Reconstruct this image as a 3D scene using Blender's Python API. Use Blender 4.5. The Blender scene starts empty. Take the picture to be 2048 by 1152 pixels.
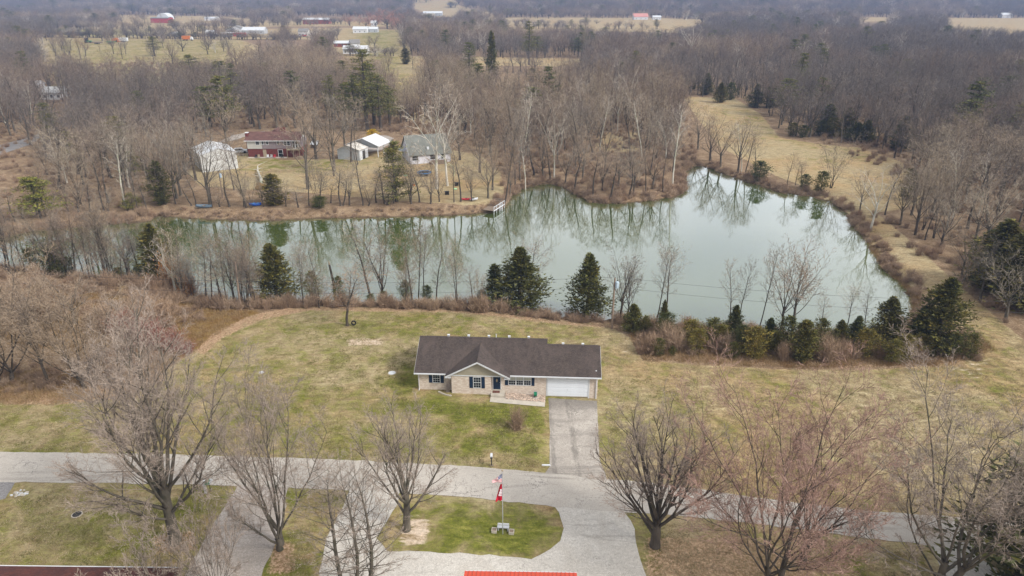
import bpy, bmesh, math, random
import numpy as np
from math import sin, cos, tan, atan, atan2, pi, radians, sqrt
from mathutils import Vector, Matrix, noise as mnoise

SC = bpy.context.scene
COL = SC.collection
R = random.Random(7)

# ------------------------------------------------------------------ camera, sky, sun, exposure
CAM_H, PITCH, FPX = 44.0, radians(23.06), 1400.0
cam_data = bpy.data.cameras.new('camera')
cam_data.sensor_width = 36.0
cam_data.lens = 36.0 * FPX / 2048.0
cam_data.clip_start, cam_data.clip_end = 0.5, 9000.0
cam = bpy.data.objects.new('camera', cam_data)
COL.objects.link(cam)
cam.location = (0, 0, CAM_H)
cam.rotation_euler = (pi / 2 - PITCH, 0, 0)
SC.camera = cam

SUN_EL, SUN_AZ = radians(40), radians(120)          # azimuth clockwise from +Y (north)
world = bpy.data.worlds.new('World')
SC.world = world
world.use_nodes = True
wn, wl = world.node_tree.nodes, world.node_tree.links
wn.clear()
w_out = wn.new('ShaderNodeOutputWorld')
w_bg = wn.new('ShaderNodeBackground')
w_bg.inputs['Strength'].default_value = 0.11
w_sky = wn.new('ShaderNodeTexSky')
w_sky.sky_type = 'NISHITA'
w_sky.sun_disc = False
w_sky.sun_elevation, w_sky.sun_rotation = SUN_EL, SUN_AZ
w_tc = wn.new('ShaderNodeTexCoord')
w_map = wn.new('ShaderNodeMapping')
w_map.inputs['Scale'].default_value = (1, 1, 2.2)
w_map.inputs['Location'].default_value = (0.55, 0.2, 0.0)
w_no = wn.new('ShaderNodeTexNoise')
w_no.inputs['Scale'].default_value = 1.7
w_no.inputs['Detail'].default_value = 5
w_no.inputs['Roughness'].default_value = 0.55
w_rc = wn.new('ShaderNodeValToRGB')
w_rc.color_ramp.elements[0].position = 0.30
w_rc.color_ramp.elements[0].color = (0.58, 0.585, 0.59, 1)
w_rc.color_ramp.elements[1].position = 0.68
w_rc.color_ramp.elements[1].color = (1.0, 0.965, 0.91, 1)
w_sc = wn.new('ShaderNodeVectorMath')
w_sc.operation = 'SCALE'
w_sc.inputs['Scale'].default_value = 6.3
w_mix = wn.new('ShaderNodeMix')
w_mix.data_type = 'RGBA'
w_mix.inputs['Factor'].default_value = 0.90
wl.new(w_tc.outputs['Generated'], w_map.inputs['Vector'])
wl.new(w_map.outputs['Vector'], w_no.inputs['Vector'])
wl.new(w_no.outputs['Fac'], w_rc.inputs['Fac'])
w_sep = wn.new('ShaderNodeSeparateXYZ')
w_mr = wn.new('ShaderNodeMapRange')
w_mr.interpolation_type = 'SMOOTHSTEP'
for k_, v_ in (('From Min', -.75), ('From Max', .45), ('To Min', .50), ('To Max', 1.16)): w_mr.inputs[k_].default_value = v_
w_mul = wn.new('ShaderNodeVectorMath')
w_mul.operation = 'SCALE'
wl.new(w_tc.outputs['Generated'], w_sep.inputs[0])
wl.new(w_sep.outputs['X'], w_mr.inputs['Value'])
wl.new(w_mr.outputs['Result'], w_mul.inputs['Scale'])
wl.new(w_rc.outputs['Color'], w_mul.inputs[0])
wl.new(w_mul.outputs['Vector'], w_sc.inputs[0])
wl.new(w_sky.outputs['Color'], w_mix.inputs['A'])
wl.new(w_sc.outputs['Vector'], w_mix.inputs['B'])
wl.new(w_mix.outputs['Result'], w_bg.inputs['Color'])
wl.new(w_bg.outputs['Background'], w_out.inputs['Surface'])

sun_data = bpy.data.lights.new('sun', 'SUN')
sun_data.energy, sun_data.angle, sun_data.color = 1.5, radians(12), (1.0, 0.95, 0.87)
sun = bpy.data.objects.new('sun', sun_data)
COL.objects.link(sun)
sd_ = Vector((sin(SUN_AZ) * cos(SUN_EL), cos(SUN_AZ) * cos(SUN_EL), sin(SUN_EL)))
sun.rotation_euler = sd_.to_track_quat('Z', 'Y').to_euler()

SC.view_settings.view_transform = 'Standard'
SC.view_settings.look = 'None'
SC.view_settings.gamma = 1
SC.view_settings.exposure = 1.32
SC.cycles.max_bounces = 5
SC.cycles.diffuse_bounces = 2
SC.cycles.glossy_bounces = 2
SC.cycles.volume_bounces = 1
SC.cycles.transparent_max_bounces = 4

# ------------------------------------------------------------------ picture <-> ground helpers
def sstep(a, b, x):
    t = np.clip((np.asarray(x, float) - a) / (b - a), 0, 1)
    return t * t * (3 - 2 * t)

def plane_pt(px, py, z=0.0):
    u, v = (px - 1024) / FPX, (py - 576) / FPX
    dy = cos(PITCH) - v * sin(PITCH)
    dz = -sin(PITCH) - v * cos(PITCH)
    t = (CAM_H - z) / (-dz)
    return (u * t, dy * t)

def project(x, y, z):
    D = CAM_H - z
    zc = y * cos(PITCH) + D * sin(PITCH)
    return 1024 + FPX * x / zc, 576 + FPX * (D * cos(PITCH) - y * sin(PITCH)) / zc

def sdist(poly, x, y):
    """signed distance of points to polygon (negative inside), vectorised"""
    P_ = np.asarray(poly, float)
    x = np.asarray(x, float); y = np.asarray(y, float)
    best = np.full(x.shape, 1e12); inside = np.zeros(x.shape, bool)
    n = len(P_)
    for i in range(n):
        ax, ay = P_[i]; bx, by = P_[(i + 1) % n]
        ex, ey = bx - ax, by - ay
        L2 = ex * ex + ey * ey + 1e-12
        t = np.clip(((x - ax) * ex + (y - ay) * ey) / L2, 0, 1)
        d2 = (x - ax - t * ex) ** 2 + (y - ay - t * ey) ** 2
        best = np.minimum(best, d2)
        if ay != by:
            c = ((ay > y) != (by > y)) & (x < ex * (y - ay) / (by - ay) + ax)
            inside ^= c
    d = np.sqrt(best)
    return np.where(inside, -d, d)

WATER_Z = -1.5
POND_PX = [(-260, 500), (0, 478), (60, 464), (170, 453), (300, 444), (318, 432), (345, 436), (420, 440), (520, 443), (640, 438),
           (800, 435), (900, 432), (975, 427), (1008, 418), (1022, 396), (1055, 375), (1085, 369), (1115, 371), (1140, 386), (1180, 406),
           (1230, 409), (1300, 403), (1350, 395), (1372, 384), (1374, 362), (1372, 346), (1388, 334), (1405, 333), (1450, 350),
           (1500, 366), (1560, 386), (1620, 394), (1660, 404), (1690, 428), (1700, 450), (1728, 475), (1742, 505), (1762, 535),
           (1792, 560), (1815, 590), (1822, 612), (1815, 640), (1780, 662), (1700, 668), (1600, 668), (1500, 658), (1400, 650),
           (1300, 641), (1200, 638), (1100, 628), (1000, 619), (900, 613), (800, 611), (700, 609), (600, 612), (500, 613),
           (430, 610), (375, 596), (340, 574), (280, 563), (180, 560), (80, 545), (0, 533), (-260, 540)]
POND = [plane_pt(a, b, WATER_Z) for a, b in POND_PX]
PX0, PX1 = min(p[0] for p in POND) - 12, max(p[0] for p in POND) + 12
PY0, PY1 = min(p[1] for p in POND) - 12, max(p[1] for p in POND) + 12

def hz(x, y):
    x = np.atleast_1d(np.asarray(x, float)); y = np.atleast_1d(np.asarray(y, float))
    b = -0.6 * sstep(-6, 9, x) * (1 - sstep(200, 400, y))
    b = b + 1.2 * np.sin(x / 83.0 + 1) * np.sin(y / 97.0) * sstep(260, 520, y)
    b = b + (80 + 14 * np.sin(x / 420.0) + 9 * np.sin(x / 171.0 + 2)) * sstep(1350, 3300, y + 160 * np.sin(x / 700.0 + 0.6))
    b = b + 34 * sstep(1500, 2300, y) * np.exp(-((x - 900) / 700.0) ** 2) * (1 - sstep(2300, 3400, y) * 0.5)
    m = (x > PX0) & (x < PX1) & (y > PY0) & (y < PY1)
    if m.any():
        s = sdist(POND, x[m], y[m])
        s = s + 0.45 * np.sin(x[m] * 1.3 + 2 * np.sin(y[m] * .6)) + 0.3 * np.sin(x[m] * 3.1 + y[m] * 1.7)
        w = 1 - sstep(0.0, 4.5, s)
        bb = b[m] * (1 - w) + WATER_Z * w
        bb = np.where(s < 0, WATER_Z + np.maximum(s * 0.45, -2.0), bb)
        b[m] = bb
    return b

def hz1(x, y):
    return float(hz([x], [y])[0])

def P(px, py):
    z = 0.0
    for _ in range(6):
        x, y = plane_pt(px, py, z)
        z = hz1(x, y)
    return x, y, z

def top_height(y, z0, row):
    a = PITCH + atan((row - 576) / FPX)
    return CAM_H - y * tan(a) - z0

def width_m(y, z, wpx):
    return wpx / FPX * (y * cos(PITCH) + (CAM_H - z) * sin(PITCH))

# ------------------------------------------------------------------ objects
def tag(o, label=None, cat=None, group=None, kind=None):
    if label: o['label'] = label
    if cat: o['category'] = cat
    if group: o['group'] = group
    if kind: o['kind'] = kind
    return o

class Acc:
    def __init__(self):
        self.v, self.f, self.m = [], [], []
    def face(self, pts, m=0):
        b = len(self.v)
        self.v.extend([tuple(p) for p in pts])
        self.f.append(tuple(range(b, b + len(pts)))); self.m.append(m)
    def box(self, x0, x1, y0, y1, z0, z1, m=0):
        b = len(self.v)
        self.v += [(x0, y0, z0), (x1, y0, z0), (x1, y1, z0), (x0, y1, z0), (x0, y0, z1), (x1, y0, z1), (x1, y1, z1), (x0, y1, z1)]
        for q in ((0, 3, 2, 1), (4, 5, 6, 7), (0, 1, 5, 4), (1, 2, 6, 5), (2, 3, 7, 6), (3, 0, 4, 7)):
            self.f.append(tuple(b + i for i in q)); self.m.append(m)
        return self
    def prism(self, poly, axis, a0, a1, m=0):
        """poly: 2-D outline swept along an axis ('x': (y,z) outline, 'y': (x,z), 'z': (x,y))"""
        def mk(p, a):
            return (a, p[0], p[1]) if axis == 'x' else ((p[0], a, p[1]) if axis == 'y' else (p[0], p[1], a))
        b, n = len(self.v), len(poly)
        self.v += [mk(p, a0) for p in poly] + [mk(p, a1) for p in poly]
        self.f.append(tuple(b + i for i in range(n))); self.m.append(m)
        self.f.append(tuple(b + n + i for i in reversed(range(n)))); self.m.append(m)
        for i in range(n):
            j = (i + 1) % n
            self.f.append((b + i, b + n + i, b + n + j, b + j)); self.m.append(m)
        return self
    def tube(self, pts, rad, sides=6, m=0, cap=True):
        b = len(self.v); n = len(pts)
        for i, p in enumerate(pts):
            p = Vector(p)
            d = (Vector(pts[min(i + 1, n - 1)]) - Vector(pts[max(i - 1, 0)]))
            d = d.normalized() if d.length > 1e-9 else Vector((0, 0, 1))
            a = d.cross(Vector((0.31, 0.95, 0.05)) if abs(d.z) > .3 else Vector((0, 0, 1))).normalized()
            c = d.cross(a)
            r = rad[i] if hasattr(rad, '__len__') else rad
            for k in range(sides):
                t = 2 * pi * k / sides
                self.v.append(tuple(p + a * (r * cos(t)) + c * (r * sin(t))))
        for i in range(n - 1):
            for k in range(sides):
                k2 = (k + 1) % sides
                self.f.append((b + i * sides + k, b + i * sides + k2, b + (i + 1) * sides + k2, b + (i + 1) * sides + k)); self.m.append(m)
        if cap and sides > 2:
            self.f.append(tuple(b + k for k in reversed(range(sides)))); self.m.append(m)
            self.f.append(tuple(b + (n - 1) * sides + k for k in range(sides))); self.m.append(m)
        return self
    def blob(self, c, r, sub=(8, 5), m=0, sq=(1, 1, 1), jit=0, rng=R):
        b = len(self.v); nu, nv = sub
        for j in range(nv + 1):
            ph = -pi / 2 + pi * j / nv
            for i in range(nu):
                th = 2 * pi * i / nu
                q = r * (1 + rng.uniform(-jit, jit))
                self.v.append((c[0] + q * sq[0] * cos(ph) * cos(th), c[1] + q * sq[1] * cos(ph) * sin(th), c[2] + q * sq[2] * sin(ph)))
        for j in range(nv):
            for i in range(nu):
                i2 = (i + 1) % nu
                self.f.append((b + j * nu + i, b + j * nu + i2, b + (j + 1) * nu + i2, b + (j + 1) * nu + i)); self.m.append(m)
        return self
    def sliver(self, p0, p1, w, rng, m=0):
        d = (p1[0] - p0[0], p1[1] - p0[1], p1[2] - p0[2])
        q = (rng.uniform(-1, 1), rng.uniform(-1, 1), rng.uniform(-1, 1))
        s = (d[1] * q[2] - d[2] * q[1], d[2] * q[0] - d[0] * q[2], d[0] * q[1] - d[1] * q[0])
        l = sqrt(s[0] ** 2 + s[1] ** 2 + s[2] ** 2) + 1e-9
        k = w / l * 0.5
        b = len(self.v)
        self.v.append((p0[0] - s[0] * k, p0[1] - s[1] * k, p0[2] - s[2] * k))
        self.v.append((p0[0] + s[0] * k, p0[1] + s[1] * k, p0[2] + s[2] * k))
        self.v.append(tuple(p1))
        self.f.append((b, b + 1, b + 2)); self.m.append(m)
    def mesh(self, name, mats, smooth=False):
        me = bpy.data.meshes.new(name)
        me.from_pydata(self.v, [], self.f)
        for mt in (mats if isinstance(mats, (list, tuple)) else [mats]):
            me.materials.append(mt)
        if any(self.m):
            me.polygons.foreach_set('material_index', self.m)
        if smooth:
            me.polygons.foreach_set('use_smooth', [True] * len(self.f))
        me.update()
        return me
    def build(self, name, mats, parent=None, smooth=False, loc=None, rz=0):
        o = bpy.data.objects.new(name, self.mesh(name, mats, smooth))
        COL.objects.link(o)
        if parent is not None: o.parent = parent
        if loc is not None: o.location = loc
        o.rotation_euler.z = rz
        return o

def empty(name, loc, rz=0, label=None, cat=None, group=None):
    o = bpy.data.objects.new(name, None)
    o.empty_display_size = 0.3
    COL.objects.link(o)
    o.location = loc; o.rotation_euler.z = rz
    return tag(o, label, cat, group)

def obj(name, me, parent=None, loc=None, rz=0, scale=None):
    o = bpy.data.objects.new(name, me)
    COL.objects.link(o)
    if parent is not None: o.parent = parent
    if loc is not None: o.location = loc
    o.rotation_euler.z = rz
    if scale is not None: o.scale = scale
    return o

# ------------------------------------------------------------------ materials
def srgb(r, g, b):
    f = lambda c: (c / 255 / 12.92) if c / 255 <= .04045 else ((c / 255 + .055) / 1.055) ** 2.4
    return (f(r), f(g), f(b), 1)

class NT:
    def __init__(self, name):
        self.mat = bpy.data.materials.new(name); self.mat.use_nodes = True
        self.t = self.mat.node_tree
        self.b = self.t.nodes['Principled BSDF']
        self.b.inputs['Specular IOR Level'].default_value = 0.25
    def n(self, typ, **kw):
        nd = self.t.nodes.new(typ)
        for k, v in kw.items(): setattr(nd, k, v)
        return nd
    def l(self, a, b): self.t.links.new(a, b)
    def noise(self, scale, detail=4, rough=0.6, vec=None, dist=0.0):
        nd = self.n('ShaderNodeTexNoise')
        nd.inputs['Scale'].default_value = scale; nd.inputs['Detail'].default_value = detail
        nd.inputs['Roughness'].default_value = rough; nd.inputs['Distortion'].default_value = dist
        if vec is not None: self.l(vec, nd.inputs['Vector'])
        return nd.outputs['Fac']
    def ramp(self, fac, stops):
        nd = self.n('ShaderNodeValToRGB'); cr = nd.color_ramp
        while len(cr.elements) < len(stops): cr.elements.new(0.5)
        for e, (p, c) in zip(cr.elements, stops):
            e.position = p; e.color = c if len(c) == 4 else (*c, 1)
        self.l(fac, nd.inputs['Fac'])
        return nd.outputs['Color']
    def mix(self, fac, a, b, blend='MIX'):
        nd = self.n('ShaderNodeMix', data_type='RGBA', blend_type=blend)
        for s, v in (('Factor', fac), ('A', a), ('B', b)):
            if isinstance(v, (float, int)): nd.inputs[s].default_value = v
            elif isinstance(v, tuple): nd.inputs[s].default_value = v if len(v) == 4 else (*v, 1)
            else: self.l(v, nd.inputs[s])
        return nd.outputs['Result']
    def math(self, op, a, b=0.0, c=0.0):
        nd = self.n('ShaderNodeMath', operation=op)
        for i, v in enumerate((a, b, c)):
            if isinstance(v, (float, int)): nd.inputs[i].default_value = v
            else: self.l(v, nd.inputs[i])
        return nd.outputs[0]
    def sst(self, x, a, b):
        nd = self.n('ShaderNodeMapRange', interpolation_type='SMOOTHSTEP')
        self.l(x, nd.inputs['Value'])
        nd.inputs['From Min'].default_value = a; nd.inputs['From Max'].default_value = b
        return nd.outputs['Result']
    def pos(self, scale=None):
        g = self.n('ShaderNodeNewGeometry').outputs['Position']
        if scale is None: return g
        mp = self.n('ShaderNodeMapping'); mp.inputs['Scale'].default_value = scale
        self.l(g, mp.inputs['Vector'])
        return mp.outputs['Vector']
    def ocoord(self, scale=None):
        g = self.n('ShaderNodeTexCoord').outputs['Object']
        if scale is None: return g
        mp = self.n('ShaderNodeMapping'); mp.inputs['Scale'].default_value = scale
        self.l(g, mp.inputs['Vector'])
        return mp.outputs['Vector']
    def col(self, c):
        if isinstance(c, tuple): self.b.inputs['Base Color'].default_value = c if len(c) == 4 else (*c, 1)
        else: self.l(c, self.b.inputs['Base Color'])
    def bump(self, h, strength=0.3, dist=0.05):
        nd = self.n('ShaderNodeBump'); nd.inputs['Strength'].default_value = strength; nd.inputs['Distance'].default_value = dist
        self.l(h, nd.inputs['Height']); self.l(nd.outputs['Normal'], self.b.inputs['Normal'])
    def rough(self, r): self.b.inputs['Roughness'].default_value = r

def simple(name, c, rough=0.8, var=0.15, scale=3.0, metal=0.0):
    m = NT(name); m.rough(rough); m.b.inputs['Metallic'].default_value = metal
    n = m.noise(scale, 4, .6, m.ocoord())
    lo = tuple(x * (1 - var) for x in c[:3]); hi = tuple(min(1, x * (1 + var)) for x in c[:3])
    m.col(m.ramp(n, [(0.3, lo), (0.7, hi)]))
    return m.mat

def twig_mat(name, cols, vary=0.3):
    """cols: list of colours picked by object; each twig varies a little"""
    m = NT(name); m.rough(0.9)
    oi = m.n('ShaderNodeObjectInfo').outputs['Random']
    base = m.ramp(oi, [(i / max(1, len(cols) - 1), c) for i, c in enumerate(cols)])
    g = m.n('ShaderNodeNewGeometry').outputs['Random Per Island']
    k = m.ramp(g, [(0, (1 - vary,) * 3), (1, (1 + vary,) * 3)])
    m.col(m.mix(1.0, base, k, 'MULTIPLY'))
    return m.mat

def bark_mat(name, a, b, scale=2.0):
    m = NT(name); m.rough(0.92)
    v = m.ocoord((1, 1, .25))
    n = m.noise(scale, 6, .7, v)
    c = m.ramp(n, [(0.3, a), (0.65, b)])
    n2 = m.noise(0.7, 3, .5, m.ocoord())
    c = m.mix(m.sst(n2, .5, .75), c, tuple(x * 1.0 for x in (a[0] * .9, a[1] * 1.12, a[2] * .8)))
    m.col(c); m.bump(n, .6, .04)
    return m.mat

def leaf_mat(name, cols, vary=0.4):
    m = NT(name); m.rough(0.75)
    oi = m.n('ShaderNodeObjectInfo').outputs['Random']
    base = m.ramp(oi, [(i / max(1, len(cols) - 1), c) for i, c in enumerate(cols)])
    g = m.n('ShaderNodeNewGeometry').outputs['Random Per Island']
    k = m.ramp(g, [(0, (1 - vary,) * 3), (.7, (1.05,) * 3), (1, (1.9, 1.75, 1.4))])
    c = m.mix(1.0, base, k, 'MULTIPLY')
    n = m.noise(1.1, 3, .6, m.ocoord())
    c = m.mix(m.sst(n, .45, .7), c, m.mix(1.0, c, (1.5, 1.2, .75), 'MULTIPLY'))
    m.col(c)
    return m.mat

M = {}
M['bark'] = bark_mat('grey_brown_bark', (.055, .047, .037), (.155, .135, .108))
M['bark_dark'] = bark_mat('dark_bark', (.038, .031, .026), (.105, .087, .07))
M['bark_white'] = bark_mat('sycamore_bark', (.34, .31, .26), (.66, .63, .56), 1.2)
M['twig'] = twig_mat('twigs', [(.19, .145, .11), (.25, .20, .15), (.14, .12, .105), (.32, .26, .19), (.20, .15, .12), (.26, .225, .185), (.26, .18, .125), (.36, .31, .24), (.16, .14, .12), (.23, .18, .14), (.28, .215, .155)])
M['twig_grey'] = twig_mat('grey_twigs', [(.30, .255, .235), (.27, .23, .215), (.34, .28, .26)])
M['twig_near'] = twig_mat('lawn_tree_twigs', [(.27, .22, .185), (.31, .255, .21), (.29, .235, .20)])
M['twig_red'] = twig_mat('budding_red_twigs', [(.29, .19, .155), (.33, .215, .175)], .35)
M['twig_pale'] = twig_mat('pale_twigs', [(.42, .37, .32), (.48, .42, .35)])
M['cedar'] = leaf_mat('cedar_needles', [(.056, .070, .022), (.074, .080, .022), (.095, .092, .024), (.050, .066, .026)])
M['cedar_olive'] = leaf_mat('olive_cedar_needles', [(.115, .108, .026), (.135, .115, .026), (.095, .098, .028)])
M['pine'] = leaf_mat('pine_needles', [(.085, .098, .030), (.115, .120, .036), (.07, .085, .034)])
M['pine_yellow'] = leaf_mat('yellow_green_needles', [(.17, .18, .035), (.13, .14, .03)])
M['yellow_leaf'] = leaf_mat('golden_evergreen_leaves', [(.45, .33, .03), (.5, .36, .03)])
M['dead_leaf'] = leaf_mat('dead_oak_leaves', [(.33, .17, .075), (.38, .2, .09)])
M['brush'] = twig_mat('brush_twigs', [(.28, .18, .12), (.36, .26, .18), (.24, .165, .115), (.41, .30, .215), (.31, .215, .145)])
M['brush_red'] = twig_mat('red_brush_twigs', [(.24, .105, .085), (.28, .13, .10)])
M['straw'] = twig_mat('dry_grass', [(.38, .28, .15), (.30, .20, .10), (.33, .23, .12), (.26, .15, .075)])
M['white_paint'] = simple('white_paint', (.60, .62, .65), .5, .06, 2)
M['white_metal'] = simple('white_metal', (.56, .58, .61), .4, .08, 1.5)
M['dull_metal'] = simple('weathered_metal', (.42, .44, .47), .5, .12, 1.5)
M['glass'] = simple('window_glass', (.015, .02, .025), .08, .2)
M['blind'] = simple('window_blind', (.40, .40, .33), .6, .08)
M['navy'] = simple('navy_shutter_paint', (.013, .030, .062), .5, .15)
M['black'] = simple('black_rubber', (.015, .015, .015), .7, .2)
M['dark_metal'] = simple('dark_metal', (.03, .03, .033), .5, .2)
M['wood'] = simple('weathered_wood', (.22, .17, .13), .9, .25, 4)
M['pale_wood'] = simple('pale_wood', (.34, .28, .2), .9, .2, 4)
M['pole_wood'] = simple('utility_pole_wood', (.25, .19, .15), .9, .25, 5)
M['concrete'] = simple('concrete', (.46, .42, .36), .9, .12, 2)
M['green_plastic'] = simple('green_plastic', (.01, .17, .085), .4, .15)
M['blue_plastic'] = simple('blue_tarp', (.03, .10, .42), .5, .2)
M['blue_metal'] = simple('blue_frame_pad', (.04, .16, .36), .5, .2)
M['red_plastic'] = simple('red_plastic', (.50, .03, .05), .4, .15)
M['orange'] = simple('orange_paint', (.55, .16, .03), .5, .15)
M['green_paint'] = simple('green_paint', (.03, .16, .05), .5, .2)
M['stone'] = twig_mat('river_stone', [(.42, .30, .2), (.55, .43, .33), (.35, .24, .17), (.5, .4, .33)], .35)
M['silver'] = simple('silver_metal', (.55, .57, .6), .35, .1, 2, .5)
M['tan_siding'] = simple('tan_siding', (.33, .30, .235), .7, .05, 2)
M['grey_siding'] = simple('light_grey_siding', (.48, .47, .44), .7, .05, 2)
M['mauve_siding'] = simple('mauve_siding', (.24, .20, .21), .7, .08, 2)
M['cushion'] = simple('patterned_mat', (.14, .06, .045), .95, .6, 9)

def shingle(name, a, b, c3):
    m = NT(name); m.rough(.95)
    v = m.ocoord()
    n1 = m.noise(.9, 6, .75, m.ocoord((1, .45, .45)), .5); n2 = m.noise(7, 4, .8, v)
    br = m.n('ShaderNodeTexBrick')
    m.l(m.ocoord((1, 1.0, 1.0)), br.inputs['Vector'])
    br.inputs['Scale'].default_value = 1.0
    br.inputs['Brick Width'].default_value = 0.32; br.inputs['Row Height'].default_value = 0.15
    br.inputs['Mortar Size'].default_value = 0.006
    br.inputs['Color1'].default_value = (*a, 1); br.inputs['Color2'].default_value = (*b, 1); br.inputs['Mortar'].default_value = (*[x * .6 for x in a], 1)
    c = m.mix(m.sst(n1, .35, .7), br.outputs['Color'], c3)
    c = m.mix(m.math('MULTIPLY', m.sst(n2, .45, .7), .35), c, (.15, .12, .105))
    m.col(c); m.bump(n2, .4, .01)
    return m.mat
M['shingle'] = shingle('brown_shingles', (.042, .034, .032), (.062, .050, .046), (.080, .062, .056))
M['shingle_red'] = shingle('red_brown_shingles', (.085, .028, .024), (.14, .045, .035), (.06, .024, .026))
M['shingle_far_red'] = simple('maroon_shingles', (.125, .066, .058), .9, .25, .7)
M['shingle_grey'] = simple('green_grey_shingles', (.155, .16, .145), .9, .2, .6)

def brick(name, cols, mortar, w=.22, h=.075):
    m = NT(name); m.rough(.95)
    tc = m.ocoord()
    sp = m.n('ShaderNodeSeparateXYZ'); m.l(tc, sp.inputs[0])
    cb = m.n('ShaderNodeCombineXYZ')
    m.l(m.math('ADD', sp.outputs['X'], sp.outputs['Y']), cb.inputs['X']); m.l(sp.outputs['Z'], cb.inputs['Y'])
    br = m.n('ShaderNodeTexBrick'); m.l(cb.outputs[0], br.inputs['Vector'])
    br.inputs['Scale'].default_value = 1; br.inputs['Brick Width'].default_value = w; br.inputs['Row Height'].default_value = h
    br.inputs['Mortar Size'].default_value = .008; br.inputs['Mortar'].default_value = (*mortar, 1)
    br.inputs['Color1'].default_value = (*cols[0], 1); br.inputs['Color2'].default_value = (*cols[1], 1)
    n = m.noise(2.2, 5, .7, m.ocoord((1, 1, 3.5)))
    c = m.mix(m.sst(n, .42, .62), br.outputs['Color'], cols[2])
    n3 = m.noise(5, 3, .7, m.ocoord((1, 1, 3.0)))
    c = m.mix(m.math('MULTIPLY', m.sst(n3, .55, .75), .6), c, cols[3])
    m.col(c); m.bump(br.outputs['Fac'], -.3, .01)
    return m.mat
M['brick_tan'] = brick('pinkish_tan_brick', [(.60, .50, .42), (.50, .38, .31), (.68, .61, .54), (.34, .25, .21)], (.5, .46, .4))
M['brick_red'] = brick('red_brick', [(.16, .035, .028), (.11, .028, .024), (.14, .035, .03), (.08, .03, .03)], (.2, .1, .09))

def ground_material():
    m = NT('ground_cover'); m.rough(.97); m.b.inputs['Specular IOR Level'].default_value = .08
    at = m.n('ShaderNodeAttribute'); at.attribute_name = 'mask'
    sp = m.n('ShaderNodeSeparateColor'); m.l(at.outputs['Color'], sp.inputs[0])
    at2 = m.n('ShaderNodeAttribute'); at2.attribute_name = 'mask2'
    sp2 = m.n('ShaderNodeSeparateColor'); m.l(at2.outputs['Color'], sp2.inputs[0])
    green, grass, wet = sp.outputs[0], sp.outputs[1], sp.outputs[2]
    bare, leafy, olive = sp2.outputs[0], sp2.outputs[1], sp2.outputs[2]
    p = m.pos()
    ns = m.pos((.35, 1.0, 1.0))            # mowing / slope grain across the view
    big = m.noise(.055, 4, .6, p); mid = m.noise(.33, 5, .65, p, .6); sm = m.noise(1.6, 5, .72, ns, .5); fine = m.noise(3.6, 5, .78, p)
    tiny = m.noise(22, 2, .7, p)
    # dry grass
    straw = m.ramp(sm, [(.28, (.195, .145, .080)), (.5, (.335, .268, .158)), (.72, (.48, .41, .265))])
    straw = m.mix(m.sst(big, .4, .65), straw, m.mix(1.0, straw, (1.06, .93, .84), 'MULTIPLY'))
    grn = m.ramp(sm, [(.28, (.066, .080, .012)), (.5, (.135, .145, .026)), (.72, (.25, .238, .060))])
    k = m.math('ADD', green, m.math('MULTIPLY', m.math('SUBTRACT', mid, .5), 2.0))
    k = m.math('ADD', k, m.math('MULTIPLY', m.math('SUBTRACT', sm, .5), .8))
    k = m.math('ADD', k, m.math('MULTIPLY', m.math('SUBTRACT', fine, .5), .35))
    k = m.math('ADD', k, m.math('MULTIPLY', m.math('SUBTRACT', big, .5), 1.2))
    g = m.mix(m.sst(k, .15, .95), straw, grn)
    # woodland litter
    lit = m.ramp(mid, [(.3, (.125, .085, .052)), (.5, (.225, .155, .098)), (.7, (.32, .24, .16))])
    lit = m.mix(m.math('MULTIPLY', m.sst(fine, .5, .72), .5), lit, (.38, .28, .20))
    k2 = m.math('ADD', grass, m.math('MULTIPLY', m.math('SUBTRACT', sm, .5), .7))
    c = m.mix(m.sst(k2, .38, .62), lit, g)
    # scrub: olive-rust
    ol = m.ramp(sm, [(.3, (.115, .06, .026)), (.5, (.19, .115, .042)), (.7, (.25, .18, .06))])
    k5 = m.math('ADD', olive, m.math('MULTIPLY', m.math('SUBTRACT', mid, .5), .9))
    c = m.mix(m.sst(k5, .35, .65), c, ol)
    # fallen leaves
    lf = m.ramp(fine, [(.35, (.24, .13, .07)), (.6, (.42, .30, .20))])
    k3 = m.math('ADD', leafy, m.math('MULTIPLY', m.math('SUBTRACT', fine, .5), 1.3))
    c = m.mix(m.sst(k3, .42, .7), c, lf)
    # bare soil
    soil = m.ramp(sm, [(.3, (.40, .29, .20)), (.7, (.62, .52, .42))])
    k4 = m.math('ADD', bare, m.math('MULTIPLY', m.math('SUBTRACT', sm, .5), 1.2))
    c = m.mix(m.sst(k4, .4, .65), c, soil)
    c = m.mix(m.math('MULTIPLY', m.sst(wet, .2, .9), .75), c, (.05, .035, .024))
    sp_ = m.ramp(tiny, [(.3, (.68, .68, .66)), (.7, (1.3, 1.3, 1.3))])
    c = m.mix(1.0, c, sp_, 'MULTIPLY')
    fv = m.ramp(fine, [(.32, (.66, .66, .66)), (.5, (.98, .98, .98)), (.68, (1.34, 1.34, 1.34))])
    c = m.mix(1.0, c, fv, 'MULTIPLY')
    m.col(c)
    h = m.math('ADD', m.math('MULTIPLY', sm, 1.0), m.math('MULTIPLY', fine, .6))
    m.bump(h, .6, .22)
    return m.mat
M['ground'] = ground_material()

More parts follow.
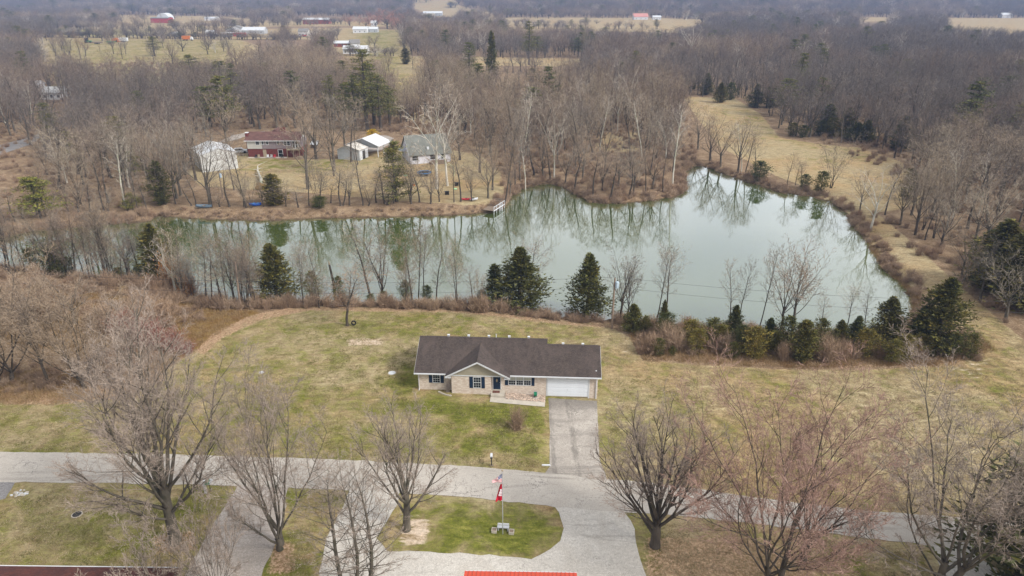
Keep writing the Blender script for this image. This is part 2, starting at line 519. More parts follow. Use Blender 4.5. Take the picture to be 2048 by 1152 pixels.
def water_material():
    m = NT('pond_water')
    t = m.t
    p = m.pos((.6, 1, 1))
    n = m.noise(.5, 3, .5, p); n2 = m.noise(3.0, 2, .5, p)
    murk = m.ramp(m.noise(.02, 2, .5, m.pos()), [(.35, (.050, .076, .014)), (.65, (.070, .098, .022))])
    d = m.n('ShaderNodeBsdfDiffuse'); m.l(murk, d.inputs['Color'])
    g = m.n('ShaderNodeBsdfGlossy'); g.inputs['Roughness'].default_value = .035; g.inputs['Color'].default_value = (.95, .98, 1, 1)
    m.l(m.math('ADD', .02, m.math('MULTIPLY', m.sst(m.noise(.06, 4, .6, m.pos((1, .5, 1)), 1.0), .42, .62), .03)), g.inputs['Roughness'])
    bp = m.n('ShaderNodeBump'); bp.inputs['Strength'].default_value = .07; bp.inputs['Distance'].default_value = .12
    m.l(m.math('ADD', n, m.math('MULTIPLY', n2, .25)), bp.inputs['Height'])
    m.l(bp.outputs['Normal'], g.inputs['Normal'])
    lw = m.n('ShaderNodeFresnel'); lw.inputs['IOR'].default_value = 1.8
    f = m.math('MULTIPLY', lw.outputs[0], 2.0)
    mx = m.n('ShaderNodeMixShader')
    m.l(m.math('MINIMUM', f, .85), mx.inputs[0]); m.l(d.outputs[0], mx.inputs[1]); m.l(g.outputs[0], mx.inputs[2])
    out = [q for q in t.nodes if q.type == 'OUTPUT_MATERIAL'][0]
    m.l(mx.outputs[0], out.inputs['Surface'])
    return m.mat
M['water'] = water_material()

def asphalt(name, a, b, crack, stain, grain=9, bigs=.25, grit=.18, tracks=None):
    m = NT(name); m.rough(.93)
    p = m.pos()
    n1 = m.noise(bigs, 6, .7, p, .6); n2 = m.noise(grain, 4, .8, p); n3 = m.noise(4.5, 4, .85, p)
    c = m.ramp(n1, [(.32, a), (.66, b)])
    c = m.mix(m.math('MULTIPLY', m.sst(n2, .45, .75), .45), c, stain)
    ns = m.noise(.45, 6, .68, m.pos((.16, 1.5, 1)), .8)
    c = m.mix(m.math('MULTIPLY', m.sst(ns, .54, .66), .6), c, tuple(x * .68 for x in a))
    for sc_, off in (((.3, 1, 1), .5), ((1, .5, 1), .5)):
        wv = m.noise(.8, 7, .62, m.pos(sc_), .3)
        ln = m.math('ABSOLUTE', m.math('SUBTRACT', wv, off))
        ck = m.math('SUBTRACT', 1.0, m.sst(ln, .0, .010))
        c = m.mix(m.math('MULTIPLY', m.math('MULTIPLY', ck, m.sst(n1, .45, .6)), .75), c, crack)
    if tracks:
        xg = m.n('ShaderNodeSeparateXYZ'); m.l(p, xg.inputs[0])
        for x0, wd in tracks:
            d = m.math('ABSOLUTE', m.math('SUBTRACT', m.math('ADD', xg.outputs['X'], m.math('MULTIPLY', m.noise(.5, 3, .6, p), .8)), x0 + .4))
            k = m.math('MULTIPLY', m.math('SUBTRACT', 1.0, m.sst(d, wd * .3, wd)), m.sst(m.noise(1.3, 5, .7, m.pos((1, .3, 1))), .35, .6))
            c = m.mix(m.math('MULTIPLY', k, .65), c, tuple(x * .48 for x in a))
        d = m.sst(m.math('ADD', xg.outputs['Y'], m.math('MULTIPLY', m.noise(.8, 4, .7, p), 3.0)), 69.0, 71.6)
        c = m.mix(m.math('MULTIPLY', d, .6), c, tuple(x * .5 for x in a))
    sp_ = m.ramp(n3, [(.3, (1 - grit * 1.6,) * 3), (.7, (1 + grit,) * 3)])
    c = m.mix(1.0, c, sp_, 'MULTIPLY')
    n4 = m.noise(14, 2, .9, p)
    c = m.mix(1.0, c, m.ramp(n4, [(.35, (.80,) * 3), (.65, (1.16,) * 3)]), 'MULTIPLY')
    m.col(c); m.bump(n2, .25, .02)
    return m.mat
M['road'] = asphalt('worn_asphalt', (.40, .365, .325), (.485, .45, .405), (.07, .065, .06), (.42, .39, .36), 9, .25, .07)
M['drive'] = asphalt('stained_driveway', (.31, .28, .25), (.47, .43, .385), (.08, .07, .06), (.25, .225, .20), 6, .3, .15, [(6.6, .45), (4.35, .35)])
M['gravel'] = asphalt('limestone_gravel', (.45, .415, .37), (.57, .545, .505), (.27, .24, .21), (.58, .55, .52), 9, .35, .15)
M['gravel_brown'] = asphalt('brown_gravel', (.30, .26, .225), (.42, .38, .35), (.2, .17, .15), (.46, .43, .41), 9, .3, .17)
M['paved'] = asphalt('dark_asphalt', (.20, .19, .19), (.26, .25, .25), (.07, .065, .06), (.3, .29, .29))

# ------------------------------------------------------------------ ground sheet
def axis(segs):
    out = []
    for a, b, s in segs:
        n = max(1, int(round((b - a) / s)))
        out += [a + (b - a) * i / n for i in range(n)]
    out.append(segs[-1][1])
    return np.array(out)

def world_poly(px, z=0):
    return [plane_pt(a, b, z) for a, b in px]

GRASS = [  # open grass, as regions of the place (outline on the ground)
    [(-400, 1400), (-400, 985), (-400, 800), (0, 806), (130, 800), (250, 770), (330, 740), (395, 700), (430, 668), (500, 634), (600, 612),
     (700, 606), (900, 616), (1000, 624), (1120, 632), (1210, 640), (1260, 668), (1285, 712), (1400, 722), (1560, 730), (1720, 732),
     (1830, 726), (1900, 716), (1960, 680), (1900, 628), (1850, 580), (1790, 530), (1730, 460), (1690, 415), (1730, 400), (1815, 470),
     (1915, 560), (2010, 640), (2110, 720), (2500, 800), (2500, 1500), (-400, 1500)],
    [(375, 345), (392, 312), (480, 295), (560, 320), (680, 318), (780, 300), (900, 300), (960, 310), (1000, 345), (1008, 380), (995, 400), (950, 408), (870, 406), (760, 398), (600, 384), (480, 378), (400, 372)],
    [(1365, 192), (1470, 196), (1520, 225), (1560, 272), (1640, 285), (1720, 292), (1800, 318), (1830, 345), (1850, 375), (1840, 400), (1790, 415), (1750, 420), (1720, 420), (1680, 400), (1620, 372), (1560, 350), (1500, 320), (1440, 290), (1400, 240)],
    [(60, 78), (480, 78), (520, 92), (500, 175), (100, 175)],
    [(100, 55), (440, 50), (520, 58), (700, 56), (820, 60), (820, 120), (700, 120), (620, 76), (100, 76)],
    [(235, 29), (430, 33), (520, 40), (780, 46), (780, 54), (230, 53)],
    [(760, 112), (850, 112), (850, 200), (770, 200)],
    [(940, 112), (1180, 115), (1180, 130), (930, 128)],
    [(830, 12), (900, 14), (920, 22), (1000, 30), (980, 36), (880, 34), (830, 24)],
    [(960, 36), (1340, 36), (1420, 40), (1400, 66), (950, 60)],
    [(1700, 36), (1790, 36), (1790, 42), (1700, 42)],
    [(1880, 36), (2300, 36), (2300, 82), (1900, 78)],
    [(1195, 262), (1275, 262), (1280, 300), (1190, 300)],
    [(720, 225), (800, 235), (900, 262), (900, 240), (780, 215)],
]
GREEN = [  # (outline, amount)
    ([(560, 640), (700, 632), (880, 625), (900, 655), (760, 680), (620, 690)], .62),
    ([(640, 690), (835, 690), (835, 800), (640, 800)], .52),
    ([(790, 720), (838, 720), (836, 790), (900, 800), (1100, 815), (1098, 850), (960, 850), (800, 830)], 1.0),
    ([(520, 830), (1098, 850), (1098, 938), (900, 930), (520, 905)], .66),
    ([(400, 700), (640, 670), (640, 840), (400, 860)], .42),
    ([(1200, 740), (1420, 745), (1440, 870), (1210, 930)], .46),
    ([(1500, 760), (2300, 760), (2300, 860), (1500, 900)], .25),
    ([(-200, 830), (300, 820), (520, 880), (520, 905), (-200, 900)], .5),
    ([(160, 1000), (340, 985), (470, 985), (440, 1040), (300, 1152), (120, 1152)], .72),
    ([(-100, 980), (160, 980), (120, 1152), (-100, 1152)], .35),
    ([(850, 1000), (1100, 1012), (1125, 1050), (1060, 1112), (880, 1108), (855, 1060)], 1.0),
    ([(1262, 1024), (1330, 1035), (1320, 1152), (1290, 1152)], .8),
    ([(1640, 1085), (1860, 1100), (1860, 1152), (1640, 1152)], .6),
    ([(460, 310), (740, 300), (760, 330), (620, 350), (470, 345)], .5),
    ([(60, 78), (500, 78), (500, 175), (100, 175)], .45),
    ([(700, 60), (810, 60), (820, 200), (740, 200)], .6),
    ([(1370, 200), (1560, 220), (1800, 320), (1600, 330)], .3),
    ([(100, 56), (330, 60), (330, 76), (100, 76)], .5),
    ([(560, 990), (640, 1000), (620, 1152), (560, 1152)], .4),
]
BARE = [([(803, 1040), (845, 1025), (868, 1050), (860, 1085), (820, 1100), (795, 1080)], .62),
        ([(690, 676), (765, 676), (768, 692), (695, 692)], .75), ([(1235, 640), (1262, 640), (1262, 700), (1240, 700)], .45),
        ([(1900, 700), (2000, 700), (1960, 760), (1890, 730)], .4), ([(1390, 196), (1440, 200), (1430, 240), (1390, 230)], .4),
        ([(1440, 700), (1560, 722), (1700, 728), (1560, 712)], .3)]
LEAFY = [([(385, 705), (425, 665), (500, 630), (600, 608), (900, 612), (1240, 640), (1240, 652), (900, 626), (620, 622), (520, 642), (445, 678), (410, 712)], .8),
         ([(0, 770), (250, 750), (330, 730), (340, 760), (240, 800), (120, 812), (0, 812)], .7), ([(300, 1070), (390, 1060), (400, 1100), (310, 1110)], .85),
         ([(540, 1085), (590, 1080), (600, 1152), (530, 1152)], .7), ([(1285, 1060), (1500, 1060), (1640, 1110), (1640, 1152), (1290, 1152)], .65),
         ([(1250, 640), (1330, 690), (1600, 715), (1800, 715), (1960, 670), (1940, 730), (1560, 726), (1290, 714)], .55),
         ([(1740, 420), (1800, 470), (1900, 560), (1850, 560), (1780, 500)], .4)]
OLIVE = [([(-300, 560), (120, 570), (300, 585), (420, 612), (520, 625), (440, 665), (395, 700), (340, 720), (300, 660), (-300, 620)], 1.0),
         ([(-300, 760), (150, 765), (330, 735), (300, 775), (130, 800), (-300, 806)], .7)]
WET = [([(815, 1055), (812, 1062), (806, 1058)], 0)]

def build_ground():
    xs = axis([(-4200, -900, 110), (-900, -300, 12), (-300, -95, 2.6), (-95, 100, .62), (100, 300, 2.6), (300, 900, 12), (900, 4200, 110)])
    ys = axis([(-60, 38, 6), (38, 110, .6), (110, 205, .95), (205, 330, 2.4), (330, 700, 6), (700, 1500, 20), (1500, 4600, 70)])
    X, Y = np.meshgrid(xs, ys)
    x, y = X.ravel(), Y.ravel()
    z = hz(x, y)
    nx, ny = len(xs), len(ys)
    def mask(lists, feather):
        out = np.zeros(len(x))
        for it in lists:
            poly, amt = it if isinstance(it, tuple) else (it, 1.0)
            w = world_poly(poly)
            wx = [q[0] for q in w]; wy = [q[1] for q in w]
            fmax = feather(max(wy))
            s = (x > min(wx) - fmax) & (x < max(wx) + fmax) & (y > min(wy) - fmax) & (y < max(wy) + fmax)
            if not s.any(): continue
            d = sdist(w, x[s], y[s])
            f = feather(y[s])
            v = amt * (1 - sstep(-.5, .5, d / f))
            out[s] = np.maximum(out[s], v)
        return out
    f1 = lambda yy: np.clip(np.asarray(yy) * .02, 1.2, 30)
    f2 = lambda yy: np.clip(np.asarray(yy) * .085, 5, 60)
    gr = mask([(p, 1.0) for p in GRASS], f1)
    gn = np.maximum(mask(GREEN, f2), gr * np.where(y < 100, np.where(x < 12, .52, .32), .04))
    wet = np.zeros(len(x))
    m = (x > PX0) & (x < PX1) & (y > PY0) & (y < PY1)
    wet[m] = 1 - sstep(.1, 1.6, sdist(POND, x[m], y[m]))
    ba, le, ol = mask(BARE, f1), mask(LEAFY, f1), mask(OLIVE, f2)
    idx = np.arange(nx * ny).reshape(ny, nx)
    f = np.stack([idx[:-1, :-1].ravel(), idx[:-1, 1:].ravel(), idx[1:, 1:].ravel(), idx[1:, :-1].ravel()], 1)
    me = bpy.data.meshes.new('ground')
    me.vertices.add(len(x)); me.vertices.foreach_set('co', np.stack([x, y, z], 1).astype(np.float32).ravel())
    me.loops.add(f.size); me.loops.foreach_set('vertex_index', f.ravel().astype(np.int32))
    me.polygons.add(len(f)); me.polygons.foreach_set('loop_start', (np.arange(len(f)) * 4).astype(np.int32))
    me.polygons.foreach_set('use_smooth', np.ones(len(f), bool))
    me.update(calc_edges=True)
    for nm, (a, b, c) in (('mask', (gn, gr, wet)), ('mask2', (ba, le, ol))):
        at = me.attributes.new(nm, 'FLOAT_COLOR', 'POINT')
        at.data.foreach_set('color', np.stack([a, b, c, np.ones(len(x))], 1).astype(np.float32).ravel())
    me.materials.append(M['ground'])
    o = obj('ground', me)
    tag(o, kind='structure')
build_ground()

w = Acc(); w.face([(PX0, PY0, WATER_Z), (PX1, PY0, WATER_Z), (PX1, PY1, WATER_Z), (PX0, PY1, WATER_Z)])
tag(w.build('pond', M['water']), kind='structure')

def sheet(name, px, mat, off=.02, jit=0.0, step=1.2, kind='structure', wpts=None):
    """a thin paved sheet lying on the ground, clipped to a metre grid so that it follows it"""
    pts = wpts if wpts else world_poly(px, -.25)
    if jit:
        q = []
        for i in range(len(pts)):
            a, b = Vector(pts[i]), Vector(pts[(i + 1) % len(pts)])
            n = max(1, int((b - a).length / .8))
            for k in range(n):
                p = a.lerp(b, k / n)
                q.append((p.x + jit * mnoise.noise((p.x * .9, p.y * .9, 3)), p.y + jit * mnoise.noise((p.x * .9, p.y * .9, 9))))
        pts = q
    bm = bmesh.new()
    vs = [bm.verts.new((a, b, 0)) for a, b in pts]
    bm.faces.new(vs)
    bmesh.ops.triangulate(bm, faces=bm.faces[:])
    x0, x1 = min(p[0] for p in pts), max(p[0] for p in pts)
    y0, y1 = min(p[1] for p in pts), max(p[1] for p in pts)
    for ax, a0, a1 in ((0, x0, x1), (1, y0, y1)):
        k = math.floor(a0 / step) + 1
        while k * step < a1:
            n = Vector((1, 0, 0)) if ax == 0 else Vector((0, 1, 0))
            bmesh.ops.bisect_plane(bm, geom=bm.verts[:] + bm.edges[:] + bm.faces[:], plane_co=n * (k * step), plane_no=n)
            k += 1
    co = np.array([v.co[:] for v in bm.verts])
    hh = hz(co[:, 0], co[:, 1])
    for v, h in zip(bm.verts, hh): v.co.z = h + off
    bmesh.ops.recalc_face_normals(bm, faces=bm.faces[:])
    if bm.faces and sum(f.normal.z for f in bm.faces) < 0:
        bmesh.ops.reverse_faces(bm, faces=bm.faces[:])
    me = bpy.data.meshes.new(name); bm.to_mesh(me); bm.free()
    me.materials.append(mat)
    return tag(obj(name, me), kind=kind)

ROAD_T = [(-700, 905), (0, 908), (300, 912), (600, 920), (900, 935), (1100, 944), (1250, 955), (1340, 965), (1500, 987), (1620, 1003), (1754, 1018), (1850, 1024), (2048, 1036), (2700, 1060)]
ROAD_B = [(-700, 968), (0, 969), (200, 970), (440, 975), (700, 985), (850, 993), (1000, 1003), (1110, 1010), (1250, 1019), (1340, 1024), (1500, 1040), (1754, 1072), (1850, 1084), (2048, 1101), (2700, 1150)]
sheet('road', ROAD_T + ROAD_B[::-1], M['road'], .03, .22)
sheet('driveway', [(1097, 793), (1194, 797), (1197, 860), (1200, 915), (1214, 952), (1090, 944), (1099, 930), (1100, 860)], M['drive'], .022, .08)
sheet('gravel_drive', [(640, 1260), (640, 1145), (655, 1080), (690, 1010), (700, 982), (800, 990), (795, 1012), (775, 1045), (752, 1080), (775, 1106), (900, 1110), (1062, 1117), (1100, 1096),
                       (1122, 1078), (1128, 1050), (1110, 1008), (1250, 1018), (1268, 1052), (1276, 1095), (1295, 1152), (1310, 1260)], M['gravel'], .022, .22)
sheet('side_drive', [(476, 976), (575, 980), (566, 1060), (548, 1100), (520, 1160), (500, 1260), (320, 1260), (390, 1120), (430, 1050)], M['gravel_brown'], .022, .25)
sheet('paved_drive', [(-300, 968), (32, 969), (12, 1002), (-300, 1090)], M['paved'], .022, .15)
sheet('lane', [(1862, 1082), (1935, 1090), (1990, 1130), (2050, 1190), (1930, 1190), (1890, 1140)], M['gravel'], .022, .25)
sheet('far_road', [(-200, 360), (-200, 330), (0, 292), (60, 276), (80, 268), (82, 278), (66, 289), (0, 312)], M['paved'], .06, .2, 3)
sheet('gravel_lot', [(724, 300), (738, 276), (770, 272), (788, 278), (776, 292), (760, 303), (735, 306)], M['gravel_brown'], .05, .6, 2.5)
sheet('gravel_track', [(430, 290), (466, 272), (500, 266), (530, 264), (528, 268), (494, 274), (470, 282)], M['gravel_brown'], .05, .5, 3)
#%%PART2
# ------------------------------------------------------------------ trees
UP = Vector((0, 0, 1))

def rot_dir(d, ang, rng):
    a = d.cross(Vector((rng.uniform(-1, 1), rng.uniform(-1, 1), rng.uniform(-1, 1))))
    if a.length < 1e-6: a = Vector((1, 0, 0))
    a.normalize()
    return (d * cos(ang) + a * sin(ang)).normalized()

def grow(T, C, p, d, L, r, lev, cfg, rng):
    """one branch: solid tube for thick levels, slivers for twigs; recurses"""
    last = cfg['last']
    if lev >= cfg['sliver']:
        q = p + d * L
        C.sliver(p, q, cfg['tw'] * (1.0 if lev == cfg['sliver'] else .7), rng)
        if lev < last:
            for k in range(cfg['n'][lev]):
                t = rng.uniform(.15, 1)
                e = rot_dir(d, cfg['ang'][lev] * rng.uniform(.6, 1.3), rng)
                e.z += cfg['up'] * .6; e.normalize()
                grow(T, C, p + d * (L * t), e, L * cfg['ratio'][lev] * rng.uniform(.6, 1.2), 0, lev + 1, cfg, rng)
        return
    n = cfg['seg'][lev]
    pts, dirs = [p.copy()], [d.copy()]
    w = cfg['wig']
    for i in range(n):
        d = (d + Vector((rng.uniform(-w, w), rng.uniform(-w, w), rng.uniform(-w, w) + cfg['up']))).normalized()
        p = p + d * (L / n)
        pts.append(p.copy()); dirs.append(d.copy())
    rad = [max(r * (1 - i / n) ** .85, r * .16, .006) for i in range(n + 1)]
    (T if lev <= cfg['trunk_lev'] else C).tube(pts, rad, 6 if lev == 0 else (5 if lev == 1 and cfg['last'] > 4 else 3), cap=False)
    nc = cfg['n'][lev]
    for k in range(nc):
        t = cfg['t0'][lev] + (1 - cfg['t0'][lev]) * ((k + rng.random()) / nc)
        i = min(n - 1, int(t * n)); f = t * n - i
        b = pts[i].lerp(pts[i + 1], f)
        e = rot_dir(dirs[i + 1], cfg['ang'][lev] * rng.uniform(.7, 1.3), rng)
        grow(T, C, b, e, L * cfg['ratio'][lev] * rng.uniform(.65, 1.15) * (1.1 - .55 * t), r * .45 * (1 - t * .5), lev + 1, cfg, rng)

def norm_proto(name, T, C, mt, mc, joined=False):
    v = np.array(T.v + C.v)
    H = float(np.percentile(v[:, 2], 99.7)); W = float(np.percentile(np.abs(v[:, :2]), 98) * 2)
    if joined:
        n = len(T.v)
        J = Acc(); J.v = T.v + C.v; J.f = T.f + [tuple(i + n for i in f) for f in C.f]; J.m = [0] * len(T.f) + [1] * len(C.f)
        return dict(j=J.mesh(name, [mt, mc]), H=H, W=W)
    return dict(t=T.mesh(name + '_trunk', mt, True), c=C.mesh(name + '_crown', mc), H=H, W=W)

def vase_tree(seed, H, W, fork, nl, cfg, r0=.28, stems=1, amax=50, amin=8):
    rng = random.Random(seed); T, C = Acc(), Acc()
    cz, ax, az = H * .62, W * .5, H * .40
    for s in range(stems):
        sx = Vector((rng.uniform(-.5, .5), rng.uniform(-.5, .5), 0)) * (0 if stems == 1 else 1)
        fk = fork * rng.uniform(.9, 1.1)
        lean = Vector((rng.uniform(-.06, .06), rng.uniform(-.06, .06), 1)) if stems == 1 else Vector((sx.x * .5, sx.y * .5, 1)).normalized()
        pts = [sx + lean * (fk * i / 4) + Vector((rng.uniform(-.05, .05), rng.uniform(-.05, .05), 0)) * (i > 0) for i in range(5)]
        rr = r0 * (1 if stems == 1 else .62)
        T.tube([pts[0] - UP * .4] + pts, [rr * 1.6, rr * 1.15, rr * .95, rr * .88, rr * .8, rr * .7], 10, cap=False)
        n_ = max(2, round(nl / stems))
        for i in range(n_):
            a = radians(amin + (amax - amin) * ((i + .5) / n_) ** .9 * rng.uniform(.85, 1.15))
            az_ = i * 2.4 + rng.uniform(-.4, .4) + s
            d = Vector((sin(a) * cos(az_), sin(a) * sin(az_), cos(a)))
            st = pts[-1].lerp(pts[0], rng.uniform(.2, .75) * (i / n_))
            # distance to the crown envelope
            o = st - Vector((0, 0, cz)); q = Vector((d.x / ax, d.y / ax, d.z / az)); oo = Vector((o.x / ax, o.y / ax, o.z / az))
            A, B, Cc = q.dot(q), 2 * q.dot(oo), oo.dot(oo) - 1
            disc = B * B - 4 * A * Cc
            L = ((-B + sqrt(disc)) / (2 * A)) if disc > 0 else H * .4
            L = min(L * rng.uniform(.78, .97), H * .8)
            grow(T, C, st, d, max(L, H * .25), rr * rng.uniform(.30, .46), 1, cfg, rng)
    return T, C

def central_tree(seed, H, W, cfg, r0=.2, nb=26, t0=.3, droop=.0, lean=.05):
    rng = random.Random(seed); T, C = Acc(), Acc()
    n = 12; p = Vector((0, 0, -.3)); pts = [p.copy()]; d = Vector((rng.uniform(-lean, lean), rng.uniform(-lean, lean), 1)).normalized()
    for i in range(n):
        d = (d + Vector((rng.uniform(-.07, .07), rng.uniform(-.07, .07), .05))).normalized()
        p = p + d * ((H + .3) / n); pts.append(p.copy())
    T.tube(pts, [r0 * (1.5 if i == 0 else 1) * (1 - i / n) ** .7 + .012 for i in range(n + 1)], 6, cap=False)
    for k in range(nb):
        t = t0 + (1 - t0) * (k + rng.random()) / nb
        i = min(n - 1, int(t * n)); b = pts[i].lerp(pts[i + 1], t * n - i)
        az_ = k * 2.4 + rng.uniform(-.5, .5)
        a = radians(68 - 38 * t) + rng.uniform(-.2, .2) + droop
        dd = Vector((sin(a) * cos(az_), sin(a) * sin(az_), cos(a)))
        prof = sin(pi * min(1, (1 - t) / (1 - t0) * .8 + .12)) ** .7
        grow(T, C, b, dd, W * .5 * prof * rng.uniform(.75, 1.25) / max(.5, sin(a)) * .85, r0 * .32 * (1 - t * .6), 1, cfg, rng)
    return T, C

CF_NEAR = dict(last=5, sliver=4, trunk_lev=2, n=[0, 9, 7, 8, 6, 0], ang=[0, .46, .55, .6, .6, .6], ratio=[0, .44, .48, .52, .6, .5], seg=[6, 7, 5, 2], t0=[.3, .22, .15, .1], wig=.12, up=.07, tw=.026)
CF_MID = dict(last=4, sliver=3, trunk_lev=1, n=[0, 8, 6, 5, 0], ang=[0, .65, .7, .65, .6], ratio=[0, .45, .52, .55, .6], seg=[6, 5, 3], t0=[.3, .25, .12], wig=.15, up=.07, tw=.045)
CF_MIDC = dict(last=4, sliver=3, trunk_lev=1, n=[0, 7, 5, 3, 0], ang=[0, .7, .7, .65, .6], ratio=[0, .42, .52, .55, .6], seg=[6, 4, 2], t0=[.3, .2, .12], wig=.15, up=.08, tw=.04)
CF_FAR = dict(last=3, sliver=2, trunk_lev=1, n=[0, 11, 7, 0], ang=[0, .6, .6, .6], ratio=[0, .42, .6, .6], seg=[4, 3], t0=[.3, .12], wig=.15, up=.08, tw=.10)

def cf(base, **kw):
    d = dict(base); d.update(kw); return d

PR = {}
def P2(key, T, C, mt, mc, joined=False):
    PR[key] = norm_proto(key, T, C, M[mt], M[mc], joined)

# bare broadleaf prototypes, medium detail
for i in range(5):
    T, C = vase_tree(100 + i, 16, 9 + i % 3, 4 + 1.2 * (i % 3), 9, CF_MID, .24, 1, 48)
    P2('mid%d' % i, T, C, 'bark_dark' if i % 2 else 'bark', 'twig')
for i in range(4):
    T, C = central_tree(140 + i, 16, 6 + i, CF_MIDC, .17, 24, .3 + .05 * i)
    P2('slim%d' % i, T, C, 'bark_dark', 'twig')
for i in range(2):
    T, C = vase_tree(160 + i, 15, 9, 1.2, 9, CF_MID, .22, 3, 34)
    P2('multi%d' % i, T, C, 'bark_dark', 'twig')
for i in range(3):
    T, C = vase_tree(170 + i, 20, 11, 6 + i, 7, cf(CF_MID, wig=.24, n=[0, 7, 5, 4, 0], tw=.045), .24, 1, 46)
    P2('syc%d' % i, T, C, 'bark_white', 'twig_pale')
for i in range(2):
    T, C = central_tree(180 + i, 18, 6, cf(CF_MIDC, wig=.22, n=[0, 6, 4, 3, 0]), .15, 20, .35, 0, .02)
    P2('birch%d' % i, T, C, 'bark_white', 'twig_pale')
# far trees (one mesh each)
FARP = []
for i in range(7):
    T, C = vase_tree(200 + i, 16, 9 + i % 3, 4 + (i % 3), 10, cf(CF_FAR, tw=.085), .26, 1, 48)
    FARP.append(norm_proto('far_tree_%d' % i, T, C, M['bark_white' if i == 6 else ('bark_dark' if i % 2 else 'bark')], M['twig_pale' if i == 6 else 'twig'], True))

def conifer(seed, H, W, prof='cone', n=330, per=26, leaf=.26, bare=.02):
    rng = random.Random(seed); T, C = Acc(), Acc()
    T.tube([(0, 0, -.3), (0, 0, H * .4), (0, 0, H * .97)], [H * .022, H * .015, .02], 6, cap=False)
    ph = [rng.uniform(0, 6.28) for _ in range(4)]
    for k in range(n):
        t = bare + (1 - bare) * ((k + rng.random()) / n) ** .95
        u = (t - bare) / (1 - bare)
        if prof == 'cone': pr = (1 - u) ** .8 * min(1, .45 + u * 4)
        elif prof == 'oval': pr = sin(pi * min(1, u * .86 + .12)) ** .62
        else: pr = (1 - u) ** .55 * min(1, .35 + u * 2.2)
        az_ = rng.uniform(0, 2 * pi)
        lump = 1 + .20 * sin(az_ * 2 + ph[0] + u * 5) + .18 * sin(az_ * 3 + ph[1] - u * 11) + .16 * sin(u * 31 + az_ * 3 + ph[2])
        Rr = W * .5 * pr * lump * rng.uniform(.62, 1.18)
        z = t * H
        d = Vector((cos(az_), sin(az_), 0))
        rise = rng.uniform(.05, .45) * Rr
        for j in range(per):
            s = rng.random() ** .5
            c = d * (Rr * s) + Vector((0, 0, z + rise * s * s + rng.uniform(-.12, .12) * H * .12))
            c += Vector((rng.gauss(0, 1), rng.gauss(0, 1), rng.gauss(0, .7))) * (.10 * Rr + .05)
            e = (d + Vector((rng.uniform(-.9, .9), rng.uniform(-.9, .9), rng.uniform(-.2, 1.3)))).normalized()
            l = leaf * rng.uniform(.6, 1.4)
            C.sliver(c, c + e * l, l * .55, rng)
    return T, C

def pine(seed, H, W, tiers=13, nb=8, t0=.3, flat=.12, tuft=34, leaf=.34):
    rng = random.Random(seed); T, C = Acc(), Acc()
    T.tube([(0, 0, -.3), (.1, 0, H * .5), (0, .1, H * .98)], [H * .018, H * .013, .03], 6, cap=False)
    for k in range(tiers):
        u = (k + rng.uniform(0, .6)) / tiers
        z = H * (t0 + (1 - t0) * u)
        R0 = W * .5 * (1 - u) ** .6 * rng.uniform(.7, 1.15)
        for b in range(nb):
            az_ = rng.uniform(0, 2 * pi); L = R0 * rng.uniform(.55, 1.1) + .3
            d = Vector((cos(az_), sin(az_), rng.uniform(0, .4))).normalized()
            base = Vector((0, 0, z + rng.uniform(-.3, .3)))
            T.tube([base, base + d * L * .9], [.05, .015], 3, cap=False)
            for s_ in range(3):
                c0 = base + d * L * (.4 + .28 * s_)
                for j in range(tuft // 3):
                    c = c0 + Vector((rng.gauss(0, 1), rng.gauss(0, 1), rng.gauss(0, flat / .3))) * (L * .14 + .1)
                    e = Vector((rng.uniform(-1, 1), rng.uniform(-1, 1), rng.uniform(0, 1))).normalized()
                    C.sliver(c, c + e * leaf * rng.uniform(.7, 1.3), leaf * .4, rng)
    return T, C

for i in range(4):
    T, C = conifer(300 + i, 9, 4.4 + .4 * (i % 2), 'cone', 320, 27, .25); P2('cedar%d' % i, T, C, 'bark_dark', 'cedar')
for i in range(3):
    T, C = conifer(320 + i, 4, 2.6, 'oval', 190, 22, .16); P2('cedarbush%d' % i, T, C, 'bark_dark', 'cedar_olive' if i != 1 else 'cedar')
T, C = conifer(331, 9, 3.4, 'col', 260, 24, .26, .0); P2('cedarcol', T, C, 'bark_dark', 'cedar')
T, C = conifer(332, 9, 3.4, 'col', 260, 24, .26, .0); P2('cedarcolo', T, C, 'bark_dark', 'cedar_olive')
for i in range(2):
    T, C = pine(340 + i, 18, 8.5); P2('pine%d' % i, T, C, 'bark_dark', 'pine')
T, C = pine(350, 12, 5.5, 15, 8, .06); P2('spruce', T, C, 'bark_dark', 'pine')
T, C = pine(351, 7, 5.5, 9, 7, .15, .12, 40, .3); P2('pine_y', T, C, 'bark_dark', 'pine_yellow')
T, C = conifer(352, 15, 9, 'cone', 620, 34, .36); P2('bigspruce', T, C, 'bark_dark', 'cedar')
T, C = conifer(360, 3.5, 2.6, 'oval', 160, 22, .2); P2('goldbush', T, C, 'bark_dark', 'yellow_leaf')

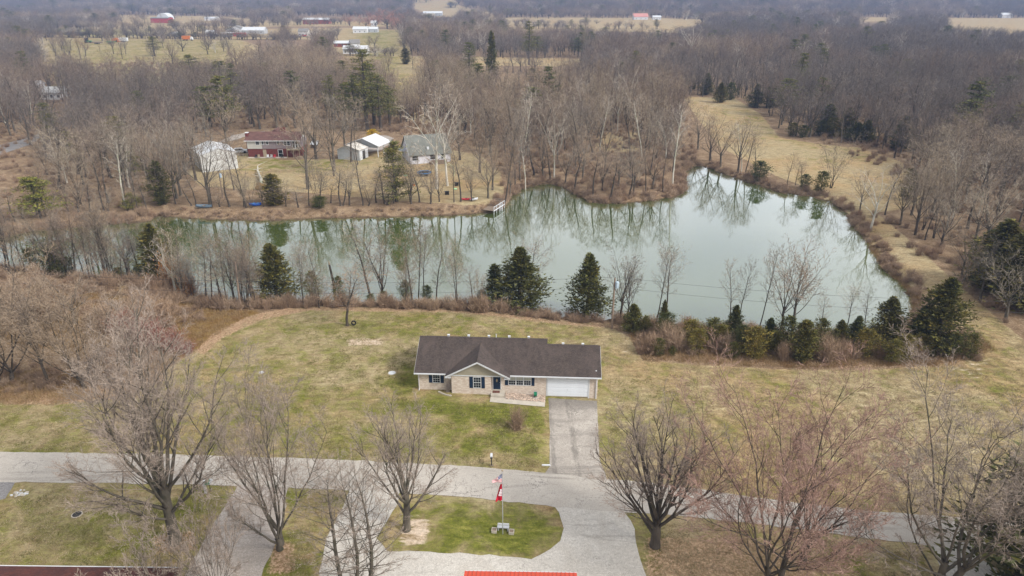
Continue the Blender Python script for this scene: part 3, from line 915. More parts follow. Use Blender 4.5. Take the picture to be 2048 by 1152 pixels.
def bush(seed, H, W, n=150, tw=.03, sub=9, mc='brush', leaves=None, nleaf=0):
    rng = random.Random(seed); T, C = Acc(), Acc()
    for k in range(n):
        a = rng.uniform(0, 2 * pi); t = abs(rng.gauss(0, .5))
        d = Vector((sin(t) * cos(a), sin(t) * sin(a), cos(t))).normalized()
        p = Vector((rng.uniform(-.2, .2) * W, rng.uniform(-.2, .2) * W, 0))
        L = H * rng.uniform(.5, 1.0)
        T.sliver(p, p + d * L, tw * 1.6, rng)
        for j in range(sub):
            q = p + d * (L * rng.uniform(.25, 1))
            e = rot_dir(d, rng.uniform(.3, 1.0), rng)
            l = L * rng.uniform(.15, .4)
            C.sliver(q, q + e * l, tw, rng)
            if nleaf and rng.random() < nleaf:
                C.sliver(q + e * l, q + e * l + e * .2, .16, rng)
    return T, C
BUSHP = []
for i in range(4):
    T, C = bush(400 + i, 2.0, 2.4, 90, .03, 8)
    BUSHP.append(norm_proto('brush_%d' % i, T, C, M['brush'], M['brush'], True))
T, C = bush(410, 2.2, 2.6, 170, .022, 14, 'brush'); P2('shrub0', T, C, 'brush', 'brush')
T, C = bush(411, 2.2, 2.6, 170, .022, 14, 'brush'); P2('shrub1', T, C, 'brush', 'brush')
T, C = bush(412, 2.2, 2.6, 200, .022, 14, 'brush_red'); P2('shrubred', T, C, 'brush_red', 'brush_red')
T, C = bush(413, 2.2, 2.6, 120, .016, 12); P2('shrubgrey', T, C, 'twig_grey', 'twig_grey')
T, C = bush(414, 4, 3.4, 120, .03, 12, nleaf=.9); P2('oakdead', T, C, 'bark_dark', 'dead_leaf')
GRASSP = []
for i in range(2):
    rng = random.Random(430 + i); A = Acc()
    for k in range(46):
        a = rng.uniform(0, 6.28); r = rng.random() ** .5 * .7
        p = (r * cos(a), r * sin(a), 0); t = rng.uniform(0, .8)
        A.sliver(p, (p[0] + sin(t) * cos(a) * .5, p[1] + sin(t) * sin(a) * .5, .55 * cos(t)), .03, rng)
    GRASSP.append(dict(j=A.mesh('dry_tuft_%d' % i, M['straw']), H=.55, W=1.4))

# ---- placing individual trees
def plant(name, key, x, y, z, h, wd, label, cat='tree', group=None, rz=None):
    pr = PR[key]
    e = empty(name, (x, y, z - .02), R.uniform(0, 6.28) if rz is None else rz, label, cat, group)
    s = (wd / pr['W'], wd / pr['W'], h / pr['H'])
    e.scale = s
    obj('trunk', pr['t'], e); obj('crown', pr['c'], e)
    return e

REG = {}
ORD = ['first', 'second', 'third', 'fourth', 'fifth', 'sixth', 'seventh', 'eighth', 'ninth', 'tenth', 'eleventh', 'twelfth', 'thirteenth', 'fourteenth', 'fifteenth', 'sixteenth', 'seventeenth', 'eighteenth', 'nineteenth', 'twentieth', 'twenty-first', 'twenty-second', 'twenty-third', 'twenty-fourth', 'twenty-fifth', 'twenty-sixth', 'twenty-seventh', 'twenty-eighth', 'twenty-ninth', 'thirtieth', 'thirty-first', 'thirty-second', 'thirty-third', 'thirty-fourth', 'thirty-fifth', 'thirty-sixth', 'thirty-seventh', 'thirty-eighth', 'thirty-ninth', 'fortieth']
def relabel(group, stem, marks):
    """tell alike neighbours apart by counting them from the landmark on their left"""
    cnt = {}
    for px, o in sorted(REG.get(group, []), key=lambda t: t[0]):
        m_ = [q for q in marks if q[0] <= px][-1]
        cnt[m_] = cnt.get(m_, 0) + 1
        o['label'] = '%s, %s right of %s' % (stem, ORD[min(cnt[m_], 40) - 1], m_[1])
def plant_px(name, key, bx, by, ty, wpx, label, cat='tree', group=None, rz=None, y_=None):
    x, y, z = P(bx, by)
    h = top_height(y, z, ty)
    if y_: h = y_
    o = plant(name, key, x, y, z, max(h, .5), width_m(y, z, wpx), label, cat, group, rz)
    if group: REG.setdefault(group, []).append((bx, o))
    return o

# hero trees of the lawns, each grown on its own
HERO = []
def hero(key, T, C, mt, mc, bx, by, ty, wpx, label, rz=0.0):
    P2(key, T, C, mt, mc)
    plant_px('bare_tree', key, bx, by, ty, wpx, label, rz=rz)

T, C = vase_tree(501, 21, 15, 6.2, 17, cf(CF_NEAR, n=[0, 11, 8, 7, 5, 0], up=.11, tw=.022), .34, 1, 50, 3)
hero('h_a', T, C, 'bark', 'twig_near', 350, 1085, 612, 320, 'large wide-crowned bare tree in dead leaves left of the white mailbox post')
T, C = vase_tree(502, 18, 10, 1.6, 10, cf(CF_NEAR, n=[0, 10, 8, 7, 5, 0], up=.11, tw=.022), .36, 2, 32, 3)
hero('h_b', T, C, 'bark', 'twig_near', 560, 1092, 722, 240, 'bare tree forking low into two stems beside the brownish side drive', .3)
T, C = central_tree(503, 17, 7.5, cf(CF_NEAR, n=[0, 6, 6, 6, 4, 0], up=.02, sliver=3, last=4, tw=.03, seg=[6, 5, 3]), .21, 46, .12, .22)
P2('h_c', T, C, 'bark', 'twig_near')
plant_px('bare_tree', 'h_c', 738, 1215, 922, 160, 'tall drooping-branched bare tree, right one of the close group over the gravel drive')
plant_px('bare_tree', 'h_c', 712, 1225, 930, 150, 'tall drooping-branched bare tree, middle one of the close group over the gravel drive', rz=2.0)
plant_px('bare_tree', 'h_c', 688, 1200, 925, 150, 'tall leaning bare tree, leftmost of the close group over the gravel drive', rz=4.1)
T, C = vase_tree(504, 12, 10.5, 3.8, 12, cf(CF_NEAR, n=[0, 9, 7, 6, 4, 0], up=.12, tw=.019), .26, 1, 42, 4)
hero('h_d', T, C, 'bark', 'twig_near', 813, 1060, 805, 225, 'bare spreading tree with thick short trunk on pale soil, left of the flagpole', 1.0)
T, C = vase_tree(505, 13, 12, 3.0, 17, cf(CF_NEAR, n=[0, 8, 7, 6, 4, 0], up=.12, tw=.020), .31, 1, 38, 3)
hero('h_e', T, C, 'bark_dark', 'twig_near', 1310, 1092, 806, 250, 'bare bushy-crowned tree with ivy-rough trunk at the right edge of the gravel drive', 2.0)
T, C = vase_tree(506, 20, 17, 4.6, 15, cf(CF_NEAR, n=[0, 10, 8, 7, 5, 0], wig=.17, up=.09, tw=.028), .34, 2, 52)
hero('h_f', T, C, 'bark_dark', 'twig_red', 1545, 1200, 752, 430, 'large budding tree with reddish twigs, its base below the lower edge of the picture', .7)
T, C = vase_tree(507, 9, 7.5, 2.2, 9, cf(CF_NEAR, n=[0, 6, 6, 6, 4, 0]), .2, 1, 55)
hero('h_g', T, C, 'bark_dark', 'twig_red', 1606, 1120, 912, 170, 'smaller dark bare tree standing behind the large reddish tree')
T, C = vase_tree(508, 19, 13, 4.2, 12, cf(CF_NEAR, n=[0, 9, 8, 7, 5, 0], wig=.17, up=.11, tw=.024), .33, 2, 44)
hero('h_h', T, C, 'bark', 'twig_near', 1872, 1190, 755, 330, 'large bare tree with several curving limbs at the lane on the right', 2.6)
T, C = vase_tree(509, 6, 5, .8, 11, cf(CF_NEAR, n=[0, 7, 6, 5, 4, 0], tw=.02), .09, 3, 55)
P2('h_i', T, C, 'bark', 'twig_near')
plant_px('bare_tree', 'h_i', 445, 1225, 985, 175, 'small bushy bare tree over the side drive, right one of the low pair')
plant_px('bare_tree', 'h_i', 350, 1240, 1045, 190, 'small bushy bare tree in front of the dark red roof', rz=1.5)
plant_px('spruce_tree', 'bigspruce', 2120, 1210, 850, 340, 'dark spruce reaching in at the right edge of the picture')

PH = ['big multi-stemmed bare tree at the left edge beyond the road', 'bare tree with two leaning dark stems beside the scrub left of the lawn',
      'many-stemmed bare tree in the scrub, nearest to the left end of the lawn']
T, C = vase_tree(511, 15, 12, 1.3, 15, cf(CF_NEAR, n=[0, 8, 7, 6, 4, 0], up=.1, tw=.035), .26, 3, 44); P2('near_multi', T, C, 'bark_dark', 'twig')
plant_px('bare_tree', 'near_multi', 8, 772, 520, 250, PH[0])
plant_px('bare_tree', 'mid1', 98, 770, 560, 110, PH[1])
plant_px('bare_tree', 'near_multi', 178, 772, 560, 210, PH[2], rz=2.2)
plant_px('bare_tree', 'mid3', 60, 690, 540, 130, 'bare tree in the scrub behind the two leaning dark stems')
plant_px('bare_tree', 'mid0', 150, 650, 520, 120, 'bare tree in the scrub halfway to the pond at left')
plant_px('bare_tree', 'multi1', -70, 760, 545, 180, 'bare tree beyond the left edge of the picture', rz=3)
swing_tree = plant_px('bare_tree', 'slim2', 695, 651, 530, 120, 'bare young tree on the back lawn holding a tyre swing')
plant_px('bare_shrub', 'shrub0', 1033, 858, 810, 40, 'leafless round shrub in the middle of the front lawn', 'shrub')

# ---- near bank of the pond
NB = 'bare trees along the near bank of the pond'
for k, (key, bx, by, ty, wp) in enumerate([
    ('slim1', 20, 548, 430, 60), ('slim2', 52, 545, 440, 50), ('mid0', 105, 548, 400, 90), ('slim3', 150, 552, 455, 50), ('slim0', 192, 556, 430, 60),
    ('mid2', 200, 552, 425, 90), ('mid4', 258, 560, 422, 95), ('slim2', 262, 562, 470, 50), ('slim1', 285, 562, 440, 60), ('slim3', 440, 606, 450, 70),
    ('mid1', 470, 608, 455, 80), ('slim0', 512, 610, 430, 75), ('slim2', 530, 610, 455, 60), ('slim3', 592, 606, 495, 40), ('slim1', 604, 607, 500, 38), ('slim2', 640, 606, 470, 50),
    ('slim0', 742, 604, 440, 85), ('mid3', 765, 604, 420, 100), ('slim3', 812, 606, 520, 40), ('slim1', 835, 606, 440, 50), ('slim2', 848, 606, 436, 46),
    ('slim0', 873, 607, 480, 60), ('slim3', 912, 612, 505, 46), ('slim1', 948, 615, 530, 46), ('slim2', 972, 616, 545, 36), ('slim3', 1062, 622, 470, 80)]):
    plant_px('bare_tree', key, bx, by, ty, wp, 'bare dark slender tree on the near bank in front of the green water', 'tree', NB)
plant_px('bare_tree', 'syc0', 352, 592, 430, 110, 'pale-branched bare tree beside the tall dark cedar on the near bank')
for k in range(62):
    bx = R.choice([R.uniform(-20, 310), R.uniform(-20, 320), R.uniform(360, 560), R.uniform(360, 700), R.uniform(400, 1010)])
    if abs(bx - 321) < 34 or abs(bx - 556) < 40: continue
    by = float(np.interp(bx, [-20, 80, 180, 280, 340, 375, 430, 600, 800, 1000], [538, 548, 563, 566, 578, 600, 614, 616, 615, 622]))
    plant_px('bare_tree', R.choice(['slim0', 'slim1', 'slim2', 'slim3', 'mid4', 'multi1']), bx, by, by - R.uniform(70, 165), R.uniform(34, 72), 'bare dark slender tree on the near bank in front of the green water', 'tree', NB)
NB2 = 'bare trees standing before the bright open water'
for k, (key, bx, by, ty, wp) in enumerate([
    ('mid1', 1240, 640, 488, 95), ('mid3', 1256, 641, 500, 60), ('slim1', 1312, 646, 488, 46), ('slim3', 1332, 647, 480, 70), ('slim0', 1458, 655, 515, 46), ('slim2', 1476, 655, 510, 46),
    ('slim1', 1517, 662, 480, 46), ('mid0', 1562, 664, 485, 95), ('mid2', 1584, 664, 475, 110), ('slim3', 1690, 666, 560, 50), ('slim0', 1728, 668, 575, 40), ('slim2', 1640, 668, 590, 40)]):
    plant_px('bare_tree', key, bx, by, ty, wp, 'thin bare tree among the cedars, standing before the bright open water', 'tree', NB2)

CED = [('cedar0', 321, 567, 448, 66, 'tall narrow dark cedar on the near bank at the left, next to orange dead leaves'),
       ('cedar1', 556, 609, 488, 78, 'dark cedar on the near bank, left of the wooden utility pole stub'),
       ('cedar2', 1040, 622, 495, 96, 'broad dark green cedar on the near bank behind the house roof'),
       ('cedar3', 1174, 636, 508, 80, 'pointed dark cedar left of the utility pole with the transformer'),
       ('cedar1', 1265, 663, 608, 40, 'small dark cedar just right of the utility pole'),
       ('cedar2', 1768, 682, 594, 66, 'pointed dark cedar at the right end of the cedar row, left of the largest one'),
       ('cedar0', 1868, 700, 556, 92, 'largest dark cedar at the right end of the pond beside the dam path'),
       ('cedarbush0', 1392, 706, 658, 40, 'round olive-green cedar bush, leftmost rounded one of the front row'),
       ('cedarbush2', 1506, 716, 654, 54, 'largest round olive cedar bush in the middle of the front row'),
       ('cedarcol', 1602, 722, 641, 46, 'upright bright olive cedar right of the middle of the row'),
       ('cedarbush1', 1465, 716, 684, 30, 'small cedar bush touching the largest round olive bush'),
       ('cedarbush1', 1316, 711, 676, 26, 'small dark cedar bush at the left end of the front row'),
       ('cedarbush1', 1344, 712, 692, 14, 'tiny dark cedar at the left end of the front row'),
       ('cedarbush0', 1730, 712, 658, 48, 'olive cedar bush in front of the pointed cedar'),
       ('cedarbush2', 1782, 726, 680, 40, 'green cedar bush at the front, below the pointed cedar'),
       ('cedarbush0', 1806, 720, 668, 40, 'olive cedar bush right behind the front green one'),
       ('cedarbush1', 1902, 716, 668, 34, 'dark cedar bush right of the largest cedar'),
       ('cedarbush0', 1936, 716, 666, 36, 'rightmost cedar bush, at the foot of the dam path'),
       ('cedarbush1', 1862, 713, 695, 18, 'tiny cedar bush below the largest cedar')]
for k, bx, by, ty, wp, lb in CED:
    plant_px('cedar_tree', k, bx, by, ty, wp, lb)
CB = 'cedars massed behind the front row of bushes'
for k, bx, by, ty, wp in [('cedarbush1', 1330, 680, 625, 40), ('cedarbush0', 1380, 686, 640, 44), ('cedarbush2', 1425, 690, 636, 44), ('cedar1', 1465, 682, 610, 36), ('cedarbush0', 1440, 694, 650, 34),
                          ('cedar3', 1535, 690, 636, 40), ('cedarbush1', 1570, 700, 632, 50), ('cedarbush0', 1545, 704, 662, 40), ('cedarbush1', 1635, 700, 636, 40), ('cedar0', 1676, 690, 640, 34), ('cedar2', 1708, 690, 632, 40),
                          ('cedarbush1', 1480, 704, 650, 36), ('cedar1', 1833, 690, 612, 46), ('cedarbush0', 1840, 708, 668, 40), ('cedarbush1', 1290, 668, 632, 26), ('cedar3', 1325, 660, 600, 22)]:
    plant_px('cedar_tree', k, bx, by, ty, wp, 'small cedar in the mass behind the front row of round bushes', 'tree', CB)
NE = 'small evergreens in the undergrowth of the near bank'
for k, bx, by, ty, wp in [('cedarbush0', 70, 545, 495, 34), ('cedarbush1', 112, 548, 500, 44), ('cedarbush1', 135, 556, 515, 40), ('cedarbush1', 628, 608, 542, 36), ('cedarbush1', 680, 605, 552, 26), ('cedarbush1', 812, 608, 560, 26),
                          ('cedarbush1', 855, 608, 570, 24), ('cedarbush1', 768, 606, 582, 20), ('cedarbush1', 742, 606, 588, 20), ('cedarcol', 990, 616, 528, 40), ('cedarbush1', 965, 615, 580, 24), ('cedarbush1', 285, 562, 528, 36), ('cedarbush0', 240, 562, 535, 30)]:
    plant_px('cedar_tree', k, bx, by, ty, wp, 'small evergreen in the undergrowth of the near bank', 'tree', NE)
plant_px('oak_tree', 'oakdead', 346, 585, 505, 60, 'young tree with clinging orange dead leaves right of the tall narrow cedar')
plant_px('oak_tree', 'oakdead', 385, 600, 540, 36, 'smaller tree with a few orange dead leaves, right of the leafier one', rz=2)
SH = 'bare shrubs between the cedars'
for k, bx, by, ty, wp in [('shrub0', 1300, 705, 660, 50), ('shrub1', 1350, 700, 655, 50), ('shrub1', 1650, 722, 668, 48), ('shrub0', 1685, 718, 672, 40), ('shrub0', 1445, 700, 660, 50), ('shrub1', 1565, 722, 680, 26), ('shrub1', 1925, 690, 655, 60),
                          ('shrub0', 1760, 716, 690, 40), ('shrub1', 1830, 716, 685, 40), ('shrub0', 1410, 690, 665, 40), ('shrub1', 1330, 690, 640, 40)]:
    plant_px('bare_shrub', k, bx, by, ty, wp, 'pinkish leafless shrub between the cedars', 'shrub', SH)
SR = 'shrubs in the scrub left of the lawn'
for k, bx, by, ty, wp in [('shrubred', 250, 672, 620, 70), ('shrubred', 300, 690, 640, 80), ('shrubred', 345, 700, 655, 60), ('shrub0', 260, 650, 600, 90), ('shrub1', 320, 655, 590, 90), ('shrub0', 210, 660, 600, 70),
                          ('shrubred', 375, 705, 680, 40), ('shrub1', 100, 640, 580, 80), ('shrub0', 30, 640, 560, 90), ('shrub0', 280, 620, 575, 60)]:
    plant_px('bare_shrub', k, bx, by, ty, wp, 'tangled reddish-brown leafless shrub in the scrub left of the lawn', 'shrub', SR)

# ---- far bank: yard and peninsula
FB = [('syc1', 873, 378, 158, 130, 'big white-limbed sycamore in the yard, left one of the pair before the white house'),
      ('syc2', 895, 372, 172, 120, 'white-limbed sycamore in the yard, right one of the pair before the white house'),
      ('syc0', 1108, 356, 178, 84, 'white sycamore with crooked bare limbs on the far bank behind the cove'),
      ('birch0', 1345, 368, 200, 80, 'white-trunked tall bare tree at the tip of the peninsula'),
      ('birch1', 1051, 380, 270, 40, 'thin pale tree at the left side of the cove'),
      ('syc1', 1740, 462, 318, 100, 'pale bare tree on the dam, right of the pond'),
      ('birch1', 520, 388, 352, 10, ''),
      ('mid0', 421, 410, 215, 120, 'big bare tree in front of the white barn'),
      ('slim1', 495, 428, 252, 60, 'tall slim bare tree between the white barn and the brick house'),
      ('mid2', 616, 378, 165, 120, 'tall bare tree on the lawn before the brick house'),
      ('multi0', 632, 410, 300, 70, 'bare multi-stemmed tree on the far bank below the brick house'),
      ('slim3', 683, 424, 315, 70, 'dark bare tree with leaning second stem on the far bank'),
      ('mid3', 632, 318, 175, 100, 'dark bare tree behind the small tin lean-to'),
      ('mid4', 668, 342, 160, 120, 'tall bare tree left of the grey shed'),
      ('slim0', 703, 324, 190, 70, 'dark-trunked bare tree in front of the grey shed'),
      ('slim2', 822, 432, 335, 46, 'slim bare tree at the waterline right of the loose spruce'),
      ('slim3', 864, 432, 300, 40, 'slender dark bare tree at the waterline below the trampoline'),
      ('mid1', 944, 432, 320, 56, 'bare tree on the bank beside the red kayak'),
      ('mid4', 976, 424, 300, 80, 'bare tree with fine crown at the left side of the dock'),
      ('slim1', 1008, 414, 285, 60, 'bare tree right behind the dock'),
      ('multi1', 1660, 376, 262, 80, 'bare multi-stemmed tree on the bank before the yellow meadow'),
      ('slim2', 1572, 385, 300, 30, 'slender bare trees left of the two round dark cedars')]
for k, bx, by, ty, wp, lb in FB:
    if lb: plant_px('bare_tree', k, bx, by, ty, wp, lb)
YT = 'bare trees round the far yard'
for k, bx, by, ty, wp in (('mid1', 392, 360, 225, 90), ('mid4', 455, 300, 165, 90), ('slim2', 468, 380, 250, 50), ('mid2', 555, 262, 150, 90), ('mid0', 520, 258, 160, 80), ('mid3', 590, 256, 150, 90), ('slim1', 612, 300, 190, 40), ('mid4', 690, 300, 175, 80), ('slim3', 715, 330, 230, 40), ('mid1', 920, 320, 215, 80), ('mid0', 960, 345, 230, 80), ('mid2', 985, 380, 265, 80), ('multi1', 775, 424, 345, 80), ('multi0', 735, 424, 350, 70), ('mid3', 930, 270, 170, 90), ('slim0', 668, 352, 215, 50)):
    plant_px('bare_tree', k, bx, by, ty, wp, 'bare tree round the far yard', 'tree', YT)
PB = 'bare trees on the wooded peninsula'
pr_ = random.Random(12)
for k, bx, by in [('mid0', 1085, 362), ('slim0', 1100, 366), ('mid1', 1130, 372), ('slim2', 1150, 384), ('mid2', 1165, 360), ('slim3', 1186, 400), ('mid3', 1205, 380), ('slim1', 1220, 402), ('mid4', 1238, 372),
                  ('slim0', 1258, 400), ('mid1', 1266, 396), ('slim2', 1290, 392), ('mid0', 1305, 378), ('slim3', 1325, 388), ('mid2', 1210, 345), ('mid4', 1150, 340), ('mid3', 1260, 350), ('slim1', 1300, 350), ('mid1', 1345, 345), ('slim0', 1068, 350), ('mid2', 1040, 360), ('slim3', 1030, 375), ('mid0', 1020, 395)]:
    y0 = P(bx, by)[1]
    plant_px('bare_tree', k, bx, by, by - pr_.uniform(78, 120) * 185 / y0, pr_.uniform(46, 78), 'bare tree on the brown wooded peninsula across the pond', 'tree', PB)
FS = 'bare trees and saplings along the far waterline'
for i in range(46):
    bx = 10 + i * 21.8 + pr_.uniform(-8, 8)
    if 930 < bx < 1000: continue
    by = float(np.interp(bx, [0, 300, 420, 640, 900, 1010], [468, 430, 433, 432, 428, 410])) - pr_.uniform(0, 10)
    plant_px('bare_tree', pr_.choice(['slim0', 'slim1', 'slim2', 'mid3', 'multi0']), bx, by, by - pr_.uniform(55, 150 if (bx < 380 or bx > 700) else 110), pr_.uniform(34, 70), 'bare sapling at the far waterline of the green arm of the pond', 'tree', FS)
RS = 'bare trees on the bank round the right cove'
for k, bx, by, ty, wp in [('mid0', 1440, 338, 235, 70), ('mid1', 1475, 350, 228, 80), ('slim0', 1490, 352, 250, 40), ('mid3', 1420, 322, 215, 80), ('slim2', 1508, 360, 260, 40), ('mid2', 1395, 300, 205, 80), ('birch0', 1482, 348, 232, 50),
                          ('slim1', 1600, 392, 320, 30), ('slim3', 1588, 388, 318, 24), ('mid4', 1720, 420, 330, 60), ('slim0', 1770, 430, 320, 50), ('mid0', 1800, 450, 330, 70), ('mid1', 1830, 470, 330, 90), ('slim2', 1850, 480, 370, 60),
                          ('mid3', 1880, 500, 375, 90), ('mid2', 1920, 560, 440, 90), ('slim1', 1895, 640, 470, 60), ('mid4', 1960, 600, 470, 100), ('mid0', 2010, 640, 500, 110)]:
    plant_px('bare_tree', k, bx, by, ty, wp, 'bare tree on the bank and dam round the right end of the pond', 'tree', RS)

EV = [('cedarcol', 328, 418, 322, 44, 'tall dark cedar on the far bank left of the white barn'),
      ('cedarcolo', 552, 435, 348, 44, 'olive-green cedar on the far bank below the brick house'),
      ('spruce', 795, 432, 282, 70, 'loose-branched green spruce on the far bank left of the trampoline'),
      ('pine_y', 82, 436, 352, 90, 'yellow-green pine at the far waterline near the left edge'),
      ('pine0', 246, 330, 232, 62, 'olive-green pine in the wood left of the white barn'),
      ('pine_y', 270, 352, 300, 44, 'small yellow-green pine below the taller olive pine'),
      ('pine1', 116, 300, 226, 40, 'narrow pine in the wood above the paved road at left'),
      ('pine_y', 150, 318, 262, 60, 'dull green pine at the bend of the paved road'),
      ('pine_y', 268, 428, 386, 40, 'low yellow-green pine at the far waterline left of the dark cedar'),
      ('goldbush', 746, 282, 258, 22, 'golden-yellow evergreen bush behind the open carport'),
      ('cedarbush1', 640, 418, 392, 34, 'low dark evergreen bush at the foot of the many-stemmed tree on the far bank'),
      ('cedarbush1', 1606, 388, 348, 26, 'left one of two round dark cedars at the waterline of the meadow'),
      ('cedarbush1', 1640, 388, 342, 32, 'right one of two round dark cedars at the waterline of the meadow'),
      ('cedarbush1', 1517, 366, 322, 40, 'dark cedar at the waterline left of the meadow'),
      ('cedarbush1', 1813, 400, 336, 34, 'dark cedar standing on the right part of the meadow'),
      ('cedarbush1', 1545, 215, 172, 50, 'dark cedar bush at the far edge of the meadow beside the wood'),
      ('pine0', 940, 190, 84, 50, 'green pine with wide top rising from the wood behind the field'),
      ('pine1', 1058, 130, 42, 34, 'dark green pine standing tall above the distant wood'),
      ('cedarcol', 984, 170, 62, 22, 'narrow dark evergreen beside the wide-topped pine'),
      ('cedarcol', 812, 128, 96, 20, 'dark round evergreen in the small far clearing'),
      ('pine_y', 1785, 190, 142, 26, 'bright green small pine in the middle of the right wood')]
for k, bx, by, ty, wp, lb in EV:
    plant_px('evergreen_tree', k, bx, by, ty, wp, lb)
PG = 'pines in the grove behind the carport'
for k, bx, by, ty, wp in [('pine0', 735, 262, 98, 78), ('pine1', 712, 262, 150, 60), ('pine0', 762, 262, 150, 64), ('pine1', 692, 255, 168, 50), ('pine1', 780, 255, 170, 50), ('pine0', 748, 250, 130, 60), ('pine1', 665, 240, 150, 40)]:
    plant_px('evergreen_tree', k, bx, by, ty, wp, 'dark green pine in the tall grove behind the carport', 'tree', PG)
WG = 'cedars at the edge of the right wood'
for k, bx, by, ty, wp in [('cedarcol', 1652, 270, 208, 34), ('cedar0', 1690, 275, 215, 36), ('cedarbush1', 1665, 275, 235, 40), ('cedar1', 1730, 285, 240, 34), ('cedar2', 1800, 300, 232, 46), ('cedarbush1', 1640, 272, 240, 30), ('cedar3', 1712, 282, 245, 40), ('cedarbush1', 1585, 272, 245, 24), ('cedarbush1', 1605, 275, 250, 24),
                          ('cedar1', 1380, 180, 148, 22), ('cedar0', 1412, 190, 146, 26), ('cedar2', 1440, 205, 165, 26), ('cedarbush1', 1460, 200, 165, 26), ('cedar3', 1510, 215, 168, 30)]:
    plant_px('evergreen_tree', k, bx, by, ty, wp, 'dark cedar at the edge of the wood beyond the yellow meadow', 'tree', WG)
WR = 'tall dark cedars at the right edge'
for k, bx, by, ty, wp in [('cedar0', 1985, 575, 440, 110), ('cedar1', 2030, 605, 450, 120), ('cedar2', 2080, 620, 440, 130), ('cedar3', 1965, 530, 460, 60), ('cedar0', 2110, 620, 480, 90)]:
    plant_px('evergreen_tree', k, bx, by, ty, wp, 'tall dark cedar massed at the right edge of the picture beyond the dam', 'tree', WR)
#%%PART3
# ------------------------------------------------------------------ woods
CLEAR = [  # outlines (as seen from the air camera's station) of what stays open: yard, meadow, dam, far fields, houses
    [(385, 290), (470, 262), (605, 240), (690, 250), (790, 250), (905, 262), (985, 310), (1010, 345), (1010, 425), (380, 440)],
    [(1370, 195), (1480, 200), (1530, 222), (1545, 250), (1580, 275), (1700, 292), (1790, 322), (1800, 350), (1740, 410), (1690, 420), (1620, 396), (1520, 352), (1450, 335), (1400, 262)],
    [(1690, 415), (1735, 445), (1890, 595), (1980, 665), (2060, 720), (2100, 800), (1960, 760), (1830, 640), (1700, 470)],
    [(120, 84), (470, 82), (450, 104), (360, 108), (170, 108)],
    [(250, 30), (430, 35), (520, 45), (500, 62), (420, 72), (330, 72), (250, 55)],
    [(110, 62), (330, 66), (330, 76), (110, 78)],
    [(470, 48), (560, 48), (560, 74), (470, 74)],
    [(685, 64), (790, 62), (800, 80), (760, 92), (730, 100), (690, 98)],
    [(640, 34), (750, 36), (790, 50), (640, 48)],
    [(590, 34), (660, 34), (660, 48), (590, 48)],
    [(575, 54), (620, 54), (620, 72), (575, 72)],
    [(668, 84), (715, 84), (750, 104), (668, 104)],
    [(780, 128), (838, 128), (832, 148), (795, 148)],
    [(940, 118), (1160, 118), (1160, 126), (940, 126)],
    [(822, 8), (870, 10), (915, 22), (900, 28), (830, 20)],
    [(1010, 39), (1330, 39), (1400, 44), (1330, 52), (1010, 46)],
    [(1265, 28), (1300, 28), (1300, 40), (1265, 40)],
    [(1720, 36), (1780, 36), (1780, 40), (1720, 40)],
    [(1890, 38), (2200, 38), (2200, 56), (1950, 50)],
    [(1205, 268), (1262, 268), (1262, 288), (1205, 288)],
    [(85, 182), (125, 182), (125, 200), (85, 200)],
    [(0, 280), (75, 262), (85, 275), (0, 318), (-200, 360), (-200, 330)],
    [(455, 262), (500, 258), (700, 250), (705, 262), (500, 275)],
]
NO_BASE = [world_poly(p) for p in (
    [(375, 400), (385, 290), (480, 262), (600, 255), (720, 250), (800, 250), (910, 262), (1000, 320), (1025, 380), (1010, 425), (375, 445)],
    [(1040, 330), (1380, 320), (1380, 410), (1040, 410)],
    [(1340, 190), (1480, 196), (1545, 250), (1580, 275), (1700, 290), (1830, 330), (1860, 375), (1790, 405), (1765, 425), (1850, 500), (1950, 590), (2030, 655), (2150, 740), (1960, 760), (1690, 480), (1640, 400), (1500, 370), (1400, 340)])]

def scatter_points():
    rg = np.random.RandomState(5)
    out = []
    for y0, y1, s in ((128, 350, 6.3), (350, 800, 8.6), (800, 1500, 13), (1500, 2300, 18), (2300, 3900, 27)):
        xm = y1 * .82 + 30
        gx, gy = np.meshgrid(np.arange(-xm, xm, s), np.arange(y0, y1, s))
        x = gx.ravel() + rg.uniform(-.48, .48, gx.size) * s; y = gy.ravel() + rg.uniform(-.48, .48, gx.size) * s
        k = np.abs(x) < y * .80 + 30
        x, y = x[k], y[k]
        fz = np.sin(x / 31 + 1.3 * np.sin(y / 47)) * np.sin(y / 39 + 1.1 * np.sin(x / 53 + 2))
        hgt = (15.6 if y0 < 350 else 13.8) + 3.0 * fz + rg.uniform(-3.0, 3.0, len(x)) + (rg.rand(len(x)) < .05) * 4
        if y0 >= 1500: hgt *= 1.15
        out.append(np.stack([x, y, hgt, np.full(len(x), s)], 1))
    return np.concatenate(out), rg
pts, rg = scatter_points()
x, y, hgt, sp = pts.T
z = hz(x, y)
keep = np.ones(len(x), bool)
inb = (x > PX0) & (x < PX1) & (y > PY0) & (y < PY1)
sdp = np.full(len(x), 99.0); sdp[inb] = sdist(POND, x[inb], y[inb])
keep &= sdp > 3.0
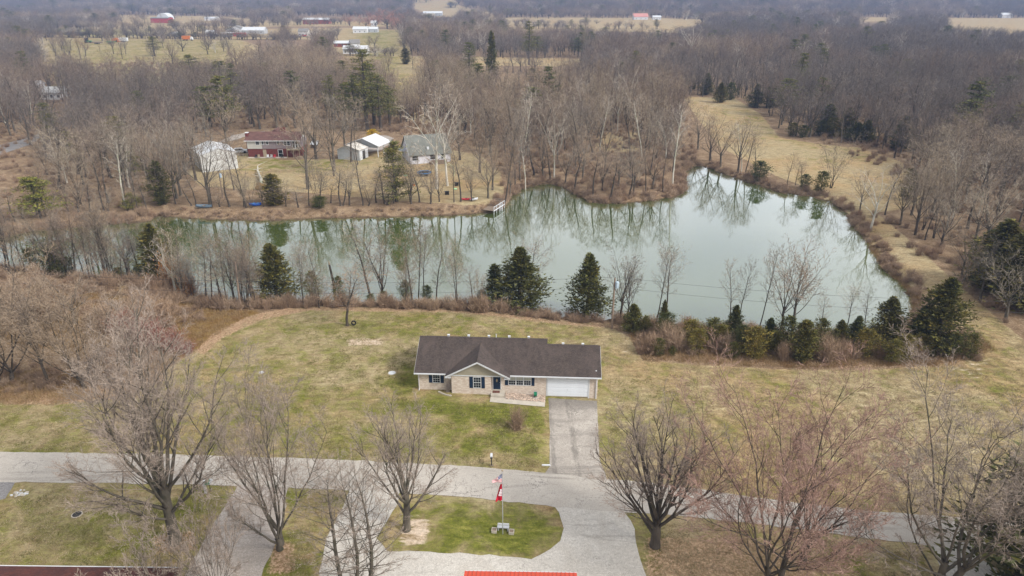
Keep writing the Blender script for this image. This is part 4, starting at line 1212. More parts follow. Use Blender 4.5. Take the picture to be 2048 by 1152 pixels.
# nothing random on this side of the pond
near_line = np.interp(x, [-140, -60, 60, 75, 80, 95, 140], [150, 145, 170, 115, 97, 80, 75])
keep &= y > np.minimum(near_line, 172) * np.where(x > 60, 1, 1)
for wp in NO_BASE:
    s = keep & (y < 900)
    q = np.where(s)[0]
    keep[q[sdist(wp, x[q], y[q]) < 0]] = False
hx, hy, hh = [], [], []
for (xa_, xb_, row_, n_, h0_, h1_) in ((90, 620, 77, 150, 5, 10), (60, 300, 58, 60, 7, 12), (345, 520, 57, 50, 7, 12), (430, 640, 51, 60, 8, 14), (640, 800, 50, 30, 8, 14), (700, 800, 112, 14, 6, 9), (100, 480, 67, 40, 5, 9), (900, 1330, 58, 60, 6, 12), (960, 1200, 47, 30, 6, 10)):
    for _ in range(n_):
        q_ = plane_pt(R.uniform(xa_, xb_), row_ + R.gauss(0, .5), 0)
        hx.append(q_[0]); hy.append(q_[1]); hh.append(R.uniform(h0_, h1_))
HEDGE = (np.array(hx), np.array(hy), np.array(hh))
lucky = rg.rand(len(x)) < np.where(y > 430, .20, .06)
for ip_, poly in enumerate(CLEAR):
    hit = np.zeros(len(x), bool)
    for f in (0, .3, .6, .85, .97):
        u, v = project(x, y, z + hgt * f)
        pad = 3
        bx0, bx1 = min(p[0] for p in poly) - pad, max(p[0] for p in poly) + pad
        by0, by1 = min(p[1] for p in poly) - pad, max(p[1] for p in poly) + pad
        c = (u > bx0) & (u < bx1) & (v > by0) & (v < by1) & keep
        q = np.where(c)[0]
        if len(q): hit[q[sdist(poly, u[q], v[q]) < 1.5]] = True
    keep &= ~(hit & ~(lucky & (ip_ in (0, 1, 3, 4, 5))))
for g in GRASS[3:12]:
    wp = world_poly(g)
    q = np.where(keep & (y > 250))[0]
    ins = sdist(wp, x[q], y[q]) < 0
    keep[q[ins & (rg.rand(len(q)) < .82)]] = False
x, y, hgt, sp = x[keep], y[keep], hgt[keep], sp[keep]
x, y, hgt = np.concatenate([x, HEDGE[0]]), np.concatenate([y, HEDGE[1]]), np.concatenate([hgt, HEDGE[2]])
sp = np.concatenate([sp, np.full(len(HEDGE[0]), 8.0)]); z = hz(x, y)
dist = np.hypot(x, y)
vis = np.abs(project(x, y, z + 8)[0] - 1024) < 1060
order = np.argsort(dist + np.where(vis, 0, 1e5))
kinds = ['mid0', 'mid1', 'mid2', 'mid3', 'mid4', 'slim0', 'slim1', 'slim2', 'slim3', 'multi0', 'multi1', 'mid0', 'mid2', 'syc0', 'birch0']
N_IND = 105
WOOD_LB = {'L': ('bare tree in the wood left of the white barn', 'bare trees in the left wood'), 'M': ('bare tree in the wood behind the houses and the peninsula', 'bare trees in the wood behind the houses'),
           'R': ('bare tree in the wood right of the dam and meadow', 'bare trees in the right wood')}
for i in order[:N_IND]:
    key = R.choice(kinds)
    u = project(x[i], y[i], z[i])[0]
    g = 'L' if u < 480 else ('M' if u < 1420 else 'R')
    plant('bare_tree', key, x[i], y[i], z[i], hgt[i], R.uniform(7.5, 11.5), WOOD_LB[g][0], 'tree', WOOD_LB[g][1])

def gn_scatter(name, protos, co, scl, rot, idx, label, kind='stuff'):
    """a crowd nobody could count: one object whose points carry copies of a few meshes"""
    me = bpy.data.meshes.new(name)
    me.vertices.add(len(co)); me.vertices.foreach_set('co', np.asarray(co, np.float32).ravel())
    for nm, typ, key, val in (('s', 'FLOAT_VECTOR', 'vector', scl), ('r', 'FLOAT_VECTOR', 'vector', rot), ('k', 'INT', 'value', idx)):
        a = me.attributes.new(nm, typ, 'POINT')
        a.data.foreach_set(key, np.asarray(val, np.int32 if typ == 'INT' else np.float32).ravel())
    o = obj(name, me)
    tag(o, label, None, None, kind)
    pc = bpy.data.collections.new(name + '_kinds')
    for j, pm in enumerate(protos):
        po = bpy.data.objects.new('%s_kind_%02d' % (name, j), pm['j'] if isinstance(pm, dict) else pm)
        pc.objects.link(po)
    ng = bpy.data.node_groups.new(name + '_scatter', 'GeometryNodeTree')
    ng.interface.new_socket('Geometry', in_out='INPUT', socket_type='NodeSocketGeometry')
    ng.interface.new_socket('Geometry', in_out='OUTPUT', socket_type='NodeSocketGeometry')
    N, L_ = ng.nodes, ng.links
    gi, go = N.new('NodeGroupInput'), N.new('NodeGroupOutput')
    mp = N.new('GeometryNodeMeshToPoints')
    ci = N.new('GeometryNodeCollectionInfo'); ci.inputs['Collection'].default_value = pc
    ci.inputs['Separate Children'].default_value = True; ci.inputs['Reset Children'].default_value = True
    ip = N.new('GeometryNodeInstanceOnPoints'); ip.inputs['Pick Instance'].default_value = True
    def na(n, t):
        a = N.new('GeometryNodeInputNamedAttribute'); a.data_type = t; a.inputs['Name'].default_value = n
        return [s for s in a.outputs if s.enabled and s.name == 'Attribute'][0]
    L_.new(gi.outputs[0], mp.inputs['Mesh']); L_.new(mp.outputs['Points'], ip.inputs['Points'])
    L_.new(ci.outputs[0], ip.inputs['Instance'])
    L_.new(na('k', 'INT'), ip.inputs['Instance Index'])
    er = N.new('FunctionNodeEulerToRotation')
    L_.new(na('r', 'FLOAT_VECTOR'), er.inputs[0]); L_.new(er.outputs[0], ip.inputs['Rotation'])
    L_.new(na('s', 'FLOAT_VECTOR'), ip.inputs['Scale'])
    L_.new(ip.outputs['Instances'], go.inputs[0])
    md = o.modifiers.new('scatter', 'NODES'); md.node_group = ng
    return o

M['twig_tan'] = twig_mat('tan_twigs', [(.28, .22, .155), (.33, .27, .20), (.24, .185, .135), (.30, .22, .15)])
M['twig_dark'] = twig_mat('dark_grey_twigs', [(.145, .122, .108), (.18, .155, .14), (.115, .098, .09), (.20, .165, .14)])
M['twig_mauve'] = twig_mat('brown_mauve_twigs', [(.19, .145, .118), (.235, .18, .145), (.165, .13, .11), (.22, .155, .115)])
def variants(protos, n):
    out = []
    for p_ in protos[:n]:
        for k in ('twig_tan', 'twig_mauve', 'twig_dark'):
            me = p_['j'].copy(); me.materials[1] = M[k]
            out.append(dict(j=me, H=p_['H'], W=p_['W']))
    return out, protos[n:]
def scatter_trees(name, sel, protos, n_base, label, wlo, whi, extra=.02):
    var, rest_ = variants(protos, n_base)
    n = len(sel); xx, yy = x[sel], y[sel]
    f = np.sin(xx / 47 + 1.7 * np.sin(yy / 71 + 1)) + .8 * np.sin(yy / 58 + 2 * np.sin(xx / 83)) + rg.normal(0, .75, n)
    f = f + 1.5 * sstep(60, 260, xx) * sstep(330, 420, yy) * (1 - sstep(900, 1100, yy)) - .5 * (xx < -20) * (yy < 420) + .5
    pal = np.where(f < -.65, 0, np.where(f < .75, 1, 2))
    idx = rg.randint(0, n_base, n) * 3 + pal
    ex = rg.rand(n) < extra * len(rest_)
    idx = np.where(ex, n_base * 3 + rg.randint(0, max(1, len(rest_)), n), idx)
    protos = var + rest_
    W = np.array([p['W'] for p in protos])[idx]; H = np.array([p['H'] for p in protos])[idx]
    wd = rg.uniform(wlo, whi, n) * np.maximum(1, sp[sel] / 9.0)
    s = np.stack([wd / W, wd / W, hgt[sel] / H], 1)
    r = np.stack([rg.uniform(-.05, .05, n), rg.uniform(-.05, .05, n), rg.uniform(0, 6.28, n)], 1)
    gn_scatter(name, protos, np.stack([xx, yy, z[sel] - .1], 1), s, r, idx, label)

MIDJ = []
for i in range(6):
    T, C = (vase_tree(600 + i, 15, 8.5 + i % 3, 4 + (i % 3), 9, CF_MID, .22, 1 + (i % 3 == 2), 48) if i < 4 else central_tree(600 + i, 16, 7, CF_MIDC, .17, 24, .3))
    MIDJ.append(norm_proto('wood_tree_%d' % i, T, C, M['bark_dark' if i % 2 else 'bark'], M['twig'], True))
for i in range(2):
    T, C = vase_tree(620 + i, 17, 9, 6, 7, cf(CF_MID, wig=.24, n=[0, 7, 5, 4, 0]), .2, 1, 46)
    MIDJ.append(norm_proto('wood_sycamore_%d' % i, T, C, M['bark_white'], M['twig_pale'], True))
for i in range(2):
    T, C = pine(630 + i, 15, 7, 12, 7, .3, .12, 30, .4)
    MIDJ.append(norm_proto('wood_pine_%d' % i, T, C, M['bark_dark'], M['pine'], True))
rest = order[N_IND:]
mid_sel = rest[(y[rest] < 430)]
far_sel = rest[(y[rest] >= 430) & (y[rest] < 1500)]
hill_sel = rest[(y[rest] >= 1500)]
scatter_trees('woodland', mid_sel, MIDJ, 6, 'brown bare woodland spreading behind the pond and houses', 7.0, 12, .012)
FARP2 = FARP + [MIDJ[8]]
scatter_trees('distant_woodland', far_sel, FARP2, 6, 'distant bare woodland between the far fields', 8, 13, .03)
scatter_trees('hill_woodland', hill_sel, FARP2, 6, 'hazy blue wooded hills along the top of the picture', 9, 13, .03)

# undergrowth: along banks, in the woods, in the scrub
def under(name, polys, n_per, hlo, hhi, label, protos, dens_px=False, avoid=True, wm=1.15):
    X, Y = [], []
    for poly, n in zip(polys, n_per):
        w_ = np.array(world_poly(poly))
        a, b = w_.min(0), w_.max(0)
        qx = rg.uniform(a[0], b[0], n * 4); qy = rg.uniform(a[1], b[1], n * 4)
        k = sdist(w_, qx, qy) < 0
        X.append(qx[k][:n]); Y.append(qy[k][:n])
    X, Y = np.concatenate(X), np.concatenate(Y)
    s = np.full(len(X), 9.0)
    m_ = (X > PX0) & (X < PX1) & (Y > PY0) & (Y < PY1)
    s[m_] = sdist(POND, X[m_], Y[m_])
    k = s > .35
    X, Y = X[k], Y[k]; Z = hz(X, Y)
    idx = rg.randint(0, len(protos), len(X))
    H = np.array([p['H'] for p in protos])[idx]; W = np.array([p['W'] for p in protos])[idx]
    h = rg.uniform(hlo, hhi, len(X)) * rg.uniform(.6, 1, len(X))
    s = np.stack([h * wm / W, h * wm / W, h / H], 1)
    r = np.stack([rg.uniform(-.1, .1, len(X)), rg.uniform(-.1, .1, len(X)), rg.uniform(0, 6.28, len(X))], 1)
    gn_scatter(name, protos, np.stack([X, Y, Z - .05], 1), s, r, idx, label)

def shore_band(i0, i1, w0=0.3, w1=3.0):
    """points just outside the shoreline between two outline vertices"""
    X, Y = [], []
    for i in range(i0, i1):
        a, b = np.array(POND[i]), np.array(POND[i + 1])
        L = np.hypot(*(b - a)); n = int(L * 1.9)
        t = rg.rand(n)[:, None]
        nrm = np.array([-(b - a)[1], (b - a)[0]]) / (L + 1e-9)
        mid = (a + b) / 2 + nrm * .5
        if sdist(POND, [mid[0]], [mid[1]])[0] < 0: nrm = -nrm
        p = a + (b - a) * t + nrm * rg.uniform(w0, w1, n)[:, None]
        X.append(p[:, 0]); Y.append(p[:, 1])
    return np.concatenate(X), np.concatenate(Y)
X, Y = shore_band(0, len(POND) - 1)
Z = hz(X, Y); n = len(X); idx = rg.randint(0, 4, n); h = rg.uniform(.6, 1.9, n)
yard_ = (X > -75) & (X < -5) & (Y > 135); h[yard_] *= .55
W4 = np.array([p['W'] for p in BUSHP])[idx]; H4 = np.array([p['H'] for p in BUSHP])[idx]
gn_scatter('shoreline_brush', BUSHP, np.stack([X, Y, Z - .05], 1), np.stack([h * 1.3 / W4, h * 1.3 / W4, h / H4], 1),
           np.stack([rg.uniform(-.15, .15, n), rg.uniform(-.15, .15, n), rg.uniform(0, 6.28, n)], 1), idx, 'tangled brown brush along the shoreline of the pond')
under('near_bank_brush', [[(400, 620), (700, 612), (1000, 624), (1180, 640), (1180, 636), (1000, 608), (700, 598), (400, 595)], [(1270, 700), (1960, 715), (1960, 660), (1600, 668), (1270, 645)],
                          [(-200, 620), (340, 660), (420, 640), (300, 570), (-200, 555)], [(0, 790), (230, 780), (330, 720), (300, 690), (0, 740)]], [260, 330, 420, 110], .8, 1.8, 'low brown undergrowth between lawn and pond', BUSHP)
under('bank_thicket', [[(-200, 565), (180, 572), (330, 600), (420, 622), (420, 600), (330, 570), (-200, 535)], [(420, 622), (700, 614), (1010, 626), (1010, 612), (420, 606)]], [130, 110], 1.8, 3.6, 'tall leafless thicket standing on the near bank of the pond', BUSHP, wm=.8)
under('wood_undergrowth', [[(-300, 470), (320, 425), (380, 300), (480, 258), (480, 130), (-300, 130)], [(1000, 400), (1370, 385), (1400, 330), (1360, 200), (900, 180), (700, 255), (1000, 300)],
                           [(1720, 420), (2060, 680), (2300, 680), (2300, 170), (1540, 190), (1640, 280), (1900, 400), (1830, 450)], [(480, 262), (790, 250), (790, 150), (480, 150)]], [3000, 2600, 3200, 900], .9, 2.6, 'brown undergrowth on the floor of the woods', BUSHP)
under('dry_tall_grass', [[(-300, 640), (330, 735), (400, 690), (500, 628), (300, 575), (-300, 560)], [(1700, 430), (1740, 470), (1900, 640), (1890, 660), (1820, 600), (1720, 480)], [(1250, 640), (1290, 712), (1600, 728), (1900, 722), (1990, 690), (1950, 655), (1600, 670)],
                         [(-100, 810), (130, 805), (320, 745), (300, 720), (-100, 760)]], [4200, 1800, 2600, 1200], .3, .75, 'dry tall grass in the scrub and on the dam', GRASSP, wm=2.2)
def tuft_proto(name, mat, n, hgt_, wid, spread, seed):
    rng = random.Random(seed); A = Acc()
    for k in range(n):
        a = rng.uniform(0, 6.28); r = rng.random() ** .5 * spread
        p = (r * cos(a), r * sin(a), 0); t = rng.uniform(.2, 1.2); b = rng.uniform(0, 6.28)
        A.sliver(p, (p[0] + sin(t) * cos(b) * hgt_ * 1.4, p[1] + sin(t) * sin(b) * hgt_ * 1.4, hgt_ * cos(t) + .01), wid, rng)
    return dict(j=A.mesh(name, mat), H=hgt_, W=spread * 2)
M['grass_green'] = twig_mat('green_grass_blades', [(.10, .105, .025), (.17, .16, .045), (.22, .20, .07)])
M['grass_straw'] = twig_mat('straw_grass_blades', [(.36, .29, .17), (.28, .22, .12), (.45, .38, .25), (.22, .17, .08)])
LP = [tuft_proto('green_tuft', M['grass_green'], 30, .14, .05, .45, 1), tuft_proto('straw_tuft', M['grass_straw'], 30, .13, .05, .45, 2)]
roads_px = [ROAD_T + ROAD_B[::-1], [(1090, 780), (1200, 780), (1220, 955), (1085, 945)], [(630, 1270), (630, 1130), (680, 985), (1270, 1010), (1320, 1270)], [(470, 970), (585, 976), (575, 1060), (520, 1270), (300, 1270), (425, 1045)], [(-300, 960), (45, 960), (15, 1010), (-300, 1100)], [(1850, 1080), (1945, 1085), (2060, 1200), (1920, 1200)], [(830, 740), (1205, 755), (1205, 812), (830, 800)]]
n = 46000
qy = rg.uniform(42, 98, n); qx = rg.uniform(-1, 1, n) * (qy * .8 + 12)
u, v = project(qx, qy, np.zeros(n) - .2)
ok = np.zeros(n, bool)
ok |= sdist(world_poly(GRASS[0]), qx, qy) < 0
for rp in roads_px: ok &= sdist(world_poly(rp), qx, qy) > .5
ok &= ~((qx > PX0) & (qx < PX1) & (qy > PY0) & (sdist(POND, qx, qy) < 1))
gk = np.zeros(n)
for poly, amt in GREEN: 
    gk = np.maximum(gk, amt * (sdist(world_poly(poly), qx, qy) < 0))
qx, qy, gk = qx[ok], qy[ok], gk[ok]; n = len(qx)
idx = (rg.rand(n) > gk * .8).astype(int)
sc_ = rg.uniform(.4, 1.15, n)
gn_scatter('lawn_grass', LP, np.stack([qx, qy, hz(qx, qy) - .02], 1), np.stack([sc_, sc_, sc_ * rg.uniform(.6, 1.2, n)], 1), np.stack([np.zeros(n), np.zeros(n), rg.uniform(0, 6.28, n)], 1), idx, 'mown patchy grass of the lawns, green and straw coloured')
#%%PART4
# ------------------------------------------------------------------ the ranch house
HR = radians(-3.0)
def hw(lx, ly, o=(-11.18, 72.43)):
    return (o[0] + lx * cos(HR) - ly * sin(HR), o[1] + lx * sin(HR) + ly * cos(HR))
house = empty('ranch_house', (-11.18, 72.43, 0), HR, 'long tan brick ranch house with brown shingle roof, front gable and attached white garage', 'house')

def window(parent, x0, x1, z0, z1, yf, cols=2, rows=2, frame='white_paint', fw=.06, blind=False, sill=True, mun=True):
    """a window on a wall facing -y at y = yf"""
    a = Acc()
    a.box(x0 - fw, x1 + fw, yf - .05, yf + .02, z0 - fw, z0); a.box(x0 - fw, x1 + fw, yf - .05, yf + .02, z1, z1 + fw)
    a.box(x0 - fw, x0, yf - .05, yf + .02, z0, z1); a.box(x1, x1 + fw, yf - .05, yf + .02, z0, z1)
    a.box(x0, x1, yf - .045, yf + .018, (z0 + z1) / 2 - .025, (z0 + z1) / 2 + .025)
    w_ = a.build('window', M[frame], parent)
    g = Acc(); g.box(x0, x1, yf - .012, yf + .01, z0, z1)
    g.build('pane', M['glass'], w_)
    if blind:
        b = Acc(); b.box(x0 + .01, x1 - .01, yf - .018, yf - .014, z0 + (z1 - z0) * .52, z1 - .01); b.build('blind', M['blind'], w_)
    if mun:
        q = Acc()
        for i in range(1, cols): xx = x0 + (x1 - x0) * i / cols; q.box(xx - .011, xx + .011, yf - .03, yf - .02, z0, z1)
        for i in range(1, rows * 2):
            if i == rows: continue
            zz = z0 + (z1 - z0) * i / (rows * 2); q.box(x0, x1, yf - .031, yf - .021, zz - .011, zz + .011)
        q.build('muntin', M['white_paint'], w_)
    return w_

def shutter(x0, x1, z0, z1, yf):
    a = Acc(); a.box(x0, x1, yf - .035, yf + .01, z0, z1)
    s = a.build('shutter', M['navy'], house)
    n = 9
    sl = Acc()
    for i in range(n):
        zz = z0 + .05 + (z1 - z0 - .1) * i / n
        sl.box(x0 + .04, x1 - .04, yf - .045, yf - .035, zz, zz + (z1 - z0 - .1) / n * .6)
    sl.build('louvre', M['navy'], s)

# walls (thick boxes round an open inside)
a = Acc(); a.box(0, 4.1, 0, .25, -.75, 2.38); a.box(8.75, 15.25, 0, .25, -.75, 2.38); a.box(0, .25, .25, 8.8, -.75, 2.38); a.box(.25, 15.25, 8.55, 8.8, -.75, 2.38); a.box(15.0, 15.25, .25, 8.55, -.75, 2.38)
a.build('wall', M['brick_tan'], house)
a = Acc(); a.box(4.1, 8.75, -.7, -.45, -.75, 2.38); a.box(4.1, 4.35, -.45, .0, -.75, 2.38); a.box(8.5, 8.75, -.45, 0, -.75, 2.38)
a.build('wall', M['brick_tan'], house)
a = Acc(); a.box(20.35, 21.3, .0, .25, -.95, 2.36); a.box(21.05, 21.3, .25, 7.35, -.95, 2.36); a.box(15.25, 21.05, 7.1, 7.35, -.95, 2.36)
a.build('wall', M['brick_tan'], house)
a = Acc()   # gable triangles at both ends
a.prism([(.02, 2.38), (8.78, 2.38), (4.4, 4.60)], 'x', .03, .2); a.prism([(.02, 2.38), (8.78, 2.38), (4.4, 4.60)], 'x', 15.02, 15.2)
a.prism([(.02, 2.36), (7.33, 2.36), (3.67, 4.25)], 'x', 21.08, 21.27)
a.build('gable_end', M['tan_siding'], house)
def gable_roof(parent, x0, x1, yf, yr, yb, ze, zr, th, mat, name='roof'):
    a = Acc()
    a.prism([(yf, ze), (yr, zr), (yb, ze), (yb, ze - th), (yr, zr - th), (yf, ze - th)], 'x', x0, x1)
    return a.build(name, mat, parent)
rf = gable_roof(house, -.35, 15.3, -.45, 4.4, 9.25, 2.47, 4.89, .12, M['shingle'])
c_ = Acc(); c_.prism([(4.18, 4.80), (4.4, 4.925), (4.62, 4.80), (4.4, 4.90)], 'x', -.36, 15.31); c_.build('ridge_cap', M['shingle'], rf)
for lx, kind in ((3.1, 'v'), (5.6, 'v'), (8.1, 'v'), (10.6, 'v'), (13.0, 'v')):
    q = Acc(); q.box(lx - .13, lx + .13, 4.85, 5.05, 4.45, 4.86); q.box(lx - .16, lx + .16, 4.82, 5.08, 4.86, 4.90); q.build('roof_vent', M['white_paint'], rf)
q = Acc(); q.tube([(9.0, 4.8, 4.5), (9.0, 4.8, 5.2)], .05, 8); q.build('vent_pipe', M['white_paint'], rf)
rf2 = gable_roof(house, 15.3, 21.65, -.45, 3.67, 7.8, 2.47, 4.53, .12, M['shingle'])
c_ = Acc(); c_.prism([(3.47, 4.45), (3.67, 4.565), (3.87, 4.45), (3.67, 4.54)], 'x', 15.31, 21.66); c_.build('ridge_cap', M['shingle'], rf2)
for lx in (17.2, 19.6):
    q = Acc(); q.box(lx - .13, lx + .13, 4.1, 4.30, 4.1, 4.46); q.box(lx - .16, lx + .16, 4.07, 4.33, 4.46, 4.50); q.build('roof_vent', M['white_paint'], rf2)
q = Acc(); q.box(21.0, 21.14, .35, .5, 2.85, 2.93); q.build('roof_flashing', M['white_paint'], rf2)
# front gable roof meeting the main slope
def slab(a, P4, th):
    b = [(p[0], p[1], p[2] - th) for p in P4]
    a.face(P4); a.face(b[::-1])
    for i in range(4):
        j = (i + 1) % 4
        a.face([P4[i], b[i], b[j], P4[j]])
gz = 4.50; gy = (gz - 2.47) / .499 - .45
a = Acc()
slab(a, [(3.4, -1.1, 2.475), (7.2, -1.1, gz), (7.2, gy + .05, gz), (3.4, -.42, 2.475)], .11)
slab(a, [(7.2, -1.1, gz), (11.0, -1.1, 2.475), (11.0, -.42, 2.475), (7.2, gy + .05, gz)], .11)
g1 = a.build('porch_gable_roof', M['shingle'], house)
c_ = Acc(); c_.prism([(7.0, gz - .09), (7.2, gz + .025), (7.4, gz - .09)], 'y', -1.11, gy); c_.build('ridge_cap', M['shingle'], g1)
a = Acc(); a.prism([(3.85, 2.47), (10.55, 2.47), (7.2, 4.25)], 'y', -.74, -.6); a.box(8.75, 10.55, -.735, -.6, 2.38, 2.47)
a.build('gable_siding', M['tan_siding'], house)
a = Acc()
for sx in (-1, 1):
    for (ya, yb, dz0, dz1) in ((-1.125, -1.10, -.21, -.005),):
        P0 = (7.2, gz); P1 = (7.2 + sx * 3.82, 2.465)
        a.prism([(P0[0], P0[1] + dz0), (P1[0], P1[1] + dz0), (P1[0], P1[1] + dz1), (P0[0], P0[1] + dz1)], 'y', ya, yb)
    xa, xb = (3.38, 4.08) if sx < 0 else (10.32, 11.02)
    a.box(xa, xb, -1.09, -.62, 2.24, 2.35)
a.box(4.08, 10.32, -.77, -.74, 2.40, 2.52)
a.build('gable_trim', M['white_paint'], house)
a = Acc(); a.box(-.36, 3.4, -.56, -.455, 2.33, 2.47); a.box(11.0, 21.66, -.56, -.455, 2.33, 2.47)
a.build('gutter', M['white_paint'], house)
a = Acc(); a.box(-.35, 3.42, -.44, -.005, 2.335, 2.349); a.box(10.56, 21.6, -.44, -.005, 2.335, 2.349); a.box(8.76, 10.55, -.6, -.005, 2.38, 2.39)
a.build('soffit', M['white_paint'], house)
a = Acc()
for s_, (x0, yr, zr, yb) in enumerate(((-.372, 4.4, 4.89, 9.25), (21.652, 3.67, 4.53, 7.8))):
    a.prism([(-.45, 2.30), (yr, zr - .17), (yb, 2.30), (yb, 2.46), (yr, zr - .01), (-.45, 2.46)], 'x', x0, x0 + .02)
a.build('rake_board', M['white_paint'], house)
for lx, zb in ((.10, -.0), (21.12, -.75)):
    a = Acc(); a.tube([(lx, -.5, 2.33), (lx, -.09, 2.15), (lx, -.06, zb + .15), (lx + (.1 if lx > 5 else 0), -.35, zb + .05)], .05, 6); a.build('downspout', M['white_paint'], house)
window(house, 1.80, 2.60, 1.0, 2.13, -.0, 3, 2); shutter(1.30, 1.71, .95, 2.2, 0); shutter(2.69, 3.10, .95, 2.2, 0)
window(house, 6.72, 7.54, .86, 2.24, -.7, 3, 2); shutter(6.22, 6.63, .80, 2.3, -.7); shutter(7.63, 8.04, .80, 2.3, -.7)
for i in range(3):
    window(house, 10.82 + i * .9, 11.60 + i * .9, .97, 2.2, 0, 3, 2, blind=True)
shutter(10.36, 10.74, .90, 2.28, 0); shutter(13.50, 13.86, .90, 2.28, 0)
# front door
a = Acc(); a.box(8.88, 8.97, -.05, .02, .28, 2.34); a.box(9.83, 9.92, -.05, .02, .28, 2.34); a.box(8.97, 9.83, -.05, .02, 2.3, 2.34); a.build('door_frame', M['white_paint'], house)
a = Acc(); a.box(8.97, 9.83, -.03, .01, .30, 2.30)
for (xx0, xx1) in ((9.05, 9.36), (9.44, 9.75)):
    for (z0, z1) in ((.42, 1.0), (1.12, 1.8)): a.box(xx0, xx1, -.042, -.03, z0, z1)
dr = a.build('front_door', M['navy'], house)
a = Acc(); a.blob((9.40, -.06, 1.52), .13, (10, 6), 0, (.7, .35, 1.9)); a.build('door_wreath', M['pale_wood'], dr)
a = Acc(); a.blob((9.75, -.07, 1.25), .035, (8, 5)); a.build('handle', M['silver'], dr)
# garage
a = Acc(); a.box(15.27, 15.42, -.035, .06, -.62, 2.02); a.box(20.2, 20.35, -.035, .06, -.72, 2.02); a.box(15.42, 20.2, -.035, .06, 1.90, 2.02); a.build('garage_door_frame', M['white_paint'], house)
a = Acc(); a.box(15.27, 20.35, -.02, .2, 2.02, 2.34); a.build('garage_header', M['tan_siding'], house)
gd = empty('garage_door', (0, 0, 0)); gd.parent = house
zs = [-.42 + .58 * i for i in range(5)]
gme = Acc(); gme.box(15.43, 20.19, .0, .05, 0, .565)
for i in range(8):
    xx = 15.5 + i * .59; gme.box(xx, xx + .5, -.012, 0, .07, .49)
gme = gme.mesh('panel', simple('garage_door_paint', (.74, .78, .84), .5, .04, 1))
for i in range(4): obj('panel', gme, gd, (0, 0, zs[i]))
a = Acc(); a.box(15.43, 20.19, -.005, .05, -.52, -.425); a.build('weather_seal', M['pale_wood'], gd)
a = Acc(); a.box(17.7, 17.82, -.03, -.01, .42, .5); a.build('handle', M['silver'], gd)
a = Acc(); a.box(17.55, 17.95, -.18, -.03, 2.07, 2.12); a.blob((17.62, -.16, 2.12), .075, (8, 5)); a.blob((17.88, -.16, 2.12), .075, (8, 5)); a.build('porch_light', M['pale_wood'], house)
# porch slab, steps
a = Acc(); a.box(8.76, 10.35, -1.3, -.005, -.4, .22); a.build('porch', M['concrete'], house)
a = Acc(); a.box(8.9, 10.0, -.02, -.0, .22, .30); a.build('threshold', M['concrete'], house)
mat_ = Acc(); mat_.box(-.42, .42, -.25, .25, 0, .025)
for i in range(5): mat_.box(-.38 + i * .17, -.30 + i * .17, -.22, .22, .025, .032)
xw, yw = hw(9.35, -.5)
tag(mat_.build('door_mat', M['cushion'], None, False, (xw, yw, .225), HR), 'brown patterned doormat lying on the porch of the ranch house', 'doormat')
def lpoly(pts): return [hw(*p) for p in pts]
sheet('walkway', None, M['concrete'], .07, wpts=lpoly([(8.72, -2.35), (8.74, -1.32), (10.4, -1.32), (10.42, -1.55), (15.15, -1.55), (15.12, -2.5), (10.4, -2.42)]))
sheet('stone_bed', None, M['gravel_brown'], .035, wpts=lpoly([(10.38, -1.54), (10.38, -.01), (15.18, -.01), (15.18, -1.54)]))
a = Acc(); rs = random.Random(3)
for i in range(430):
    lx, ly = rs.uniform(10.45, 15.1), rs.uniform(-1.5, -.08)
    xx, yy = hw(lx, ly); r_ = rs.uniform(.05, .12)
    a.blob((xx, yy, hz1(xx, yy) + .06), r_, (6, 3), 0, (1.2, 1, .7), .15, rs)
tag(a.build('stones', M['stone']), 'bed of tan river stones between the walkway and the house wall', None, None, 'stuff')
# corner bed with a bare shrub and edging stones
cx_, cy_ = hw(3.6, -.45)
e = empty('bare_shrub', (cx_, cy_, 0), 0, 'small dark leafless shrub in the corner left of the front gable', 'shrub')
e.scale = (.9 / PR['shrubgrey']['W'], .9 / PR['shrubgrey']['W'], 2.0 / PR['shrubgrey']['H'])
obj('trunk', PR['shrubgrey']['t'], e); obj('crown', PR['shrubgrey']['c'], e)
for i in range(8):
    t = i / 7
    lx, ly = 2.55 + 1.45 * t, -.55 - .75 * sin(t * pi / 2)
    xx, yy = hw(lx, ly)
    a = Acc(); a.box(-.13, .13, -.08, .08, 0, .12)
    tag(a.build('edging_block', M['concrete'], None, False, (xx, yy, -.01), HR - t * .7), 'pale edging block of the little corner bed left of the front gable', 'block', 'edging blocks of the corner bed')
# hose reel
xx, yy = hw(14.0, -.55)
e = empty('hose_reel', (xx, yy, hz1(xx, yy) + .05), HR, 'green garden hose reel on the stones against the brick wall', 'hose reel')
a = Acc(); a.tube([(-.17, 0, .42), (.17, 0, .42)], .27, 16); a.build('hose_coil', M['green_plastic'], e)
a = Acc()
for s_ in (-.2, .2): a.box(s_ - .02, s_ + .02, -.3, .3, 0, .05); a.box(s_ - .02, s_ + .02, -.03, .03, .05, .8)
a.tube([(-.2, 0, .8), (.2, 0, .8)], .025, 6); a.box(-.22, .22, -.34, -.29, 0, .08)
a.build('frame', M['dull_metal'], e)

